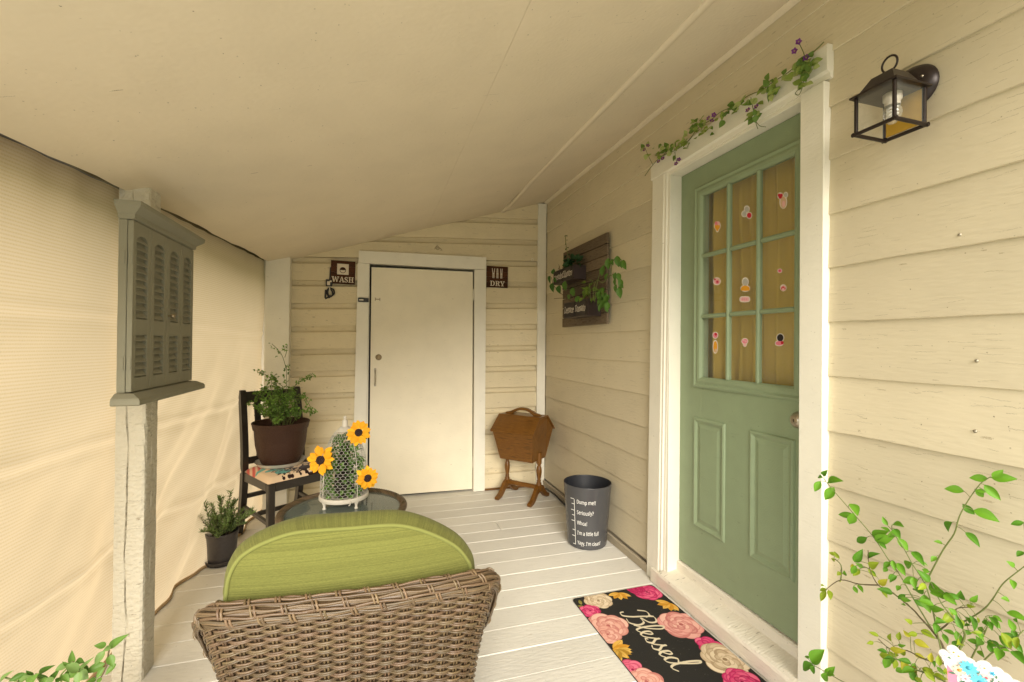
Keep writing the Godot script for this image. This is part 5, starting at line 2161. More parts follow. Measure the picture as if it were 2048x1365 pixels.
# ---------------------------------------------------------------- herb planter on the house wall
func herb_planter() -> void:
	var z0 := -3.385
	var z1 := -2.655
	var y0 := 1.424
	var y1 := 2.034
	var o := Vector3(1.462, y0, (z0 + z1) * 0.5)
	var t := thing("pallet_planter", "weathered plank board with two brown herb boxes hung on house wall", "wall planter", o)
	var n := 8
	for k in n:
		var h := (y1 - y0) / n
		var g := Geo.new()
		g.box(Vector3(0.016, h - 0.005, z1 - z0 + rr(-0.012, 0.006)), Transform3D(), 0.002)
		part("plank", g, M.barn[rng.randi() % 4], t, turned(Vector3(0.008, h * (k + 0.5), rr(-0.004, 0.004)), 0, 0, 0))
	for zz: float in [-0.25, 0.25]:
		boxed("batten", Vector3(0.0165, 0.02, zz - 0.03), Vector3(0.029, y1 - y0 - 0.02, zz + 0.03), M.barn[1], t)
	var tm := Basis(Vector3(0, 0, 1), Vector3(0, 1, 0), Vector3(-1, 0, 0))
	for b: Array in [[-3.335, -2.957, 1.76, 1.862, ["Lavender", "Cilantro"]], [-3.12, -2.73, 1.482, 1.596, ["Lettuce", "Tomato"]]]:
		var xa := 1.36 - 1.462
		var w: float = b[1] - b[0]
		var yy: float = b[2] - y0
		var hh: float = b[3] - b[2]
		var zc: float = (b[0] + b[1]) * 0.5 - o.z
		var g := Geo.new()
		var th := 0.007
		g.box(Vector3(th, hh, w), at(xa + th * 0.5, hh * 0.5, 0), 0.001)
		g.box(Vector3(th, hh, w), at(-0.001 - th * 0.5, hh * 0.5, 0), 0.001)
		for s: float in [-1.0, 1.0]:
			g.box(Vector3(-xa - 2.0 * th - 0.002, hh, th), at(xa * 0.5, hh * 0.5, s * (w - th) * 0.5), 0.001)
		g.box(Vector3(-xa - 2.0 * th - 0.002, th, w - 2.0 * th), at(xa * 0.5, th * 0.5, 0), 0.001)
		var bx := part("herb_box", g, M.box_brown, t, at(0, yy, zc))
		boxed("soil_fill", Vector3(xa + 0.008, hh * 0.6, -w * 0.5 + 0.008), Vector3(-0.01, hh * 0.8, w * 0.5 - 0.008), M.soil, bx)
		for k in 2:
			var pz := (k - 0.5) * w * 0.47
			boxed("name_plate", Vector3(xa - 0.004, 0.008, pz - w * 0.22), Vector3(xa - 0.0005, hh - 0.008, pz + w * 0.22), M.chalk, bx)
			var tx := text_mesh(b[4][k], "Droid Serif", 0.036)
			var lt := Geo.new()
			lt.add_mesh(tx, Transform3D(), func(p: Vector3) -> Vector3:
				return tm * Vector3(p.x * 0.92 + p.y * 0.3, p.y * 1.25 + 0.003 * sin(p.x * 70.0), p.z) + Vector3(xa - 0.0048, hh * 0.5, pz))
			part("lettering", lt, M.print_white, bx)
	# the herbs, each its own plant
	rng.seed = 91
	var deep := unit_leaf(Color(0.02, 0.07, 0.02), 0.3, 0.25)
	var midg := unit_leaf(Color(0.05, 0.13, 0.02), 0.25, 0.25)
	var lime := unit_leaf(Color(0.13, 0.2, 0.03), 0.3, 0.3)
	var fresh := unit_leaf(Color(0.08, 0.17, 0.025), 0.25, 0.2, 1.3)
	var basil := thing("basil_plant", "dark green basil bush in the upper herb box", "plant", Vector3(1.41, 1.835, -3.06))
	for k in 34:
		var d := Vector3(rr(-1.0, 0.4), rr(-0.3, 1.0), rr(-1.0, 1.0)).normalized()
		put_leaf(basil, deep, d * Vector3(0.03, 0.05, 0.06) + Vector3(0, 0.035, 0), d + Vector3(0, -0.2, 0), (Vector3.UP * 0.5 + Vector3(-0.6, 0, 0.5) + rvec() * 0.5), rr(0.04, 0.065), rr(0.03, 0.045), M.leaf_dark)
	var g := Geo.new()
	g.tube(spline([Vector3(0, -0.02, -0.03), Vector3(-0.01, 0.12, -0.08), Vector3(-0.02, 0.21, -0.1), Vector3(-0.02, 0.29, -0.115)], 4), 0.0025, 5)
	part("stem", g, M.stem, basil)
	for q: Array in [[0.13, 0.05, -1.0], [0.135, 0.05, 1.0], [0.185, 0.03, -1.0], [0.19, 0.03, 1.0], [0.225, 0.022, -1.0], [0.25, 0.02, 1.0], [0.285, 0.03, 0.6], [0.29, 0.02, -0.6]]:
		put_leaf(basil, deep, Vector3(-0.015, q[0], lerpf(-0.08, -0.115, (q[0] - 0.12) / 0.17)), Vector3(-0.1, -0.1, q[2]), Vector3(-0.4, 1, 0.3), q[1], q[1] * 0.55, M.leaf_dark)
	var lav := thing("dry_sprig", "dry bare reddish sprig in the upper herb box", "plant", Vector3(1.41, 1.835, -3.26))
	g = Geo.new()
	for k in 9:
		var e := Vector3(rr(-0.04, 0.02), rr(0.04, 0.1), rr(-0.06, 0.06))
		g.tube(PackedVector3Array([Vector3(rr(-0.01, 0.01), -0.02, rr(-0.02, 0.02)), e * 0.5 + rvec() * 0.008, e]), 0.0016, 4)
	part("twigs", g, mat(lin(0.09, 0.03, 0.025), 0.8), lav)
	var heart := thing("heart_leaf_vine", "trailing vine with round heart leaves reaching past the planter edge", "plant", Vector3(1.4, 1.59, -3.08))
	var vines := [[Vector2(1145, 605), Vector2(1125, 590), Vector2(1108, 572), Vector2(1103, 555)], [Vector2(1145, 604), Vector2(1128, 597), Vector2(1108, 598)], [Vector2(1150, 600), Vector2(1140, 575), Vector2(1128, 562)]]
	for v: Array in vines:
		var pts := []
		for p: Vector2 in v:
			pts.append(onx(p.x, p.y, 1.365) - heart.position)
		g = Geo.new()
		g.tube(spline(pts, 5), 0.0022, 5)
		part("stem", g, M.stem_brown, heart)
	for q: Array in [[1101, 552, -0.4, -1.0, 0.1, 0.0], [1112, 553, 0.6, -0.8, 0.1, 0.0], [1106, 566, -0.1, -1.0, 0.115, 0.0], [1118, 571, 0.2, -1.0, 0.1, 0.0], [1107, 549, 0.1, 1.0, 0.07, 0.0], [1131, 562, -0.1, -0.9, 0.11, 1.0], [1146, 575, 0.1, -1.0, 0.1, 1.0], [1155, 592, 0.3, -0.8, 0.08, 1.0], [1140, 590, -0.6, -0.6, 0.07, 1.0]]:
		put_leaf(heart, midg if q[5] < 0.5 else fresh, onx(q[0], q[1], 1.36) - heart.position, Vector3(-0.1, q[3], q[2]), Vector3(-0.9, 0.3, 0.4) + rvec() * 0.2, q[4] * 0.66, q[4] * 0.58, M.leaf_mid)
	var tom := thing("tomato_plant", "bright green tomato plant drooping over the lower herb box", "plant", Vector3(1.4, 1.58, -2.8))
	var st := [[Vector2(1187, 602), Vector2(1188, 575), Vector2(1195, 560), Vector2(1205, 566), Vector2(1214, 558), Vector2(1222, 550)], [Vector2(1190, 602), Vector2(1192, 580), Vector2(1196, 562), Vector2(1200, 545)], [Vector2(1181, 602), Vector2(1180, 572), Vector2(1186, 562), Vector2(1178, 560)], [Vector2(1222, 550), Vector2(1224, 530), Vector2(1228, 520), Vector2(1240, 518), Vector2(1250, 532)], [Vector2(1222, 552), Vector2(1230, 548), Vector2(1236, 560), Vector2(1238, 580)]]
	for v: Array in st:
		var pts := []
		for p: Vector2 in v:
			pts.append(onx(p.x, p.y, 1.37) - tom.position)
		g = Geo.new()
		g.tube(spline(pts, 5), 0.0024, 5)
		part("stem", g, M.stem, tom)
	for q: Array in [[1217, 516, 0.0, -1.0, 0.1], [1224, 518, 0.3, -0.9, 0.06], [1234, 512, 0.4, -1.0, 0.1], [1243, 522, 0.0, -1.0, 0.06], [1246, 520, 0.5, -1.0, 0.09], [1232, 545, -0.4, -1.0, 0.07], [1236, 546, 0.5, -1.0, 0.08], [1232, 557, -0.4, -1.0, 0.07], [1241, 558, 0.3, -1.0, 0.08], [1233, 569, -0.3, -1.0, 0.07], [1239, 573, 0.2, -1.0, 0.1], [1242, 568, 0.6, -0.6, 0.05], [1204, 552, 0.3, 0.8, 0.1], [1210, 560, 0.5, 0.5, 0.07]]:
		put_leaf(tom, fresh, onx(q[0], q[1], 1.36) - tom.position, Vector3(-0.1, q[3], q[2]), Vector3(-0.9, 0.2, 0.5) + rvec() * 0.25, q[4] * 0.7, q[4] * 0.4, M.leaf_mid)
	for k in 26:
		var p := onx(rr(1196, 1218), rr(575, 612), rr(1.33, 1.4))
		put_leaf(tom, fresh, p - tom.position, Vector3(rr(-0.5, 0.2), -0.8, rr(-0.7, 0.7)), Vector3(-0.8, 0.5, 0.5) + rvec() * 0.4, rr(0.035, 0.06), rr(0.022, 0.034), M.leaf_mid)
	for k in 16:
		var p := onx(rr(1164, 1190), rr(565, 600), rr(1.36, 1.42))
		put_leaf(tom, lime, p - tom.position, Vector3(rr(-0.5, 0.2), rr(-0.8, 0.4), rr(-0.9, 0.7)), Vector3(-0.8, 0.5, 0.5) + rvec() * 0.4, rr(0.035, 0.055), rr(0.022, 0.034), M.leaf_mid)

# ---------------------------------------------------------------- wall lantern
func wall_lantern() -> void:
	var c := Vector3(1.38, 1.898, -0.898)
	var t := thing("wall_lantern", "dark bronze box lantern with clear panes on the siding beside door", "lantern", c)
	var hx := 0.058
	var hz := 0.05
	var hy := 0.104
	var m: Material = M.dark_metal
	for sx: float in [-1.0, 1.0]:
		for sz: float in [-1.0, 1.0]:
			boxed("corner_bar", Vector3(sx * hx - 0.004, 0.005, sz * hz - 0.004), Vector3(sx * hx + 0.004, hy, sz * hz + 0.004), m, t, 0.001)
	var g := Geo.new()
	for s: float in [-1.0, 1.0]:
		g.tube(PackedVector3Array([Vector3(-hx - 0.009, 0, s * (hz + 0.003)), Vector3(hx + 0.009, 0, s * (hz + 0.003))]), 0.0055, 8)
		g.tube(PackedVector3Array([Vector3(s * (hx + 0.003), 0, -hz - 0.009), Vector3(s * (hx + 0.003), 0, hz + 0.009)]), 0.0055, 8)
	part("bottom_frame", g, m, t)
	g = Geo.new()
	g.loft([Vector3(-hx - 0.012, hy + 0.005, -hz - 0.012), Vector3(hx + 0.012, hy + 0.005, -hz - 0.012), Vector3(hx + 0.012, hy + 0.005, hz + 0.012), Vector3(-hx - 0.012, hy + 0.005, hz + 0.012)], [Vector3(-hx - 0.012, hy, -hz - 0.012), Vector3(hx + 0.012, hy, -hz - 0.012), Vector3(hx + 0.012, hy, hz + 0.012), Vector3(-hx - 0.012, hy, hz + 0.012)])
	g.loft([Vector3(-hx, hy + 0.005, -hz), Vector3(hx, hy + 0.005, -hz), Vector3(hx, hy + 0.005, hz), Vector3(-hx, hy + 0.005, hz)], [Vector3(-hx * 0.55, hy + 0.05, -hz * 0.55), Vector3(hx * 0.55, hy + 0.05, -hz * 0.55), Vector3(hx * 0.55, hy + 0.05, hz * 0.55), Vector3(-hx * 0.55, hy + 0.05, hz * 0.55)])
	part("roof_cap", g, m, t)
	g = Geo.new()
	g.lathe([Vector2(0.016, hy + 0.05), Vector2(0.014, hy + 0.058), Vector2(0.007, hy + 0.062), Vector2(0.0, hy + 0.064)], 14)
	var ring := PackedVector3Array()
	for k in 25:
		var a := TAU * k / 24.0
		ring.append(Vector3(0.0, hy + 0.083 + sin(a) * 0.022, cos(a) * 0.02))
	g.tube(ring, 0.0028, 8, false)
	part("top_ring", g, m, t)
	g = Geo.new()
	g.lathe([Vector2(0.0, 0.03), Vector2(0.02, 0.029), Vector2(0.042, 0.024), Vector2(0.058, 0.012), Vector2(0.062, 0.0)], 32, Transform3D(Basis(Vector3.BACK, PI / 2), Vector3(1.4925 - c.x, 0.142, -0.008)))
	part("wall_plate", g, m, t)
	g = Geo.new()
	for q: Vector2 in [Vector2(0.012, 0.034), Vector2(-0.02, 0.03)]:
		g.lathe([Vector2(0.0, 0.004), Vector2(0.004, 0.003), Vector2(0.0045, 0.0)], 10, Transform3D(Basis(Vector3.BACK, PI / 2), Vector3(1.4925 - c.x - 0.023, 0.142 + q.x, -0.008 + q.y)))
	part("plate_screw", g, M.nickel, t)
	g = Geo.new()
	g.tube(spline([Vector3(hx * 0.6, hy + 0.03, 0), Vector3(0.075, hy + 0.045, 0.004), Vector3(0.1, hy + 0.04, 0.01)], 5), 0.009, 10)
	part("arm", g, m, t)
	for q: Array in [[-1.0, 0.0], [0.0, 1.0], [0.0, -1.0]]:
		g = Geo.new()
		var nx: float = q[0]
		var nz: float = q[1]
		if nx != 0.0:
			g.quad_uv(Vector3(-hx, 0.006, -hz + 0.004), Vector3(-hx, 0.006, hz - 0.004), Vector3(-hx, hy, hz - 0.004), Vector3(-hx, hy, -hz + 0.004))
		else:
			g.quad_uv(Vector3(-hx + 0.004, 0.006, nz * hz), Vector3(hx - 0.004, 0.006, nz * hz), Vector3(hx - 0.004, hy, nz * hz), Vector3(-hx + 0.004, hy, nz * hz))
		part("pane", g, M.glass, t)
	var amber := mat(lin(0.45, 0.27, 0.03), 0.3)
	amber.metallic = 0.35
	boxed("amber_reflector", Vector3(hx - 0.003, 0.006, -hz + 0.0045), Vector3(hx, hy - 0.001, hz - 0.0045), amber, t, 0.0005)
	g = Geo.new()
	g.lathe([Vector2(0.0, hy), Vector2(0.022, hy), Vector2(0.022, hy - 0.018), Vector2(0.018, hy - 0.022), Vector2(0.018, hy - 0.034)], 20, at(0.012, 0, 0))
	part("bulb_socket", g, M.saucer, t)
	var bm := mat(Color(0.9, 0.9, 0.85, 0.15), 0.08)
	bm.transparency = BaseMaterial3D.TRANSPARENCY_ALPHA
	g = Geo.new()
	g.lathe([Vector2(0.015, hy - 0.034), Vector2(0.021, hy - 0.044), Vector2(0.023, hy - 0.056), Vector2(0.018, hy - 0.072), Vector2(0.008, hy - 0.084), Vector2(0.0, hy - 0.086)], 20, at(0.012, 0, 0))
	part("bulb_envelope", g, bm, t)
	g = Geo.new()
	var coil := PackedVector3Array()
	for k in 40:
		var a := k * 0.6
		coil.append(Vector3(0.012 + cos(a) * 0.012, hy - 0.038 - k * 0.0009, sin(a) * 0.012))
	g.tube(coil, 0.003, 6)
	part("bulb_coil", g, M.letter_white, t)

# ---------------------------------------------------------------- garland over the door
func garland() -> void:
	rng.seed = 64
	var X := 1.456
	var o := onx(1470, 205, X)
	var t := thing("door_garland", "artificial ivy garland with purple blossoms draped over the door head", "garland", o)
	var main := [Vector2(1290, 352), Vector2(1306, 330), Vector2(1325, 312), Vector2(1352, 300), Vector2(1376, 283), Vector2(1392, 262), Vector2(1404, 250), Vector2(1422, 240), Vector2(1442, 224), Vector2(1468, 212), Vector2(1496, 192), Vector2(1524, 180), Vector2(1545, 165), Vector2(1575, 146), Vector2(1600, 126), Vector2(1618, 112), Vector2(1634, 98), Vector2(1648, 84)]
	var side := [[Vector2(1306, 330), Vector2(1296, 310), Vector2(1288, 290)], [Vector2(1502, 195), Vector2(1508, 225), Vector2(1512, 245), Vector2(1516, 258)], [Vector2(1512, 242), Vector2(1520, 252), Vector2(1532, 254)], [Vector2(1612, 120), Vector2(1606, 102), Vector2(1598, 86)], [Vector2(1614, 125), Vector2(1608, 160), Vector2(1604, 178), Vector2(1598, 190), Vector2(1591, 186), Vector2(1606, 172)], [Vector2(1350, 304), Vector2(1352, 318), Vector2(1356, 328)], [Vector2(1545, 168), Vector2(1550, 182), Vector2(1546, 195)]]
	var lines := [main]
	lines.append_array(side)
	for l in lines.size():
		var pts := []
		for p: Vector2 in lines[l]:
			pts.append(onx(p.x, p.y, X - 0.004 + rr(-0.006, 0.006)) - o)
		var g := Geo.new()
		g.tube(spline(pts, 5), 0.0019 if l == 0 else 0.0014, 5)
		part("vine", g, M.stem, t)
	var kinds := [unit_leaf(Color(0.27, 0.35, 0.08), 0.15, 0.2, 0.95), unit_leaf(Color(0.13, 0.22, 0.04), 0.2, 0.25, 0.95), unit_leaf(Color(0.38, 0.43, 0.16), 0.15, 0.15, 0.95)]
	var clusters := [[1290, 300, 5, 12], [1325, 300, 12, 18], [1345, 302, 9, 14], [1368, 290, 8, 12], [1385, 265, 7, 12], [1402, 248, 10, 14], [1412, 262, 5, 10], [1440, 232, 4, 12], [1465, 216, 6, 10], [1486, 205, 4, 10], [1506, 205, 5, 12], [1510, 232, 6, 10], [1540, 170, 8, 12], [1548, 188, 5, 8], [1572, 147, 3, 8], [1608, 132, 9, 12], [1620, 124, 10, 14], [1614, 142, 6, 9], [1606, 166, 6, 8]]
	for c: Array in clusters:
		for k: int in int(c[2] * 1.5):
			var p := onx(c[0] + rr(-1, 1) * c[3], c[1] + rr(-1, 1) * c[3] * 0.8, X - rr(0.0, 0.025)) - o
			var d := Vector3(rr(-0.7, 0.1), rr(-0.8, 0.8), rr(-1, 1))
			var s := rr(0.02, 0.036)
			put_leaf(t, kinds[rng.randi() % 3], p, d, Vector3(-1.0, 0.4, 0.6) + rvec() * 0.6, s, s * rr(0.7, 0.95), M.leaf_mid)
	# purple blossoms: five petals each
	var pg := Geo.new()
	pg.tint(Color(0.16, 0.035, 0.22))
	pg.leaf(Vector3.ZERO, Vector3.UP, Vector3.BACK, 1.0, 0.8, -0.2, 0.2, 4)
	var pm := pg.mesh()
	for q: Array in [[1296, 292], [1290, 300], [1318, 324], [1326, 318], [1353, 328], [1358, 320], [1418, 237], [1428, 230], [1424, 243], [1497, 221], [1514, 214], [1597, 84], [1590, 102], [1613, 116]]:
		var p := onx(q[0], q[1], X - 0.018) - o
		var n := (Vector3(-0.8, 0.1, 0.6) + rvec() * 0.5).normalized()
		var x := Vector3.UP.cross(n).normalized()
		var fl := Geo.new()
		fl.tint(Color(0.2, 0.05, 0.26))
		for k in 5:
			var a := TAU * k / 5.0
			var d := (x * cos(a) + n.cross(x) * sin(a)) + n * 0.35
			fl.leaf(Vector3.ZERO, d, n, 0.013, 0.011, -0.1, 0.2, 3)
		fl.tint(Color(0.5, 0.4, 0.15))
		fl.tube(PackedVector3Array([Vector3.ZERO, n * 0.006]), 0.0022, 5)
		part("blossom", fl, M.petal, t, Transform3D(Basis(), p))

# ---------------------------------------------------------------- signs and small things on the far wall
func signs() -> void:
	var zf := ZB + 0.0112
	for s: Array in [["WASH", onz(664, 521, zf), onz(712, 570, zf), "dark wood plank sign reading WASH with a washing machine picture"], ["DRY", onz(973, 532, zf), onz(1015, 577, zf), "dark wood plank sign reading DRY with three clothes pegs"]]:
		var a: Vector3 = s[1]
		var b: Vector3 = s[2]
		var c := (a + b) * 0.5
		c.z = zf
		var w := absf(b.x - a.x)
		var h := absf(a.y - b.y)
		if s[0] == "WASH":
			c.x -= 0.008
		var t := thing("plank_sign", s[3], "sign", c, 0.0, "laundry signs either side of the low door")
		t.rotation.z = -0.012 if s[0] == "WASH" else 0.0
		for k in 4:
			boxed("plank", Vector3(-w * 0.5, -h * 0.5 + h * k / 4.0 + 0.0008, 0), Vector3(w * 0.5, -h * 0.5 + h * (k + 1) / 4.0 - 0.0008, 0.01), M.sign_wood[[1, 0, 2, 0][k]], t, 0.001)
		var g := Geo.new()
		var tm := text_mesh(s[0], "Droid Serif", h * 0.235, true)
		g.add_mesh(tm, at(0, -h * 0.31, 0.0106).scaled_local(Vector3(0.84 if s[0] == "WASH" else 1.0, 1, 1)))
		part("lettering", g, M.print_white, t)
		g = Geo.new()
		if s[0] == "WASH":
			var bx := func(x0: float, x1: float, y0: float, y1: float, z: float) -> void:
				g.box(Vector3(x1 - x0, y1 - y0, 0.0006), at((x0 + x1) * 0.5, (y0 + y1) * 0.5, z), 0.0001)
			bx.call(-0.045, 0.042, -0.018, 0.068, 0.0106)
			part("machine_print", g, M.print_white, t)
			g = Geo.new()
			g.prism(disc(0.024, 24, 1, 1, Vector2(-0.002, 0.018)), 0.0005, at(0, 0, 0.011))
			bx.call(-0.045, 0.042, 0.05, 0.053, 0.0111)
			bx.call(-0.036, -0.028, 0.058, 0.064, 0.0111)
			bx.call(-0.022, -0.014, 0.058, 0.064, 0.0111)
			part("drum_print", g, M.sign_wood[1], t)
			g = Geo.new()
			var pl := PackedVector2Array()
			for k in 13:
				var q := PI + PI * k / 12.0
				pl.append(Vector2(-0.002 + cos(q) * 0.02, 0.018 + sin(q) * 0.02))
			g.prism(pl, 0.0004, at(0, 0, 0.0116))
			part("water_print", g, M.print_white, t)
		else:
			for k in 3:
				var px := (k - 1) * 0.036
				for sd: float in [-1.0, 1.0]:
					var sp: float = [0.011, 0.003, 0.007][k]
					g.prism(PackedVector2Array([Vector2(px + sd * 0.002, -0.012), Vector2(px + sd * 0.008, -0.012), Vector2(px + sd * 0.008, 0.028), Vector2(px + sd * (sp + 0.003), 0.075), Vector2(px + sd * (sp - 0.002), 0.075), Vector2(px + sd * 0.002, 0.03)]), 0.0006, at(0, 0, 0.0104))
				g.prism(PackedVector2Array([Vector2(px - 0.009, 0.024), Vector2(px + 0.009, 0.024), Vector2(px + 0.009, 0.031), Vector2(px - 0.009, 0.031)]), 0.0003, at(0, 0, 0.011))
			part("peg_print", g, M.print_white, t)

func small_hardware() -> void:
	# keys on a strap
	var z := ZB + 0.014
	var o := onz(661, 535, z)
	var t := thing("key_lanyard", "black strap with tag and bunch of keys hanging beside WASH sign", "keys", o)
	var g := Geo.new()
	g.lathe([Vector2(0.0, 0.014), Vector2(0.003, 0.012), Vector2(0.003, -0.01)], 8, Transform3D(Basis(Vector3.RIGHT, PI / 2), Vector3.ZERO))
	part("nail", g, M.steel, t)
	var at_px := func(x: float, y: float, d: float) -> Vector3:
		return onz(x, y, z + d) - o
	g = Geo.new()
	g.tube(PackedVector3Array([Vector3(0, 0, 0.006), at_px.call(660, 552, 0.006), at_px.call(659, 562, 0.006)]), 0.005, 6, true, 0.3)
	part("strap", g, M.black, t)
	g = Geo.new()
	var tc: Vector3 = at_px.call(658, 566, 0.006)
	g.box(Vector3(0.05, 0.055, 0.006), Transform3D(Basis(), tc), 0.002)
	part("tag", g, M.black, t)
	g = Geo.new()
	g.box(Vector3(0.022, 0.03, 0.001), Transform3D(Basis(), tc + Vector3(-0.004, -0.004, 0.0036)), 0.0003)
	g.box(Vector3(0.014, 0.012, 0.001), Transform3D(Basis(), tc + Vector3(0.012, 0.012, 0.0036)), 0.0003)
	part("tag_print", g, M.print_white, t)
	for q: Array in [[[658, 576], [652, 585], [650, 596], [651, 580]], [[658, 576], [664, 583], [665, 590], [660, 594], [655, 590]], [[657, 576], [655, 586], [658, 596], [660, 590]], [[659, 576], [667, 580], [668, 588], [663, 592]], [[657, 577], [653, 584], [656, 594], [650, 598]]]:
		var pts := []
		for p: Array in q:
			pts.append(at_px.call(p[0], p[1], rr(0.006, 0.016)))
		g = Geo.new()
		g.tube(spline(pts, 4), 0.0058, 6)
		part("cord_loop", g, M.black, t)
	g = Geo.new()
	g.box(Vector3(0.008, 0.034, 0.002), Transform3D(Basis(Vector3.BACK, 0.1), at_px.call(659, 578, 0.018)), 0.0005)
	part("key", g, M.nickel, t)
	# contact alarm on the casing
	var a := onz(716, 598, ZB + 0.034)
	var b := onz(737.5, 603, ZB + 0.034)
	var dv := thing("door_sensor", "small black door sensor with silver label on the white casing", "sensor", (a + b) * 0.5)
	g = Geo.new()
	var w := absf(b.x - a.x)
	g.box(Vector3(w, 0.034, 0.014), at(0, 0, 0.0072), 0.003)
	part("housing", g, M.black, dv)
	g = Geo.new()
	g.box(Vector3(w * 0.4, 0.012, 0.0008), at(-w * 0.2, 0, 0.0147), 0.0002)
	part("label_plate", g, M.steel, dv)
	var pl := thing("strike_plate", "rusty little metal plate near top of the low white door", "plate", onz(755, 599, -3.8655))
	g = Geo.new()
	for q: float in [-0.018, 0.018]:
		g.box(Vector3(0.006, 0.026, 0.002), at(q, 0, 0.0012), 0.0005)
	g.box(Vector3(0.036, 0.008, 0.002), at(0, 0, 0.0012), 0.0005)
	part("bar", g, M.brass_dull, pl)
	var hk := thing("wire_hook", "bent bit of dark wire nailed to siding above the low door", "hook", onz(876, 496, ZB + 0.0115))
	g = Geo.new()
	g.tube(spline([Vector3(-0.028, -0.014, 0.004), Vector3(-0.012, 0.016, 0.006), Vector3(0.0, 0.012, 0.008), Vector3(0.008, -0.012, 0.006), Vector3(-0.012, -0.016, 0.005), Vector3(-0.006, 0.006, 0.008), Vector3(0.014, -0.002, 0.006), Vector3(0.03, -0.014, 0.003)], 4), 0.0024, 6)
	part("wire", g, M.brass_dull, hk)
	var eye := thing("screw_hook", "small eye screw in the siding over the DRY sign", "hook", onz(1064, 520, ZB + 0.003))
	g = Geo.new()
	var ring := PackedVector3Array()
	for k in 15:
		var q := TAU * k / 14.0
		ring.append(Vector3(cos(q) * 0.011, sin(q) * 0.011, 0.012))
	g.tube(ring, 0.0022, 6, false)
	g.tube(PackedVector3Array([Vector3(0, 0.011, 0.012), Vector3(0, 0.011, 0.0)]), 0.0022, 6)
	part("ring", g, M.trim, eye)
	# black cable lying in the corner behind the sewing box
	var cb := thing("cable", "black cable lying in the corner along the skirting board", "cable")
	g = Geo.new()
	g.tube(spline([Vector3(1.462, 0.012, -3.72), Vector3(1.455, 0.03, -3.5), Vector3(1.462, 0.012, -3.3), Vector3(1.466, 0.01, -3.05), Vector3(1.462, 0.009, -2.86)], 8), 0.007, 8)
	part("lead", g, M.black, cb)
	# loose nails in the siding
	for q: Array in [[1921, 470], [1952, 863], [1955, 722]]:
		var nl := thing("nail", "small nail head standing out of the lap siding past the door", "nail", onx(q[0], q[1], 1.4965), 0.0, "nails in the lap siding")
		g = Geo.new()
		g.lathe([Vector2(0.0, 0.004), Vector2(0.004, 0.0035), Vector2(0.0045, 0.0), Vector2(0.002, -0.002)], 10, Transform3D(Basis(Vector3.BACK, PI / 2), Vector3.ZERO))
		part("head", g, M.steel, nl)

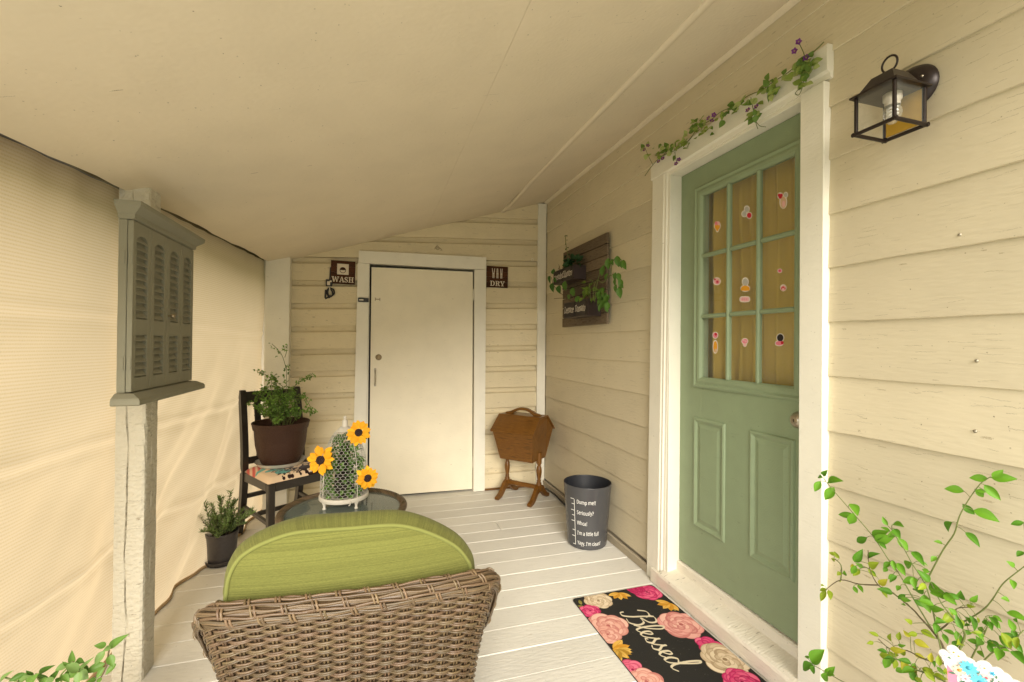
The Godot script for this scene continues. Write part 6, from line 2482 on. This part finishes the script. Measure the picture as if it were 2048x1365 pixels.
# ---------------------------------------------------------------- stickers on the door panes
func stickers() -> void:
	var X := 1.5662
	var white := Color(0.72, 0.66, 0.58)
	var red := Color(0.5, 0.015, 0.03)
	var pink := Color(0.72, 0.2, 0.27)
	var pale := Color(0.75, 0.42, 0.4)
	var amber := Color(0.72, 0.32, 0.02)
	var greyc := Color(0.42, 0.4, 0.36)
	var blk := Color(0.02, 0.018, 0.018)
	var tan := Color(0.6, 0.4, 0.25)
	# label, centre pixel, shapes: [dx, dy, rx, ry, colour] in photo pixels
	var list := [
		["orange and pink flame sticker on an upper door pane", 1435, 450, [[0, 2, 7, 9, white], [0, 11, 3, 4, white], [0, 3, 5.5, 7, amber], [-2, -3, 3, 4, pink], [3, -3, 2.5, 4, pale], [0, 9, 2.5, 3.5, amber]]],
		["grey puppy and red envelope sticker on an upper door pane", 1494, 425, [[0, -7, 6, 7, white], [-5, 3, 6, 7, white], [5, 6, 6, 7, white], [0, -6, 4.5, 5.5, greyc], [-5, 3, 4.5, 5.5, greyc], [5, 6, 4.5, 5.5, red]]],
		["beige cup and red heart sticker on an upper door pane", 1566, 401, [[1, 3, 8, 14, white], [-5, -9, 6, 7, white], [6, -11, 5, 6, white], [1, 4, 6, 12, tan], [-7, -10, 3.2, 3.5, red], [-3, -10, 3.2, 3.5, red], [-5, -7, 3.4, 4, red], [6, -11, 3.5, 4.5, greyc], [2, 7, 3, 6, pale]]],
		["dusty pink rose sticker on a middle door pane", 1434, 563, [[0, 0, 8, 8, white], [0, 0, 6.5, 6.5, pale], [1, 1, 4, 4, pink], [1, 1, 2, 2, red], [-4, -4, 2, 2, red], [4, -3, 1.8, 1.8, tan]]],
		["grey hooded figure in yellow coat sticker on a middle pane", 1491, 570, [[0, -6, 7, 9, white], [0, 7, 10, 7, white], [0, -5, 5.5, 7.5, greyc], [0, 7, 8.5, 5.5, amber], [-6, 8, 3, 4, amber], [6, 8, 3, 4, amber]]],
		["pale pink word badge sticker on a middle door pane", 1490, 599, [[-5, 0, 6, 6, white], [5, 0, 6, 6, white], [0, 0, 8, 6.5, white], [-5, 0, 4.5, 4.5, pale], [5, 0, 4.5, 4.5, pale], [0, 0, 6, 5, pale], [-4, 0, 1, 2.5, pink], [0, 0, 1, 2.5, pink], [4, 0, 1, 2.5, pink]]],
		["tiny pink square stamp sticker on a middle door pane", 1560, 542, [[0, 0, 5, 4.5, white], [0, 0, 4, 3.6, pink], [0, 0, 1.6, 1.5, red]]],
		["red and pink paw print sticker on a middle door pane", 1567, 576, [[0, 0, 6.5, 7, white], [0, 1, 5, 5, red], [0, 3, 3, 2.5, pale], [-3, -2, 1.3, 1.6, pale], [0, -4, 1.3, 1.6, pale], [3, -2, 1.3, 1.6, pale]]],
		["red tulip over orange leaf sticker on a lower door pane", 1431, 686, [[0, -15, 6, 7, white], [0, 8, 5.5, 14, white], [0, -15, 4.5, 5.5, pink], [1, -17, 2.5, 3, red], [0, 8, 4, 11.5, amber], [1, 16, 2.5, 4, tan]]],
		["small pink bouquet sticker on a lower door pane", 1490, 685, [[0, -2, 7, 6.5, white], [0, 5, 4, 4, white], [0, -2, 5.5, 5, pink], [0, 5, 3, 3, pale], [-2, -4, 1.8, 1.8, pale], [2, -2, 1.8, 1.8, pale]]],
		["plain black and red blob sticker on a lower door pane", 1560, 680, [[1, -4, 8, 9, white], [-1, 7, 9, 6, white], [1, -4, 6.5, 7.5, blk], [-1, 7, 7.5, 4.5, pink], [5, 6, 3, 3.5, red]]]]
	for s: Array in list:
		var o := onx(s[1], s[2], X)
		var t := thing("window_sticker", s[0], "sticker", o, 0.0, "stickers on the door panes")
		var g := Geo.new()
		var k := 0
		for q: Array in s[3]:
			var pts := PackedVector3Array()
			for e in 14:
				var a := TAU * e / 14.0
				pts.append(onx(s[1] + q[0] + cos(a) * q[2], s[2] + q[1] + sin(a) * q[3], X) - o + Vector3(-0.00012 * k, 0, 0))
			g.tint(q[4])
			var m := Vector3.ZERO
			for p in pts:
				m += p
			m /= pts.size()
			for e in 14:
				g.tri_out(m, pts[e], pts[(e + 1) % 14], Vector3(1, 0, 0))
			k += 1
		part("print", g, M.tinted, t)

# ---------------------------------------------------------------- plants near the entrance
func pepper_plant() -> void:
	rng.seed = 140
	var X := 1.36
	var foot := Vector3(1.3, 0, -0.66)
	var pot := thing("clay_pot", "round clay pot on the floor beside the lap siding", "pot", foot)
	var g := Geo.new()
	g.lathe([Vector2(0.0, 0.0), Vector2(0.1, 0.0), Vector2(0.108, 0.01), Vector2(0.145, 0.24), Vector2(0.158, 0.245), Vector2(0.16, 0.285), Vector2(0.15, 0.286), Vector2(0.14, 0.25)], 36)
	part("wall", g, M.terracotta, pot)
	g = Geo.new()
	g.lathe([Vector2(0.0, 0.262), Vector2(0.145, 0.256)], 24)
	part("soil", g, M.soil, pot)
	var t := thing("pepper_plant", "leggy bright green pepper plant growing against the lap siding", "plant", foot + Vector3(0, 0.26, 0))
	var o := t.position
	var cr := func(x: float, y: float) -> Vector2:
		return Vector2(1590.0 + x / 2.934, 900.0 + y / 2.934)
	# stems, in coordinates of a 2.934x enlargement of the photo's lower right
	var stems := [
		[[930, 1420], [880, 1180], [820, 1080], [740, 990], [685, 930], [560, 830], [490, 795], [440, 700], [430, 590]],
		[[820, 1080], [700, 880], [620, 740], [560, 660], [460, 510], [340, 370], [245, 260], [185, 190]],
		[[490, 795], [380, 790], [270, 765], [190, 815]],
		[[270, 765], [272, 680], [230, 640]],
		[[900, 1300], [860, 1180], [800, 900], [760, 780], [690, 670], [640, 580], [570, 470]],
		[[820, 1080], [900, 1020], [930, 960], [960, 930], [1040, 925]],
		[[930, 1010], [980, 1015], [1100, 945], [1160, 880], [1220, 790], [1290, 730], [1370, 670]],
		[[780, 760], [800, 720], [870, 590], [935, 495], [960, 410], [985, 355], [1030, 280], [1090, 200], [1140, 165]],
		[[950, 1350], [960, 1200], [1000, 1080], [940, 1000], [860, 900], [800, 780]],
		[[900, 1260], [760, 1230], [660, 1180], [560, 1170], [490, 1110]],
		[[940, 1400], [820, 1330], [700, 1290], [620, 1250]],
		[[960, 1380], [1060, 1180], [1130, 1040], [1120, 980]],
		[[980, 1380], [1150, 1200], [1250, 1150], [1344, 1060]],
		[[870, 1400], [640, 1390], [420, 1400], [300, 1370], [190, 1310], [100, 1260]]]
	var depth := []
	var lines := []
	for k in stems.size():
		var x: float = X + [0.0, 0.02, 0.03, 0.03, -0.04, 0.0, 0.04, 0.05, -0.06, -0.05, -0.1, 0.02, 0.04, -0.04][k]
		depth.append(x)
		var pts := []
		for p: Array in stems[k]:
			var q: Vector2 = cr.call(p[0], p[1])
			pts.append(onx(q.x, q.y, x) - o)
		g = Geo.new()
		var line := spline(pts, 4)
		lines.append(line)
		var rad := []
		for e in line.size():
			rad.append(lerpf(0.003 if k in [0, 8] else 0.002, 0.0009, float(e) / line.size()))
		g.tube(line, rad, 6)
		part("stem", g, M.stem_brown if k in [0, 2, 5, 9] else M.stem, t)
	var a := unit_leaf(Color(0.13, 0.3, 0.02), 0.3, 0.3, 1.25)
	var b := unit_leaf(Color(0.09, 0.23, 0.018), 0.35, 0.35, 1.25)
	var c := unit_leaf(Color(0.26, 0.34, 0.02), 0.3, 0.3, 1.2)
	var d := unit_leaf(Color(0.4, 0.38, 0.03), 0.3, 0.25, 1.2)
	# leaves: base and tip in the same enlargement, stem it belongs to
	var leaves := [
		[165, 165, 108, 155, 1], [165, 150, 188, 126, 1], [150, 185, 128, 252, 1], [195, 190, 272, 165, 1], [232, 222, 190, 302, 1], [332, 318, 408, 372, 1], [345, 380, 258, 382, 1], [345, 372, 315, 448, 1], [425, 515, 352, 548, 1], [465, 520, 548, 470, 1], [470, 530, 560, 520, 1], [500, 545, 525, 575, 1],
		[1135, 170, 1023, 160, 7], [1155, 165, 1272, 168, 7], [1160, 162, 1205, 128, 7], [995, 245, 878, 215, 7], [1112, 205, 1192, 296, 7], [1125, 250, 1058, 235, 7], [1060, 230, 1085, 290, 7], [985, 318, 1030, 392, 7], [1050, 355, 1180, 408, 7], [925, 425, 852, 482, 7], [1003, 485, 1090, 556, 7], [868, 552, 820, 520, 7], [832, 628, 803, 662, 7], [790, 720, 745, 705, 7],
		[1290, 690, 1258, 650, 6], [1275, 765, 1322, 822, 6], [1260, 885, 1215, 850, 6], [1344, 425, 1266, 438, 6], [1344, 600, 1297, 622, 6], [1245, 955, 1350, 990, 6], [1283, 1068, 1236, 1000, 6], [1160, 975, 1195, 1005, 6], [1290, 1100, 1215, 1065, 6],
		[545, 445, 508, 398, 4], [575, 440, 640, 430, 4], [585, 465, 630, 515, 4], [600, 520, 645, 600, 4], [690, 598, 778, 664, 4], [575, 470, 530, 540, 4],
		[605, 665, 660, 735, 1], [690, 665, 610, 690, 1], [725, 765, 632, 770, 4], [750, 800, 668, 860, 4], [790, 780, 745, 700, 4], [760, 850, 800, 960, 8], [790, 790, 880, 830, 8], [800, 830, 905, 860, 8], [880, 840, 962, 905, 8], [800, 930, 870, 935, 8], [900, 930, 935, 985, 8], [965, 880, 905, 840, 8],
		[350, 660, 378, 600, 0], [430, 640, 465, 600, 0], [360, 680, 330, 735, 0], [400, 690, 365, 655, 0], [430, 700, 455, 755, 0], [440, 690, 480, 665, 0], [345, 710, 310, 670, 0], [380, 700, 355, 750, 0], [495, 790, 530, 770, 0], [510, 820, 535, 865, 0],
		[240, 620, 200, 600, 3], [235, 640, 200, 655, 3], [262, 640, 225, 600, 3], [270, 720, 255, 745, 3], [270, 760, 235, 775, 2], [300, 740, 285, 715, 2], [345, 800, 350, 845, 2], [370, 795, 400, 830, 2], [190, 820, 140, 825, 2], [185, 830, 160, 895, 2], [200, 825, 225, 880, 2], [175, 800, 168, 782, 2],
		[560, 660, 525, 700, 1], [575, 650, 600, 712, 1], [540, 690, 525, 720, 1], [580, 730, 555, 765, 1], [600, 740, 560, 780, 1], [620, 800, 600, 830, 4], [650, 850, 600, 880, 4], [620, 870, 655, 890, 4], [700, 880, 740, 930, 4], [640, 900, 600, 925, 4],
		[960, 870, 1015, 845, 5], [1040, 900, 1000, 920, 5], [1030, 890, 1060, 870, 5], [1000, 980, 1050, 1010, 5], [830, 980, 835, 1020, 5], [855, 1035, 830, 1055, 5], [870, 1080, 900, 1140, 5],
		[1020, 1060, 1015, 1085, 11], [1110, 1000, 1140, 1030, 11], [1100, 1040, 1075, 1075, 11], [1150, 990, 1190, 1050, 11], [1060, 1150, 1140, 1120, 11], [1080, 1130, 1010, 1110, 11], [1100, 1180, 1060, 1230, 11],
		[1180, 1150, 1235, 1180, 12], [1200, 1160, 1160, 1100, 12], [1280, 1120, 1330, 1190, 12], [1300, 1110, 1260, 1060, 12], [1150, 1190, 1120, 1150, 12],
		[650, 1180, 600, 1210, 9], [560, 1170, 620, 1190, 9], [700, 1200, 740, 1230, 9], [545, 1190, 570, 1220, 9], [680, 1100, 640, 1060, 9], [700, 1120, 760, 1160, 9], [720, 1080, 660, 1080, 9], [740, 1060, 800, 1100, 9], [610, 1120, 590, 1080, 9], [690, 1020, 660, 980, 9],
		[690, 1290, 640, 1260, 10], [720, 1280, 660, 1330, 10], [760, 1300, 800, 1370, 10], [780, 1280, 830, 1320, 10], [820, 1320, 870, 1350, 10], [660, 1230, 640, 1300, 10], [740, 1340, 690, 1370, 10], [800, 1250, 770, 1200, 10], [850, 1270, 820, 1220, 10],
		[110, 1265, 30, 1280, 13], [100, 1255, 130, 1180, 13], [80, 1230, 40, 1210, 13], [115, 1270, 90, 1320, 13], [190, 1310, 150, 1370, 13], [200, 1300, 230, 1320, 13], [180, 1320, 210, 1290, 13]]
	var pet := Geo.new()
	for q: Array in leaves:
		var p: Vector2 = cr.call(q[0], q[1])
		var e: Vector2 = cr.call(q[2], q[3])
		var x: float = depth[q[4]] + rr(-0.02, 0.015)
		var p3 := onx(p.x, p.y, x)
		var e3 := onx(e.x, e.y, x - 0.01)
		var v := e3 - p3
		var len := v.length() * 0.96
		var kind: Mesh = a
		var yellow: bool = q[4] in [3, 9, 10] or (q[4] in [0, 2] and rng.randf() < 0.5)
		if yellow:
			kind = c if rng.randf() < 0.8 else d
		elif rng.randf() < 0.3:
			kind = b
		# leaf stalk back to the nearest point of its stem
		var near := p3 - o
		var best := 9.0
		for sl: PackedVector3Array in lines:
			for sp in sl:
				if sp.distance_to(p3 - o) < best:
					best = sp.distance_to(p3 - o)
					near = sp
		if best > 0.002:
			pet.tube(spline([near, near.lerp(p3 - o, 0.5) + Vector3(-0.002, best * 0.12, 0), p3 - o], 3), 0.0008, 4, false)
		put_leaf(t, kind, p3 - o, v + Vector3(rr(-0.02, 0.02), 0, 0), Vector3(-0.8, 0.55, 0.45) + rvec() * 0.45, len, maxf(len * rr(0.46, 0.62), 0.012), M.leaf_mid)
	# many small young leaves low down, where the plant is thickest
	for k in 64:
		var sl: PackedVector3Array = lines[[0, 4, 8, 9, 10, 11, 12, 8, 10, 9, 5][rng.randi() % 11]]
		var sp := sl[rng.randi_range(sl.size() / 4, sl.size() - 1)]
		var out := Vector3(rr(-0.03, 0.01), rr(-0.02, 0.025), rr(-0.03, 0.03))
		pet.tube(PackedVector3Array([sp, sp + out * 0.6 + Vector3(0, 0.003, 0), sp + out]), 0.0007, 4, false)
		var len := rr(0.014, 0.034)
		put_leaf(t, [a, b, a, c, c][rng.randi() % 5], sp + out, out + Vector3(0, -0.012, 0), Vector3(-0.7, 0.6, 0.4) + rvec() * 0.6, len, len * rr(0.42, 0.6), M.leaf_mid)
	var pp := part("leaf_stalks", pet, M.stem, t)
	pp.set_meta("kind", "stuff")

func mint_plant() -> void:
	rng.seed = 9
	var Z := -1.45
	var foot := Vector3(-0.79, 0, -1.47)
	var pot := thing("brown_pot", "low brown pot on the floor in front of the white porch post", "pot", foot)
	var g := Geo.new()
	g.lathe([Vector2(0.0, 0.0), Vector2(0.08, 0.0), Vector2(0.086, 0.008), Vector2(0.115, 0.19), Vector2(0.122, 0.195), Vector2(0.123, 0.22), Vector2(0.115, 0.221), Vector2(0.11, 0.195)], 32)
	part("wall", g, M.pot_brown, pot)
	g = Geo.new()
	g.lathe([Vector2(0.0, 0.2), Vector2(0.112, 0.196)], 20)
	part("soil", g, M.soil, pot)
	var t := thing("mint_plant", "fresh green mint with broad leaves sprawling beside the shade cloth", "plant", foot + Vector3(0, 0.2, 0))
	var o := t.position
	var cr := func(x: float, y: float) -> Vector2:
		return Vector2(x / 6.206, 1240.0 + y / 6.206)
	for s: Array in [[[900, 1500], [1150, 900], [1260, 700], [1320, 560], [1340, 430], [1360, 330]], [[850, 1500], [880, 900], [950, 700], [965, 600], [890, 520]], [[800, 1500], [600, 950], [480, 740], [400, 690]], [[850, 1500], [760, 900], [740, 720], [830, 600]], [[780, 1500], [400, 1000], [250, 800], [60, 720]]]:
		var pts := []
		for p: Array in s:
			var q: Vector2 = cr.call(p[0], p[1])
			pts.append(onz(q.x, q.y, Z) - o)
		pts[0] = Vector3(rr(-0.03, 0.03), -0.01, rr(-0.03, 0.03))
		g = Geo.new()
		g.tube(spline(pts, 4), 0.002, 6)
		part("stem", g, M.stem_brown if s[0][0] == 900 else M.stem, t)
	var a := unit_leaf(Color(0.12, 0.22, 0.04), 0.2, 0.25, 1.1)
	var b := unit_leaf(Color(0.17, 0.27, 0.08), 0.25, 0.2, 1.1)
	var c := unit_leaf(Color(0.07, 0.15, 0.02), 0.2, 0.3, 1.1)
	for q: Array in [[1350, 350, 1538, 205, 110, 0], [1315, 320, 1182, 322, 90, 0], [1370, 330, 1285, 390, 70, 1], [1300, 385, 1155, 565, 110, 1], [1345, 440, 1400, 575, 105, 0], [1440, 545, 1300, 682, 80, 0], [1300, 545, 1050, 655, 120, 0], [1295, 590, 1190, 730, 80, 0], [1060, 570, 1080, 660, 60, 2], [970, 640, 825, 550, 130, 1], [970, 640, 1065, 735, 150, 1], [975, 630, 1100, 505, 60, 1], [960, 640, 830, 720, 120, 0], [980, 650, 950, 800, 110, 1], [900, 540, 880, 418, 85, 0], [935, 520, 1020, 525, 95, 2], [820, 560, 690, 620, 100, 1], [850, 560, 780, 540, 50, 0], [480, 670, 628, 580, 85, 2], [620, 745, 710, 640, 80, 2], [590, 740, 440, 690, 90, 2], [500, 740, 580, 800, 90, 0], [400, 690, 330, 650, 60, 2], [300, 660, 105, 770, 90, 2], [320, 660, 240, 780, 110, 0], [340, 800, 430, 700, 120, 0], [200, 800, 330, 700, 110, 1], [0, 780, 90, 650, 70, 1], [740, 720, 700, 780, 80, 2], [760, 690, 850, 760, 90, 0], [820, 640, 850, 690, 70, 2], [1250, 720, 1200, 800, 60, 0], [1190, 745, 1080, 770, 70, 0], [660, 720, 560, 790, 100, 1]]:
		var p: Vector2 = cr.call(q[0], q[1])
		var e: Vector2 = cr.call(q[2], q[3])
		var zz := Z + rr(-0.03, 0.03)
		var p3 := onz(p.x, p.y, zz)
		var e3 := onz(e.x, e.y, zz + 0.015)
		var k := onz(p.x + q[4] / 6.206, p.y, zz).distance_to(p3)
		put_leaf(t, [a, b, c][q[5]], p3 - o, e3 - p3, Vector3(0.25, 0.6, 0.8) + rvec() * 0.35, p3.distance_to(e3) * 1.04, k, M.leaf_mid)

func flower_plaque() -> void:
	var mid := Vector2(1975, 1345)
	var P := onx(mid.x, mid.y + 28.0, 1.16)
	var fwd := -(P - EYE)
	fwd.y = 0
	fwd = fwd.normalized()
	var right := Vector3.UP.cross(fwd).normalized()
	var depth := (P - EYE).dot(-cam_basis.z)
	var s := depth / FPX
	var t := thing("flower_plaque", "die cut plaque of a pink basket crowded with painted blossoms", "plaque", Vector3(P.x, 0.0, P.z))
	var base := Transform3D(Basis(right, Vector3.UP, fwd), Vector3(0, P.y, 0))
	var cr := func(x: float, y: float) -> Vector2:
		return Vector2((1780.0 + x / 7.64 - mid.x) * s * 0.7, -(1200.0 + y / 7.64 - mid.y) * s)
	var k2 := s / 7.64
	# white scalloped edge
	var g := Geo.new()
	var n := 0
	for q: Array in [[820, 850, 70], [960, 740, 75], [1060, 790, 80], [900, 900, 90], [980, 980, 120], [1200, 900, 130], [1100, 1050, 160], [1380, 1050, 150], [1450, 820, 90], [1340, 870, 70], [1560, 880, 90], [1640, 840, 80], [1640, 1000, 170], [1750, 880, 80], [1900, 950, 100], [1850, 1080, 170], [2060, 980, 110], [2150, 1050, 150], [2300, 1100, 150], [1250, 1150, 160], [1500, 1200, 170], [1750, 1250, 170], [2000, 1250, 200], [2250, 1300, 200]]:
		var p: Vector2 = cr.call(q[0], q[1])
		g.prism(disc(q[2] * k2, 18, 1, 1, p), 0.004 + 0.00005 * n, base.translated_local(Vector3(0, 0, -0.00002 * n)))
		n += 1
	part("scalloped_edge", g, mat(lin(0.66, 0.65, 0.62), 0.3), t)
	g = Geo.new()
	var bp := PackedVector2Array()
	for q: Vector2 in [Vector2(850, 980), Vector2(960, 1080), Vector2(1150, 1150), Vector2(1450, 1230), Vector2(1900, 1300), Vector2(2350, 1330), Vector2(2250, 2300), Vector2(1000, 2300)]:
		bp.append(cr.call(q.x, q.y))
	g.prism(bp, 0.004, base.translated_local(Vector3(0, 0, 0.0003)))
	part("basket", g, mat(lin(0.72, 0.2, 0.3), 0.35), t)
	for q: Array in [[1210, 910, 115, Color(0.12, 0.5, 0.62), Color(0.05, 0.3, 0.4), 11], [1390, 1070, 130, Color(0.12, 0.5, 0.6), Color(0.05, 0.25, 0.35), 12], [1060, 1000, 85, Color(0.85, 0.6, 0.4), Color(0.75, 0.25, 0.05), 8], [1640, 1140, 110, Color(0.45, 0.3, 0.68), Color(0.15, 0.08, 0.35), 7], [1825, 1085, 120, Color(0.75, 0.13, 0.1), Color(0.7, 0.4, 0.02), 10], [970, 750, 52, Color(0.85, 0.82, 0.74), Color(0.4, 0.3, 0.06), 8], [1050, 785, 52, Color(0.85, 0.82, 0.74), Color(0.4, 0.3, 0.06), 8], [1450, 825, 50, Color(0.85, 0.82, 0.74), Color(0.42, 0.34, 0.1), 8], [1570, 865, 40, Color(0.06, 0.4, 0.6), Color(0.05, 0.25, 0.4), 5], [1480, 960, 60, Color(0.8, 0.5, 0.48), Color(0.6, 0.1, 0.12), 7], [1170, 1090, 70, Color(0.85, 0.78, 0.76), Color(0.6, 0.3, 0.35), 8], [1780, 930, 55, Color(0.85, 0.76, 0.66), Color(0.6, 0.2, 0.08), 7], [1930, 960, 60, Color(0.85, 0.72, 0.5), Color(0.65, 0.3, 0.03), 8], [2030, 1020, 70, Color(0.75, 0.18, 0.08), Color(0.5, 0.05, 0.02), 8], [1990, 1130, 80, Color(0.8, 0.35, 0.06), Color(0.45, 0.12, 0.02), 9], [830, 850, 45, Color(0.84, 0.82, 0.76), Color(0.5, 0.48, 0.4), 6], [1850, 1210, 60, Color(0.72, 0.16, 0.2), Color(0.5, 0.05, 0.06), 6], [2140, 1120, 90, Color(0.7, 0.25, 0.45), Color(0.6, 0.5, 0.1), 9]]:
		var p: Vector2 = cr.call(q[0], q[1])
		var r: float = q[2] * k2
		var f := Geo.new()
		f.tint(q[3])
		var zz := 0.0062 + 0.0002 * (n % 5)
		for k in q[5]:
			var a: float = TAU * k / q[5]
			f.leaf(base * Vector3(p.x, p.y, zz), base.basis * Vector3(cos(a), sin(a), 0.12), base.basis.z, r, r * 0.55, 0.0, 0.12, 4)
		f.tint(q[4])
		f.lathe([Vector2(r * 0.26, 0.0), Vector2(r * 0.2, 0.0016), Vector2(0.0, 0.002)], 12, base * Transform3D(Basis(Vector3.RIGHT, PI / 2), Vector3(p.x, p.y, zz + 0.0012)))
		part("painted_blossom", f, M.tinted, t)
		n += 1
	var lg := Geo.new()
	lg.tint(Color(0.08, 0.16, 0.1))
	for q: Array in [[930, 880, 80, 2.6], [1000, 1080, 90, 3.4], [1270, 1090, 110, 4.2], [1540, 1010, 90, 1.2], [1700, 1010, 80, 2.0], [1160, 1140, 90, 3.8], [1480, 1190, 110, 4.4], [1740, 1190, 90, 4.6], [1930, 1210, 90, 5.2], [1330, 960, 70, 1.0], [1620, 930, 60, 1.4]]:
		var p: Vector2 = cr.call(q[0], q[1])
		lg.leaf(base * Vector3(p.x, p.y, 0.0056), base.basis * Vector3(cos(q[3]), sin(q[3]), 0.05), base.basis.z, q[2] * k2, q[2] * k2 * 0.4, 0.0, 0.12, 4)
	part("painted_leaves", lg, M.tinted, t)
	# stand so that it reaches the floor
	var st := Geo.new()
	st.tube(PackedVector3Array([Vector3(0.0, 0.0, -0.004) , base * Vector3(0.0, -0.06, -0.002)]), 0.005, 8)
	st.lathe([Vector2(0.0, 0.012), Vector2(0.05, 0.011), Vector2(0.055, 0.006), Vector2(0.055, 0.0)], 24)
	part("stand", st, M.dark_metal, t)
